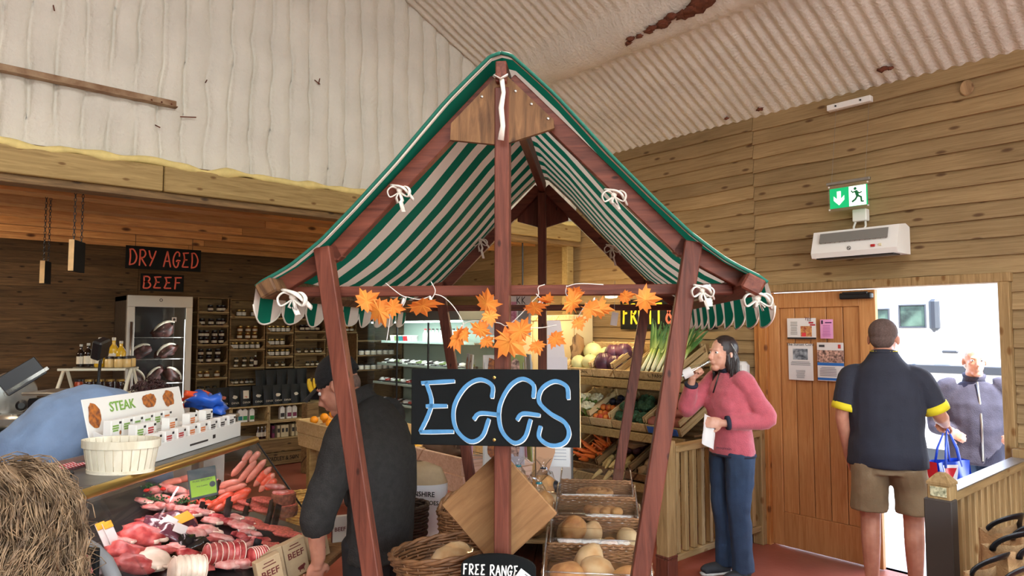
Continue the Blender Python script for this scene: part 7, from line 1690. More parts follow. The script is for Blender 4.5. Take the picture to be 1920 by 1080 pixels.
m.limb([(.11, .01, 1.36), WS, tuple(Vector(WS).lerp(Vector(WE), .5)), WE, tuple(Vector(WE).lerp(Vector(WW), .5)), tuple(Vector(WE).lerp(Vector(WW), .86))], [.07, .072, .066, .062, .054, .046], 12)
m.limb([(-.11, .0, 1.36), FS, tuple(Vector(FS).lerp(Vector(FE), .5)), FE, tuple(Vector(FE).lerp(Vector(FWr), .5)), tuple(Vector(FE).lerp(Vector(FWr), .84))], [.07, .072, .066, .062, .054, .046], 12)
fuse(m, 'fleece', M_pink, wm, .010, 4, .006, 8)
def cuff(a, b, t0, t1, r, mat, par, nm='cuff'):
    a = Vector(a); b = Vector(b); m = MB(); m.tube([a.lerp(b, t0), a.lerp(b, (t0 + t1) / 2), a.lerp(b, t1)], [r, r * 1.04, r], 14); m.build(nm, mat, par, smooth=True)
cuff(WE, WW, .85, .93, .047, M_navy, wm); cuff(FE, FWr, .83, .91, .047, M_navy, wm)
m = MB(); m.tube([(0, .012, 1.385), (0, .0, 1.43), (0, -.008, 1.455)], [(.078, .074), (.066, .066), (.072, .074)], 18, up=TOR); m.build('collar', M_navy, wm, smooth=True)
m = MB(); m.tube([(.004, -.083, 1.42), (.004, -.105, 1.36), (.004, -.142, 1.27)], .005, 6); m.build('zip', M_black, wm, smooth=True)
m = MB(); m.tube([(0, .015, .838), (0, .015, .852)], [(.188, .138), (.188, .138)], 20, up=TOR); m.build('hem', M_navy, wm, smooth=True)
m = MB(); m.tube([(0, .01, .92), (0, .012, .84)], [(.165, .12), (.175, .13)], 16, up=TOR)
for s in (-1, 1): m.tube([(s * .085, .01, .86), (s * .088, 0, .66), (s * .083, -.01, .47), (s * .083, .01, .25), (s * .086, .02, .06)], [(.098, .112), (.088, .098), (.072, .08), (.066, .074), (.070, .082)], 14, up=TOR)
fuse(m, 'trousers', M_jean, wm, .010, 4, .007, 9)
M_shoe = plain('dark_trainer', srgb(40, 42, 46), .7); M_sole = plain('pale_sole', srgb(206, 204, 196), .6)
def shoe(par, x, y, rz, mat=M_shoe):
    S_ = TM((x, y, 0), (0, 0, rz)); m = MB(); m.ell((0, -.05, .045), (.045, .125, .04), 14, 8, M=S_); m.ell((0, .03, .07), (.042, .06, .05), 12, 8, M=S_); m.box((0, -.05, .03), (.07, .2, .02), M=S_); o = fuse(m, 'shoe', mat, par, .008, 3)
    m = MB(); m.tube([(0, .07, .012), (0, .02, .012), (0, -.1, .012), (0, -.165, .014)], [(.036, .012), (.042, .012), (.046, .012), (.025, .012)], 12, M=S_); m.build('sole', M_sole, o, smooth=True)
shoe(wm, .09, .0, .1); shoe(wm, -.09, -.02, -.1)
M_hairdk = plain('dark_brown_hair', srgb(44, 32, 30), .45, var=.3, vs=60)
m = MB(); rn = random.Random(4)
m.ell((0, .022, .045), (.086, .096, .092), 16, 12, M=H); m.ell((0, .05, -.04), (.08, .065, .09), 14, 10, M=H); m.ell((.06, .03, -.05), (.03, .055, .085), 10, 8, M=H); m.ell((-.06, .03, -.05), (.03, .055, .085), 10, 8, M=H); m.tube([(0, .06, -.05), (0, .065, -.13), (0, .07, -.18)], [(.078, .05), (.075, .04), (.06, .02)], 14, M=H, up=TOR)
hr = fuse(m, 'hair', M_hairdk, wm, .009, 4, .004, 26)
m = MB()
for k in range(170):
    a = rn.uniform(-.35, PI + .35); x0, y0 = math.cos(a), math.sin(a); pts = []
    ln = rn.uniform(.16, .24)
    for i in range(7):
        t_ = i / 6; z = .10 - t_ * (ln + .10); r = (.03 + .075 * min(1, t_ * 2.2)) if t_ < .45 else .105 - .012 * (t_ - .45)
        pts.append(Vector((x0 * r * .86 + .004 * math.sin(i * 2 + k), y0 * r * .95 + .028 + .02 * max(0, t_ - .5), z)))
    m.tube(pts, [.002, .003, .003, .003, .003, .002, .001], 4, M=H)
o = m.build('hair_strands', M_hairdk, hr, smooth=True); o['kind'] = 'stuff'
printed('mountain', .028, M_navy, wm, (.10, -.136, .905), (0, 0, .55), 'chest_script')
# glasses pushed up in her hair
m = MB(); m.tube([(.088, -.01, .075), (.09, .03, .03), (.088, .05, .0)], .003, 6, M=H); m.build('hair_clip', M_steel, wm, smooth=True)
bt = Wm @ Vector((-.045, -.325, 1.405)); mo = Wm @ (H @ Vector((0, -.112, -.060)))
t = thing('drink_bottle', 'clear glass bottle with white label tipped to the woman\'s mouth', 'bottle', bt); t.rotation_euler = (mo - bt).to_track_quat('Z', 'Y').to_euler(); Lb = (mo - bt).length
m = MB(); m.lathe([(.026, -.05), (.033, -.045), (.033, Lb * .30), (.016, Lb * .62), (.014, Lb)], 16); m.build('bottle_glass', glassy('bottle_clear_glass', (.9, .94, .9, 1), .3), t, smooth='auto')
m = MB(); m.lathe([(.0336, -.03), (.0336, .04)], 16, cap=False); m.build('label', M_paper, t, smooth=True)
m = MB(); rn = random.Random(2); m.grid(lambda u, v: (.10 - .03 * v + .012 * math.sin(u * 7), -.22 - u * .10 + .05 * v, .90 + v * .19 + .05 * u + .01 * math.sin(v * 9)), 8, 8)
tag(m.build('paper_napkin', M_paper, None, smooth=True, loc=wm.location, rot=wm.rotation_euler, fix=False), 'white paper napkin held in the woman\'s lower hand', 'napkin')

# --- man in black fleece and cap
fv = -RT * .95 + FW * .30
mb_ = thing('person', 'man in a charcoal fleece and black cap bending over behind the stall leg', 'person', R(-.60, 2.93, 0), facing(fv)); mb_.scale = (1, .92, 1)
H = TM((0, -.165, 1.465), (.50, 0, .18))
A1, A2, A3 = (.20, -.0, 1.28), (.265, -.075, 1.0), (.21, -.11, .80); B1, B2, B3 = (-.20, -.02, 1.29), (-.25, -.10, 1.02), (-.14, -.30, .93)
m = MB(); head(m, H); m.tube([(0, .0, 1.30), (0, -.06, 1.38), (0, -.12, 1.43)], [.07, .062, .06], 12); m.tube([(0, .05, .86), (0, .06, 1.1), (0, .02, 1.3)], [(.13, .09), (.13, .09), (.14, .09)], 14, up=TOR)
m.limb([A1, A2, A3], [.05, .042, .030], 10); m.limb([B1, B2, B3], [.05, .042, .030], 10)
for s in (-1, 1): m.tube([(s * .08, .05, .88), (s * .085, .03, .46), (s * .09, .05, .08)], [.08, .05, .036], 10)
hand(m, A3, (-.1, -.35, -.93), (-.6, -.7, .2), 1, .8); hand(m, B3, (.3, -.8, -.4), (.7, .2, -.4), -1, .6)
fuse(m, 'body', M_skin2, mb_, .0065, 3); eyes(mb_, H)
M_char = plain('charcoal_fleece', srgb(52, 50, 48), .95, var=.15, vs=40, bump=.4, bs=170, spec=.15); M_blk = plain('black_trousers', srgb(20, 20, 22), .85); M_cap = plain('black_cap_cotton', srgb(24, 24, 26), .85, bump=.3, bs=200)
m = MB(); m.tube([(0, .06, .78), (0, .065, .86), (0, .075, 1.02), (0, .07, 1.16), (0, .04, 1.27), (0, .0, 1.35), (0, -.03, 1.385)], [(.20, .135), (.198, .13), (.20, .132), (.21, .128), (.205, .112), (.15, .09), (.082, .078)], 20, up=TOR)
m.limb([(.14, .01, 1.32), A1, tuple(Vector(A1).lerp(Vector(A2), .5)), A2, tuple(Vector(A2).lerp(Vector(A3), .35))], [.085, .085, .078, .072, .062], 12); m.limb([(-.14, .01, 1.32), B1, B2, tuple(Vector(B2).lerp(Vector(B3), .7))], [.085, .085, .07, .055], 12)
fuse(m, 'fleece', M_char, mb_, .010, 4, .008, 7)
m = MB(); m.tube([(0, -.02, 1.36), (0, -.055, 1.40), (0, -.075, 1.43)], [(.09, .085), (.076, .076), (.082, .082)], 18, up=TOR); m.build('collar', M_char, mb_, smooth=True)
m = MB(); m.tube([(0, .05, .90), (0, .055, .80)], [(.16, .12), (.175, .13)], 16, up=TOR)
for s in (-1, 1): m.tube([(s * .09, .05, .86), (s * .09, .04, .46), (s * .09, .05, .06)], [(.1, .115), (.078, .085), (.072, .085)], 14, up=TOR)
fuse(m, 'trousers', M_blk, mb_, .012, 4, .005, 8); shoe(mb_, .1, .05, .1); shoe(mb_, -.1, .05, -.1)
m = MB(); m.ell((0, .014, .052), (.083, .102, .086), 20, 12, M=H); cp = fuse(m, 'cap', M_cap, mb_, .006, 2)
m = MB()
def bill(u, v): a = (u - .5) * 2.3; return H @ Vector((math.sin(a) * .076 * (1 - .15 * v), -.065 - math.cos(a) * .025 - .085 * v * math.cos(a * .62), .040 - .020 * v - .022 * (u - .5) ** 2 * 4))
m.grid(bill, 14, 6); m.grid(lambda u, v: bill(u, v) + Vector((0, 0, .005)), 14, 6); m.build('cap_bill', M_cap, cp, smooth=True)
m = MB(); m.rings([[H @ Vector((math.cos(a) * .0845 * f_, .014 + math.sin(a) * .103 * f_, z)) for a in [2 * PI * q / 28 for q in range(28)]] for f_, z in ((1.0, .022), (1.01, .045))], cap=False); m.build('cap_band', M_cap, cp, smooth=True)
m = MB(); m.ell((0, .045, -.015), (.068, .055, .055), 14, 10, M=H); fuse(m, 'hair', plain('grey_stubble_hair', srgb(120, 96, 84), .8, var=.2, vs=90), mb_, .006, 2)
# its shopping basket
MBm = Matrix.Translation(mb_.location) @ Matrix.Rotation(mb_.rotation_euler.z, 4, 'Z'); hp = MBm @ Vector((A3[0] - .02, A3[1] - .05, A3[2] - .075))
bk = wicker_basket('wicker_basket', 'shopping basket with pale cane handle held by the man in black', hp + R(.10, -.20, -.30), VIEW + .4, .15, .11, .16, .15, 9, 18, M_wpale, handle=.135)

# --- man in navy shirt at the door
fv = FW * .86 + RT * .50
md = thing('person', 'man in navy t-shirt and khaki shorts reaching out through the doorway', 'person', R(2.40, 4.46, 0), facing(fv))
H = TM((0, -.05, 1.648), (.06, 0, -.12), (1.12, 1.08, 1.02))
A1, A2, A3 = (.190, .0, 1.40), (.25, .02, 1.15), (.225, -.06, .87); B1, B2, B3 = (-.190, -.01, 1.40), (-.295, -.05, 1.17), (-.33, -.30, 1.09)
m = MB(); head(m, H); m.tube([(0, .015, 1.42), (0, .0, 1.50), (0, -.02, 1.58)], [.075, .064, .062], 12); m.tube([(0, .01, .9), (0, .01, 1.15), (0, .01, 1.42)], [(.14, .1), (.14, .1), (.15, .09)], 14, up=TOR)
m.limb([A1, tuple(Vector(A1).lerp(Vector(A2), .6)), A2, tuple(Vector(A2).lerp(Vector(A3), .3)), A3], [.055, .05, .044, .046, .030], 12); m.limb([B1, tuple(Vector(B1).lerp(Vector(B2), .6)), B2, tuple(Vector(B2).lerp(Vector(B3), .3)), B3], [.055, .05, .044, .046, .030], 12)
LX = {1: (.105, .01), -1: (-.135, -.03)}
for s in (-1, 1): x, y = LX[s]; m.tube([(s * .10, .0, .92), (x, y, .60), (x, y - .01, .50), (x, y + .02, .38), (x, y + .03, .28), (x, y + .03, .10), (x, y, .04)], [.09, .068, .060, .058, .052, .038, .036], 12); m.ell((x, y - .06, .03), (.045, .12, .03), 12, 8)
hand(m, A3, (-.05, -.1, -1), (-.9, -.2, 0), -1, .5); hand(m, B3, (.1, -.98, -.1), (.5, -.1, -.85), -1, 1.0)
fuse(m, 'body', M_skin2, md, .007, 3); eyes(md, H)
M_tee = plain('navy_cotton', srgb(40, 42, 54), .85, var=.1, vs=12, bump=.2, bs=120); M_yel = plain('yellow_sleeve_band', srgb(226, 206, 36), .8); M_kh = plain('khaki_cotton', srgb(136, 116, 88), .85, var=.1, vs=10, bump=.2, bs=100)
m = MB(); m.tube([(0, .0, .84), (0, .0, .92), (0, -.005, 1.05), (0, -.005, 1.20), (0, .0, 1.34), (0, .01, 1.455), (0, .005, 1.51), (0, .0, 1.56)], [(.235, .17), (.23, .17), (.215, .162), (.222, .152), (.215, .138), (.165, .112), (.11, .092), (.080, .078)], 22, up=TOR)
m.limb([(.09, .01, 1.425), A1, tuple(Vector(A1).lerp(Vector(A2), .45)), tuple(Vector(A1).lerp(Vector(A2), .80))], [.06, .076, .080, .074], 14); m.limb([(-.09, .0, 1.425), B1, tuple(Vector(B1).lerp(Vector(B2), .45)), tuple(Vector(B1).lerp(Vector(B2), .82))], [.06, .076, .080, .074], 14)
fuse(m, 't_shirt', M_tee, md, .010, 4, .007, 6)
cuff(A1, A2, .70, .88, .077, M_yel, md, 'sleeve_band'); cuff(B1, B2, .70, .90, .077, M_yel, md, 'sleeve_band')
m = MB(); m.tube([(0, .002, 1.54), (0, -.004, 1.566)], [(.086, .082), (.080, .076)], 20, up=TOR); m.build('neck_band', M_tee, md, smooth=True); m = MB(); m.tube([(math.cos(a) * .080, -.004 + math.sin(a) * .077, 1.568) for a in [q * PI / 12 for q in range(24)]], .003, 5, loop=True); m.build('neck_piping', M_yel, md, smooth=True)
m = MB(); m.tube([(0, .0, .96), (0, .0, .80)], [(.19, .145), (.2, .155)], 18, up=TOR)
for s in (-1, 1): x, y = LX[s]; m.tube([(s * .10, .0, .86), (x * 1.0, y, .70), (x * 1.05, y, .555)], [(.115, .145), (.108, .13), (.110, .125)], 16, up=TOR)
fuse(m, 'shorts', M_kh, md, .010, 4, .007, 8)
M_buzz = plain('cropped_dark_hair', srgb(92, 74, 68), .9, var=.2, vs=120)
m = MB(); m.ell((0, .020, .040), (.0785, .092, .0885), 16, 12, M=H); m.ell((0, .055, -.01), (.066, .05, .06), 12, 8, M=H); fuse(m, 'hair', M_buzz, md, .006, 2)
M_sand = plain('dark_sandal', srgb(50, 46, 44), .8)
for s in (-1, 1): x, y = LX[s]; m = MB(); m.rbox((x, y - .05, .006), (.09, .26, .012), .004); m.tube([(x - .045, y - .08, .01), (x - .03, y - .08, .06), (x + .03, y - .08, .06), (x + .045, y - .08, .01)], .012, 6, flat=.4); m.build('sandal', M_sand, md)

# --- man outside in a dark fleece jacket
fv = -FW * .9 - RT * .35
mo_ = thing('person', 'person in a dark zipped fleece standing outside the doorway', 'person', Vector((6.38, 1.78, -.10)), facing(fv))
H = TM((0, -.03, 1.56), (0, 0, 0)); A1, A2, A3 = (.20, .0, 1.33), (.27, .03, 1.06), (.20, -.20, 1.0); B1, B2, B3 = (-.20, .0, 1.33), (-.27, .02, 1.05), (-.20, -.20, 1.02)
m = MB(); head(m, H); m.tube([(0, .015, 1.33), (0, .0, 1.42), (0, -.02, 1.48)], [.07, .06, .06], 12); m.tube([(0, .01, .86), (0, .01, 1.1), (0, .01, 1.34)], [(.14, .1), (.14, .1), (.15, .09)], 14, up=TOR)
for P in ((A1, A2, A3), (B1, B2, B3)): m.limb(P, [.05, .042, .030], 10)
for s in (-1, 1): m.tube([(s * .1, 0, .88), (s * .1, 0, .46), (s * .1, .02, .08)], [.08, .05, .036], 10)
hand(m, A3, (-.5, -.8, .0), (-.5, .5, -.4), 1, .8); hand(m, B3, (.2, -.9, -.2), (.7, .2, -.4), -1, .8); fuse(m, 'body', M_skin, mo_, .008, 3); eyes(mo_, H)
M_fl = plain('slate_fleece', srgb(62, 60, 76), .9, var=.1, vs=20, bump=.4, bs=150)
m = MB(); m.tube([(0, .0, .76), (0, .0, .9), (0, -.01, 1.08), (0, -.01, 1.22), (0, .0, 1.33), (0, .01, 1.39)], [(.22, .17), (.22, .17), (.215, .165), (.225, .15), (.18, .11), (.09, .085)], 20, up=TOR)
m.limb([(.15, .01, 1.34), A1, A2, tuple(Vector(A2).lerp(Vector(A3), .8))], [.08, .085, .072, .05], 12); m.limb([(-.15, .01, 1.34), B1, B2, tuple(Vector(B2).lerp(Vector(B3), .8))], [.08, .085, .072, .05], 12); fuse(m, 'fleece', M_fl, mo_, .011, 4, .012, 6)
m = MB(); m.tube([(0, .012, 1.36), (0, .0, 1.42), (0, -.008, 1.45)], [(.088, .084), (.074, .074), (.082, .084)], 18, up=TOR); m.build('collar', M_fl, mo_, smooth=True); m = MB(); m.tube([(0, -.095, 1.40), (0, -.150, 1.25), (0, -.178, 1.08), (0, -.176, .80)], .008, 6, flat=.5); m.build('zip', M_steel, mo_, smooth=True)
m = MB(); m.tube([(0, .0, .90), (0, 0, .78)], [(.17, .13), (.18, .14)], 16, up=TOR)
for s in (-1, 1): m.tube([(s * .1, 0, .86), (s * .1, 0, .46), (s * .1, .0, .04)], [(.11, .12), (.08, .09), (.075, .09)], 14, up=TOR)
fuse(m, 'trousers', M_jean, mo_, .012, 4, .005, 8); shoe(mo_, .1, 0, .1); shoe(mo_, -.1, 0, -.1)
m = MB(); m.ell((0, .022, .046), (.082, .098, .092), 16, 12, M=H); m.ell((0, .05, -.02), (.07, .055, .07), 12, 8, M=H); fuse(m, 'hair', plain('white_hair', srgb(214, 210, 204), .7, var=.1, vs=60), mo_, .008, 3, .003, 30)

# --- butcher bending behind the counter
bp = R(-2.20, 3.28, 0); fv = (R(-1.78, 3.55) - R(-2.12, 2.95)); fv.z = 0; fv.normalize()
bu = thing('person', 'butcher in a pale blue shirt bent over behind the counter', 'person', bp, facing(fv))
H = TM((0, -.50, 1.27), (.95, 0, 0))
m = MB(); head(m, H); m.tube([(0, -.33, 1.30), (0, -.42, 1.30)], [.065, .058], 12); m.tube([(0, .0, .92), (0, -.12, 1.16), (0, -.34, 1.28)], [(.13, .1), (.13, .1), (.14, .08)], 14, up=TOR)
A1, A2, A3 = (.19, -.32, 1.24), (.22, -.42, .98), (.12, -.52, .90); B1, B2, B3 = (-.19, -.32, 1.24), (-.22, -.42, .98), (-.12, -.52, .90)
for P in ((A1, A2, A3), (B1, B2, B3)): m.limb(P, [.05, .042, .030], 10)
hand(m, A3, (-.2, -.8, -.5), (-.8, .2, -.2), 1, .6); hand(m, B3, (.2, -.8, -.5), (.8, .2, -.2), -1, .6)
for s in (-1, 1): m.tube([(s * .09, .02, .92), (s * .09, .0, .46), (s * .09, .02, .06)], [.085, .055, .04], 10)
fuse(m, 'body', M_skin, bu, .008, 3); eyes(bu, H)
M_shirt = plain('pale_blue_shirt', srgb(122, 146, 178), .85, var=.08, vs=10, bump=.15, bs=80)
m = MB(); m.tube([(0, .10, .84), (0, .10, .98), (0, .04, 1.12), (0, -.09, 1.25), (0, -.23, 1.31), (0, -.34, 1.30), (0, -.40, 1.295)], [(.20, .16), (.205, .165), (.215, .17), (.225, .16), (.225, .13), (.16, .10), (.08, .07)], 20, up=TOR)
m.limb([(.14, -.31, 1.28), A1, A2, tuple(Vector(A2).lerp(Vector(A3), .5))], [.085, .085, .075, .06], 12); m.limb([(-.14, -.31, 1.28), B1, B2, tuple(Vector(B2).lerp(Vector(B3), .5))], [.085, .085, .075, .06], 12)
fuse(m, 'shirt', M_shirt, bu, .011, 5, .012, 6)
m = MB(); m.tube([(0, .02, .95), (0, .02, .80)], [(.19, .15), (.19, .15)], 16, up=TOR)
for s in (-1, 1): m.tube([(s * .1, .02, .86), (s * .1, .0, .46), (s * .1, .02, .05)], [(.11, .12), (.085, .09), (.075, .09)], 14, up=TOR)
fuse(m, 'trousers', M_blk, bu, .012, 4, .005, 8); shoe(bu, .1, 0, .1); shoe(bu, -.1, 0, -.1)
m = MB(); m.tube([(0, .10, .80), (0, .10, .90)], [(.212, .172), (.212, .172)], 18, up=TOR); m.build('apron_band', M_stripe, bu, smooth=True)
M_hcur = plain('dark_red_curly_hair', srgb(58, 28, 28), .5, var=.3, vs=50)
m = MB(); m.ell((0, .03, .045), (.088, .100, .095), 16, 12, M=H); hr = fuse(m, 'hair', M_hcur, bu, .008, 3); rn = random.Random(8); m = MB()
for k in range(230):
    z = rn.uniform(-.2, 1); a = rn.uniform(0, 2 * PI); q = math.sqrt(1 - z * z); b = Vector((math.cos(a) * q * .088, .03 + math.sin(a) * q * .10, .045 + z * .095)); n_ = (b - Vector((0, .03, .045))).normalized(); x_ = n_.orthogonal().normalized(); y_ = n_.cross(x_)
    m.tube([b + n_ * (.004 * i) + (x_ * math.cos(i * 1.1 + k) + y_ * math.sin(i * 1.1 + k)) * .009 for i in range(8)], .0028, 4, M=H)
o = m.build('curls', M_hcur, hr, smooth=True); o['kind'] = 'stuff'

# --- person with frizzy hair close to the camera
fp = R(-.765, 1.02, 0); fg_ = thing('person', 'person with long frizzy light brown hair seen from behind, cut by the frame', 'person', fp, facing(FW * .8 - RT * .5)); zc = 1.365
H = TM((0, -.0, zc), (.1, 0, 0))
m = MB(); head(m, H); m.tube([(0, .02, zc - .22), (0, .01, zc - .08)], [.062, .055], 12); m.tube([(0, .02, .75), (0, .02, 1.0), (0, .02, zc - .22)], [(.13, .1), (.13, .1), (.13, .08)], 14, up=TOR)
for s in (-1, 1): m.tube([(s * .15, .02, zc - .24), (s * .22, .03, .92), (s * .2, -.05, .72)], [.045, .038, .028], 10); hand(m, (s * .2, -.05, .72), (0, -.2, -1), (-s, 0, 0), -s, .4); m.tube([(s * .08, 0, .76), (s * .08, 0, .4), (s * .08, .02, .06)], [.085, .05, .036], 10)
fuse(m, 'body', M_skin, fg_, .009, 3); eyes(fg_, H)
M_coat = plain('grey_green_coat', srgb(86, 84, 76), .85, bump=.3, bs=100); m = MB(); m.tube([(0, .02, .55), (0, .02, .8), (0, .02, 1.0), (0, .02, zc - .24), (0, .02, zc - .17)], [(.2, .16), (.19, .15), (.2, .14), (.16, .1), (.075, .07)], 18, up=TOR)
for s in (-1, 1): m.tube([(s * .13, .02, zc - .23), (s * .17, .02, zc - .26), (s * .23, .03, .92), (s * .21, -.03, .76)], [.075, .075, .06, .05], 12)
fuse(m, 'coat', M_coat, fg_, .012, 4, .006, 7); m = MB(); m.tube([(0, .02, .80), (0, .02, .68)], [(.17, .13), (.18, .14)], 16, up=TOR)
for s in (-1, 1): m.tube([(s * .09, .02, .74), (s * .09, 0, .4), (s * .09, .02, .05)], [(.1, .11), (.08, .08), (.075, .08)], 14, up=TOR)
fuse(m, 'trousers', M_jean, fg_, .012, 3); shoe(fg_, .1, 0, .1); shoe(fg_, -.1, 0, -.1)
mm, n2, b2, o2 = newmat('frizzy_light_brown_hair'); b2.inputs['Roughness'].default_value = .55
tcn = nd(n2, 'TexCoord'); t1 = nd(n2, 'TexNoise', i2=55.0, i3=3.0); n2.links.new(tcn.outputs['Object'], t1.inputs[0]); r2 = ramp(n2, t1.outputs[0], [(.35, srgb(84, 64, 44)), (.68, srgb(150, 122, 90))]); n2.links.new(r2.outputs[0], b2.inputs['Base Color']); M_friz = mm
m = MB(); m.ell((0, .02, .03), (.095, .105, .105), 16, 12, M=H); m.tube([(0, .05, .0), (0, .07, -.12), (0, .08, -.24)], [(.10, .08), (.11, .07), (.09, .04)], 14, M=H, up=TOR); hr = fuse(m, 'hair', M_friz, fg_, .010, 3, .010, 22)
rn = random.Random(12); m = MB()
for g in range(230):
    a = rn.uniform(0, 2 * PI); el = math.asin(rn.uniform(-.4, 1)); p = Vector((math.cos(a) * math.cos(el) * .097, .02 + math.sin(a) * math.cos(el) * .107, .03 + math.sin(el) * .110)); path = []; rise = rn.uniform(-.004, .018); ph = rn.uniform(0, 6); am = rn.uniform(.5, 1.3)
    for i in range(14):
        path.append(p.copy()); d_ = Vector((p.x, p.y - .02, max(0, p.z - .03))); nrm = d_.normalized(); q = p * 6
        w_ = Vector((noise.noise(q + Vector((3, 0, 0))), noise.noise(q + Vector((0, 7, 0))), noise.noise(q + Vector((0, 0, 11))) * .5)); side = nrm.cross(Vector((0, 0, 1)))
        v = Vector((0, .06, -1)); v = v - nrm * v.dot(nrm) * .9 + Vector((p.x, p.y - .02, 0)) * 5 + w_ * .7 + side * am * math.sin(i * 1.15 + ph); p = p + v.normalized() * .0165
        d2 = Vector((p.x, p.y - .02, max(0, p.z - .03) * .95)); L_ = .104 + .020 * min(1, max(0, (.03 - p.z) * 6)) + .012 * math.sin(i * 1.15 + ph) + rise
        p = p + d2.normalized() * (L_ - d2.length) * .5
    for c in range(15):
        o3 = Vector((rn.gauss(0, 1), rn.gauss(0, 1), rn.gauss(0, 1))) * .0065; fz = .0022 if c < 12 else .014
        pts = [path[i] + o3 * (1 - .055 * i) + Vector((rn.gauss(0, 1), rn.gauss(0, 1), rn.gauss(0, 1))) * fz * (i / 13) for i in range(14)]
        m.tube(pts, [.0008] * 13 + [.0004], 3, M=H)
o = m.build('hair_strands', M_friz, hr, smooth=True, fix=False); o['kind'] = 'stuff'
# ------------------------------------------------------------------ balustrades
def balustrade(label, x0, x1, y, zt, n, bag=False, capmat=None):
    t = thing('balustrade', label, 'balustrade', (x0, y, 0), 0)
    def bx(nm, c, d, mt): m = MB(); m.rbox((0, 0, 0), d, .005); return m.build(nm, mt, t, loc=c)
    L = x1 - x0
    bx('newel_post', (0, 0, (zt + .02) / 2), (.10, .10, zt + .02), M_rail); m = MB(); m.rings([[Vector((sx_ * h, sy_ * h, z)) for sx_, sy_ in ((-1, -1), (1, -1), (1, 1), (-1, 1))] for h, z in ((.052, 0), (.052, .012), (.02, .05), (.012, .055))]); m.build('post_cap', M_rail, t, loc=(0, 0, zt + .02)) if bag else None
    bx('post_foot', (0, 0, .075), (.108, .108, .15), M_stallz); bx('post_foot', (0, 0, .16), (.112, .112, .02), M_stallz) if not bag else None
    bx('end_post', (L - .04, 0, (zt + .03) / 2), (.08, .09, zt + .03), M_rail)
    bx('top_rail', (L / 2, 0, zt - .045), (L - .15, .075, .05), M_railx if not capmat else capmat); bx('bottom_rail', (L / 2, 0, .13), (L - .15, .06, .045), M_railx)
    for k in range(n):
        x = .05 + (L - .14) * (k + .7) / (n + .4); bx('baluster', (x, 0, (.155 + zt - .07) / 2), (.042, .04, zt - .07 - .155), M_rail)
    return t
bl = balustrade('timber balustrade with square balusters behind the woman in pink', 3.95, 5.22, 2.965, .92, 11)
br = balustrade('timber balustrade with light metal-edged rail at the right of the doorway', 3.76, 5.20, 1.20, .945, 12, True)
m = MB(); m.rbox((0, 0, 0), (1.27, .085, .008), .002); m.build('metal_edge', M_steel, br, loc=(.70, 0, .925))
m = MB(); m.rbox((-.052, 0, 0), (.006, .075, .06), .002); m.build('sticker', plain('cream_sticker', srgb(226, 220, 180), .6, var=.3, vs=60, col2=srgb(120, 120, 90)), br, loc=(0, 0, .94), rot=(0, 0, .6)) if False else None
m = MB(); m.rbox((0, -.0005, 0), (.07, .004, .045), .001); o = m.build('sticker', plain('cream_sticker', srgb(226, 220, 180), .6, var=.3, vs=60, col2=srgb(120, 120, 90)), br, loc=(-.0525, 0, .935), rot=(0, 0, -PI / 2))
m = MB(); m.rbox((0, 0, .45), (.085, .118, .9), .004); o = m.build('dark_post_cover', plain('dark_grey_cladding', srgb(66, 58, 52), .8), br, loc=(-.028, 0, 0))
# white soap dispenser on the boards behind the woman
t = thing('soap_dispenser', 'white rounded dispenser on the boards behind the woman', 'dispenser', on('x', 1391, 700, XR - .06), -PI / 2); m = MB(); m.rbox((0, 0, 0), (.12, .10, .20), .03); m.build('housing', M_white, t, smooth='auto'); m = MB(); m.rbox((0, -.03, -.11), (.05, .04, .03), .006); m.build('nozzle', M_cream, t)
# ------------------------------------------------------------------ jute bags at the lower right
M_jute = plain('jute_cloth', srgb(176, 138, 94), .9, var=.12, vs=30, bump=.5, bs=140)
for k, (px, py, w_, rz) in enumerate(((1880, 1080, 2.72, .5), (1925, 1035, 2.85, .3), (1905, 1000, 3.1, .4))):
    p = at(px, py, w_); zt = p.z + .02
    t = thing('jute_bag', ['nearest jute shopping bag with black handles at the lower right corner', 'jute shopping bag behind the nearest jute bag', 'farthest jute shopping bag beside the balustrade'][k], 'shopping bag', (p.x, p.y, 0), VIEW + rz, 'jute bags in the corner'); W, D = .36, .16
    def jg(u, v):
        a = u * 4; i = int(a) % 4; f_ = a - int(a); C_ = [(-1, -1), (1, -1), (1, 1), (-1, 1)]; c0, c1 = C_[i], C_[(i + 1) % 4]; x = c0[0] + (c1[0] - c0[0]) * f_; y = c0[1] + (c1[1] - c0[1]) * f_
        return (x * W / 2 * (1 - .03 * v), y * D / 2 * (1 - .35 * v) + .012 * noise.noise(Vector((u * 9, v * 5, k))), .012 + zt * v - .02 * v * math.sin(u * 4 * PI) ** 2)
    m = MB(); m.grid(jg, 40, 10); m.build('bag_cloth', M_jute, t, smooth=True, fix=False); m = MB(); m.rbox((0, 0, .008), (W, D, .014), .003); m.build('base', M_jute, t)
    for s in (-1, 1):
        m = MB(); m.tube([(-.115 * math.cos(q), s * .055 - .06 * math.sin(q) ** 2, zt - .02 + .075 * math.sin(q)) for q in [PI * i / 16 for i in range(17)]], .020, 8, flat=.28, up=(0, 1, 0)); m.build('handle', M_black, t, smooth=True)
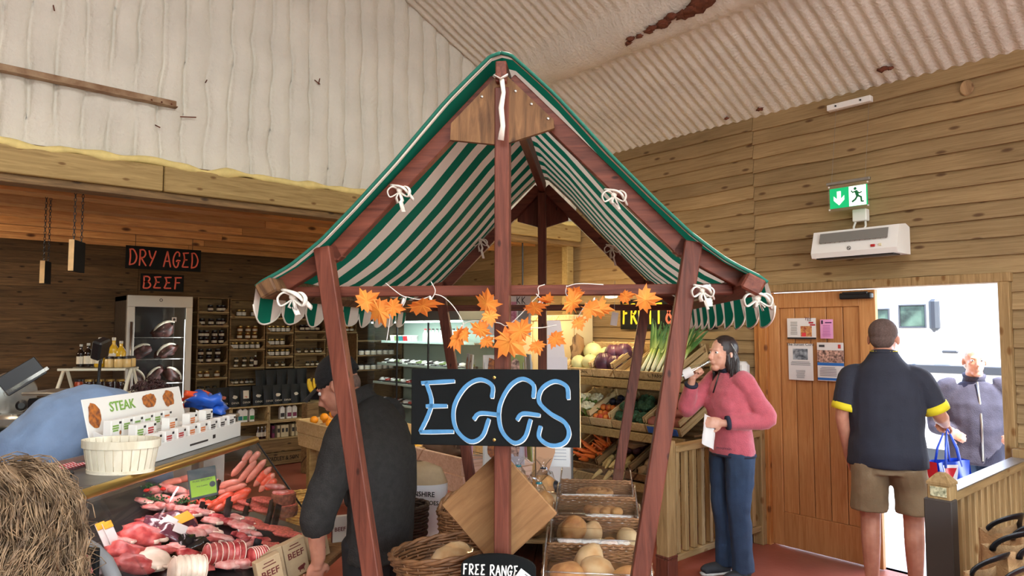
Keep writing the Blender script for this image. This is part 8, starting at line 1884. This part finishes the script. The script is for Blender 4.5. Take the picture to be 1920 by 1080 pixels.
# ------------------------------------------------------------------ exit sign, air heater
M_exg = emitter('exit_green', (.0, .36, .12, 1), .9); M_exw = emitter('exit_white', (1, 1, 1, 1), .9)
EX = 5.08
pc = on('x', 1591, 368, EX); a = on('x', 1552, 368, EX); b = on('x', 1631, 368, EX); W = abs(a.y - b.y); H = .200
t = thing('exit_sign', 'green and white running man exit sign hung on two wires', 'exit sign', pc, -PI / 2)
m = MB(); m.rbox((0, 0, 0), (W, .006, H), .002); m.build('acrylic_plate', M_acry, t); m = MB(); m.rbox((0, 0, H / 2 + .008), (W + .01, .03, .022), .003); m.build('light_bar', M_steel, t)
m = MB(); m.rbox((0, -.004, -.004), (W * .90, .004, H * .74), .001); m.build('green_field', M_exg, t); m = MB(); m.box((W * .22, -.0068, -.004), (W * .40, .0012, H * .72)); m.build('white_field', M_exw, t)
m = MB(); ax = -W * .22; m.prism([(ax - .014, .045), (ax + .014, .045), (ax + .014, -.012), (ax + .038, .012), (ax + .038, -.02), (ax, -.058), (ax - .038, -.02), (ax - .038, .012), (ax - .014, -.012)], .0015, TM((0, -.0085, 0))); m.build('arrow', M_exw, t)
m = MB(); rx_ = W * .21; y_ = -.0080
m.ell((rx_ - .012, y_, .048), (.011, .001, .011), 10, 6); M_exd = plain('exit_figure_green', srgb(0, 120, 66), .5)
for P, r in (([(rx_ - .008, y_, .034), (rx_ + .004, y_, -.005)], .011), ([(rx_ - .006, y_, .030), (rx_ - .030, y_, .022), (rx_ - .040, y_, .036)], .005), ([(rx_ - .004, y_, .028), (rx_ + .018, y_, .012), (rx_ + .034, y_, .020)], .005), ([(rx_ + .004, y_, -.004), (rx_ - .012, y_, -.030), (rx_ - .036, y_, -.046)], .007), ([(rx_ + .004, y_, -.004), (rx_ + .028, y_, -.018), (rx_ + .030, y_, -.05), (rx_ + .046, y_, -.05)], .007)): m.tube(P, r, 6, flat=.1, up=(0, 1, 0))
m.build('running_figure', M_exd, t)
for s in (-1, 1):
    for z in (-1, 1): m = MB(); m.lathe([(.006, 0), (.006, .004)], 8, M=TM((s * W * .46, -.004, z * H * .42), (PI / 2, 0, 0))); m.build('stud', M_white, t)
mb0 = on('x', 1555, 202, XR - .06); mb1 = on('x', 1632, 187, XR - .06); mid = (mb0 + mb1) / 2
tb = thing('mounting_bar', 'white mounting bar on the top boards holding the exit sign wires', 'mounting bar', mid, -PI / 2)
m = MB(); m.rbox((0, 0, 0), (abs(mb0.y - mb1.y) + .02, .05, .045), .004); m.build('bar', M_white, tb)
for s in (-1, 1): m = MB(); m.lathe([(.007, 0), (.007, .005)], 8, M=TM((s * .09, -.026, 0), (PI / 2, 0, 0))); m.build('screw', M_dksteel, tb)
for s in (-1, 1):
    m = MB(); m.tube([(s * W * .40, 0, H / 2 + .02), (s * W * .40, EX - mid.x + (XR - .06 - mid.x) * 0 - (EX - mid.x) + 0.11, mid.z - pc.z - .02)], .0012, 4); m.build('wire', M_steel, t)
HX = 5.03
c = on('x', 1608, 452, HX); a = on('x', 1530, 452, HX); b = on('x', 1690, 452, HX); W = abs(a.y - b.y)
t = thing('air_heater', 'white wall-mounted door air heater with dark grille', 'heater', (HX, c.y, c.z), -PI / 2)
m = MB(); prof_ = [(-.10, -.075), (-.085, -.11), (.14, -.11), (.14, .08), (.07, .10), (-.045, .085)]
m.rings([[Vector((x, y, z)) for (y, z) in prof_] for x in (-W / 2, W / 2)]); m.build('housing', M_white, t)
m = MB(); m.rbox((0, -.085, -.03), (W * .80, .004, .075), .002, rot=(-.32, 0, 0)); m.build('grille_plate', plain('grille_grey', srgb(120, 118, 112), .6), t, loc=(0, .005, .062))
for k in range(14): m = MB(); m.rbox((0, 0, 0), (.006, .006, .078), .001); m.build('grille_bar', M_steel, t, loc=(-W * .38 + k * W * .76 / 13, -.077, .030), rot=(-.32, 0, 0))
m = MB(); m.rbox((0, -.02, -.112), (W * .9, .12, .012), .003); m.build('air_outlet', M_black, t); m = MB(); m.rbox((W * .24, -.100, -.052), (.03, .01, .018), .003); m.build('switch', plain('red_switch', srgb(180, 40, 40), .4), t); m = MB(); m.rbox((W * .32, -.100, -.050), (.02, .006, .018), .002); m.build('switch_plate', M_cream, t)
m = MB(); m.tube([(-.02 + math.cos(q) * .012, -.099, -.055 + math.sin(q) * .012) for q in [i * PI / 8 for i in range(16)]], .002, 4, loop=True); m.tube([(-.028, -.099, -.047), (-.012, -.099, -.063)], .002, 4); m.build('warning_mark', M_dkpr, t)
pj = on('x', 1614, 404, XR - .04); t = thing('junction_box', 'white junction box on the boards above the heater', 'junction box', pj, -PI / 2); m = MB(); m.rbox((0, 0, 0), (.10, .06, .09), .006); m.build('box', M_white, t)
m = MB(); m.tube([(-.035, -.01, -.045), (-.045, -.02, -.085), (-.03, -.04, -.12)], .008, 6); m.tube([(-.03, -.04, -.115), (.03, -.04, -.115)], .008, 6); m.tube([(.035, -.01, -.045), (.04, -.02, -.085), (.03, -.04, -.12)], .008, 6); m.build('cable_loop', M_white, t, smooth=True)
# knot plug in the boards at the upper right
pk = on('x', 1813, 165, XR - .01); m = MB(); m.lathe([(.04, 0), (.042, .006), (.036, .014)], 16, M=TM((0, 0, 0), (0, -PI / 2, 0), (1.3, 1, 1))); m.build('knot', M_endgrain, wall_right, loc=pk)
# red painted steel corner at the top right
pr = at(1905, 20, 4.6)
# ------------------------------------------------------------------ outside
m = MB(); m.box((20, 2, -.16), (29.3, 40, .12)); struct(m.build('ground_outside', plain('pale_tarmac', srgb(190, 188, 182), .9, var=.06, vs=3)))
m = MB(); m.box((5.75, 2.1, -.05), (.9, 1.6, .10)); struct(m.build('path_outside', plain('pale_concrete', srgb(200, 196, 188), .9, var=.06, vs=5)))
M_van = plain('white_vehicle_paint', srgb(232, 232, 230), .25, coat=.5); M_vg = plain('vehicle_glass', srgb(46, 56, 60), .08, coat=.5, var=.3, vs=4, col2=srgb(120, 150, 130)); M_trim = plain('grey_vehicle_trim', srgb(70, 74, 80), .5); M_tyre = plain('tyre', srgb(30, 30, 30), .85)
van = thing('van', 'white motorhome parked outside the doorway in bright sun', 'vehicle', (8.9, 2.6, -.10), 0)
def vb(nm, c, d, mt, ch=.02, rot=(0, 0, 0)): m = MB(); m.rbox((0, 0, 0), d, ch); return m.build(nm, mt, van, loc=c, rot=rot)
vb('body', (1.0, .4, 1.55), (2.0, 6.4, 2.4), M_van, .12); vb('skirt', (1.0, .4, .42), (1.94, 6.2, .3), M_trim, .04); vb('waist_moulding', (-.012, .4, 1.36), (.03, 6.2, .09), M_trim, .008)
for k, (y0, y1, z0, z1) in enumerate(((.34, .62, 1.84, 2.10), (.74, .98, 1.84, 2.06), (-1.9, -1.2, 1.7, 2.1))):
    w_ = vb('window', (-.006, (y0 + y1) / 2, (z0 + z1) / 2), (.03, y1 - y0, z1 - z0), M_vg, .02); m = MB(); m.tube([(-.012, sy_ * (y1 - y0) / 2, sz_ * (z1 - z0) / 2) for sy_, sz_ in ((-1, -1), (1, -1), (1, 1), (-1, 1))], .014, 6, loop=True); m.build('window_seal', M_trim, w_)
vb('mirror', (-.16, .20, 1.98), (.10, .10, .36), M_trim, .03); m = MB(); m.tube([(-.14, .20, 1.85), (-.0, .26, 1.80)], .018, 8); m.build('mirror_arm', M_trim, van)
vb('door_handle', (-.02, .1, 1.56), (.04, .16, .03), M_trim, .01)
for y in (-1.6, 2.4): m = MB(); m.lathe([(.2, -.1), (.34, -.1), (.36, -.06), (.36, .08), (.34, .1)], 24, M=TM((.12, y, .36), (0, PI / 2, 0))); o = m.build('tyre', M_tyre, van, smooth='auto'); m = MB(); m.lathe([(.2, 0), (.19, .01), (.05, .03)], 16, M=TM((.01, y, .36), (0, -PI / 2, 0))); m.build('hubcap', M_steel, o, smooth='auto')
# shopping bag between the two men
MDm = Matrix.Translation(md.location) @ Matrix.Rotation(md.rotation_euler.z, 4, 'Z'); hp = MDm @ Vector((-.35 + .01, -.40, 1.06))
M_bb = plain('blue_bag_plastic', srgb(30, 74, 190), .4, var=.1); M_br = plain('red_bag_print', srgb(206, 30, 46), .4); M_bw = plain('white_bag_print', srgb(236, 236, 236), .4)
zb = .42; t = thing('carrier_bag', 'red, white and blue shopping bag held out at the doorway', 'shopping bag', (hp.x, hp.y, hp.z - .62), VIEW + .35); W, D, HH = .30, .16, .40
def cg(s): return lambda u, v: ((u - .5) * W * (1 + .04 * math.sin(v * 6)), s * D / 2 * (1 - .5 * v) + .012 * math.sin(u * 11 + v * 5), v * HH)
for s in (-1, 1):
    m = MB(); m.grid(cg(s), 12, 10); m.build('panel', M_bb, t, smooth=True, fix=False)
for s in (-1, 1): m = MB(); m.grid(lambda u, v: (s * W / 2, (u - .5) * D * (1 - .5 * v), v * HH), 4, 8); m.build('gusset', M_br if s < 0 else M_bb, t, fix=False)
m = MB(); m.rbox((0, 0, .003), (W, D, .006), .002); m.build('base', M_bb, t)
for k, (u0, u1, v0, v1, mt) in enumerate(((.0, .40, .0, .95, M_bw), (.04, .30, .05, .42, M_br), (.06, .34, .55, .9, M_br))):
    m = MB(); f0 = cg(-1); m.grid(lambda u, v: tuple(Vector(f0(u0 + (u1 - u0) * u + .18 * v, v0 + (v1 - v0) * v)) + Vector((0, -.003 - .002 * k, 0))), 8, 8); m.build('printed_band', mt, t, smooth=True, fix=False)
m = MB(); letters(m, 'B', .03, .10, .10, .20, .03, -.098); m.build('printed_letter', M_bw, t)
for s in (-1, 1): m = MB(); m.tube([(-.07, s * .04, HH - .04), (-.05, s * .03, HH + .08), (0, s * .005, .615), (.05, s * .03, HH + .08), (.07, s * .04, HH - .04)], .012, 8, flat=.3, up=(0, 1, 0)); m.build('handle', M_bb, t, smooth=True)
# foreground sign and counter bumper
p = CM @ Vector((.42, -.63, 1.13)); t = thing('extra_sign', 'black sign with pink brush lettering at the bottom left beside the hair', 'sign', CM @ Vector((.42, (CI @ p).y, .701)), VIEW - .1); hh = .515
m = MB(); m.rbox((0, 0, hh / 2), (.22, .012, hh), .003); m.build('board', M_chalk, t); M_pinkl = plain('pink_brush_paint', srgb(196, 104, 108), .7)
m = MB(); letters(m, 'EXTRA', -.10, hh - .055, .20, .042, .010, -.0065); letters(m, 'WINGS', -.10, hh - .108, .20, .042, .010, -.0065); m.build('lettering', M_pinkl, t)
m = MB(); m.tube([at(150, 1010, 1.95), at(178, 1030, 1.9), at(200, 1055, 1.86), at(214, 1085, 1.83), at(222, 1130, 1.8)], [.012, .016, .018, .018, .018], 10); m.build('bumper', plain('grey_bumper', srgb(120, 122, 124), .5), ctr, smooth=True).matrix_parent_inverse = CM.inverted()
bpy.data.scenes.remove(TMP)
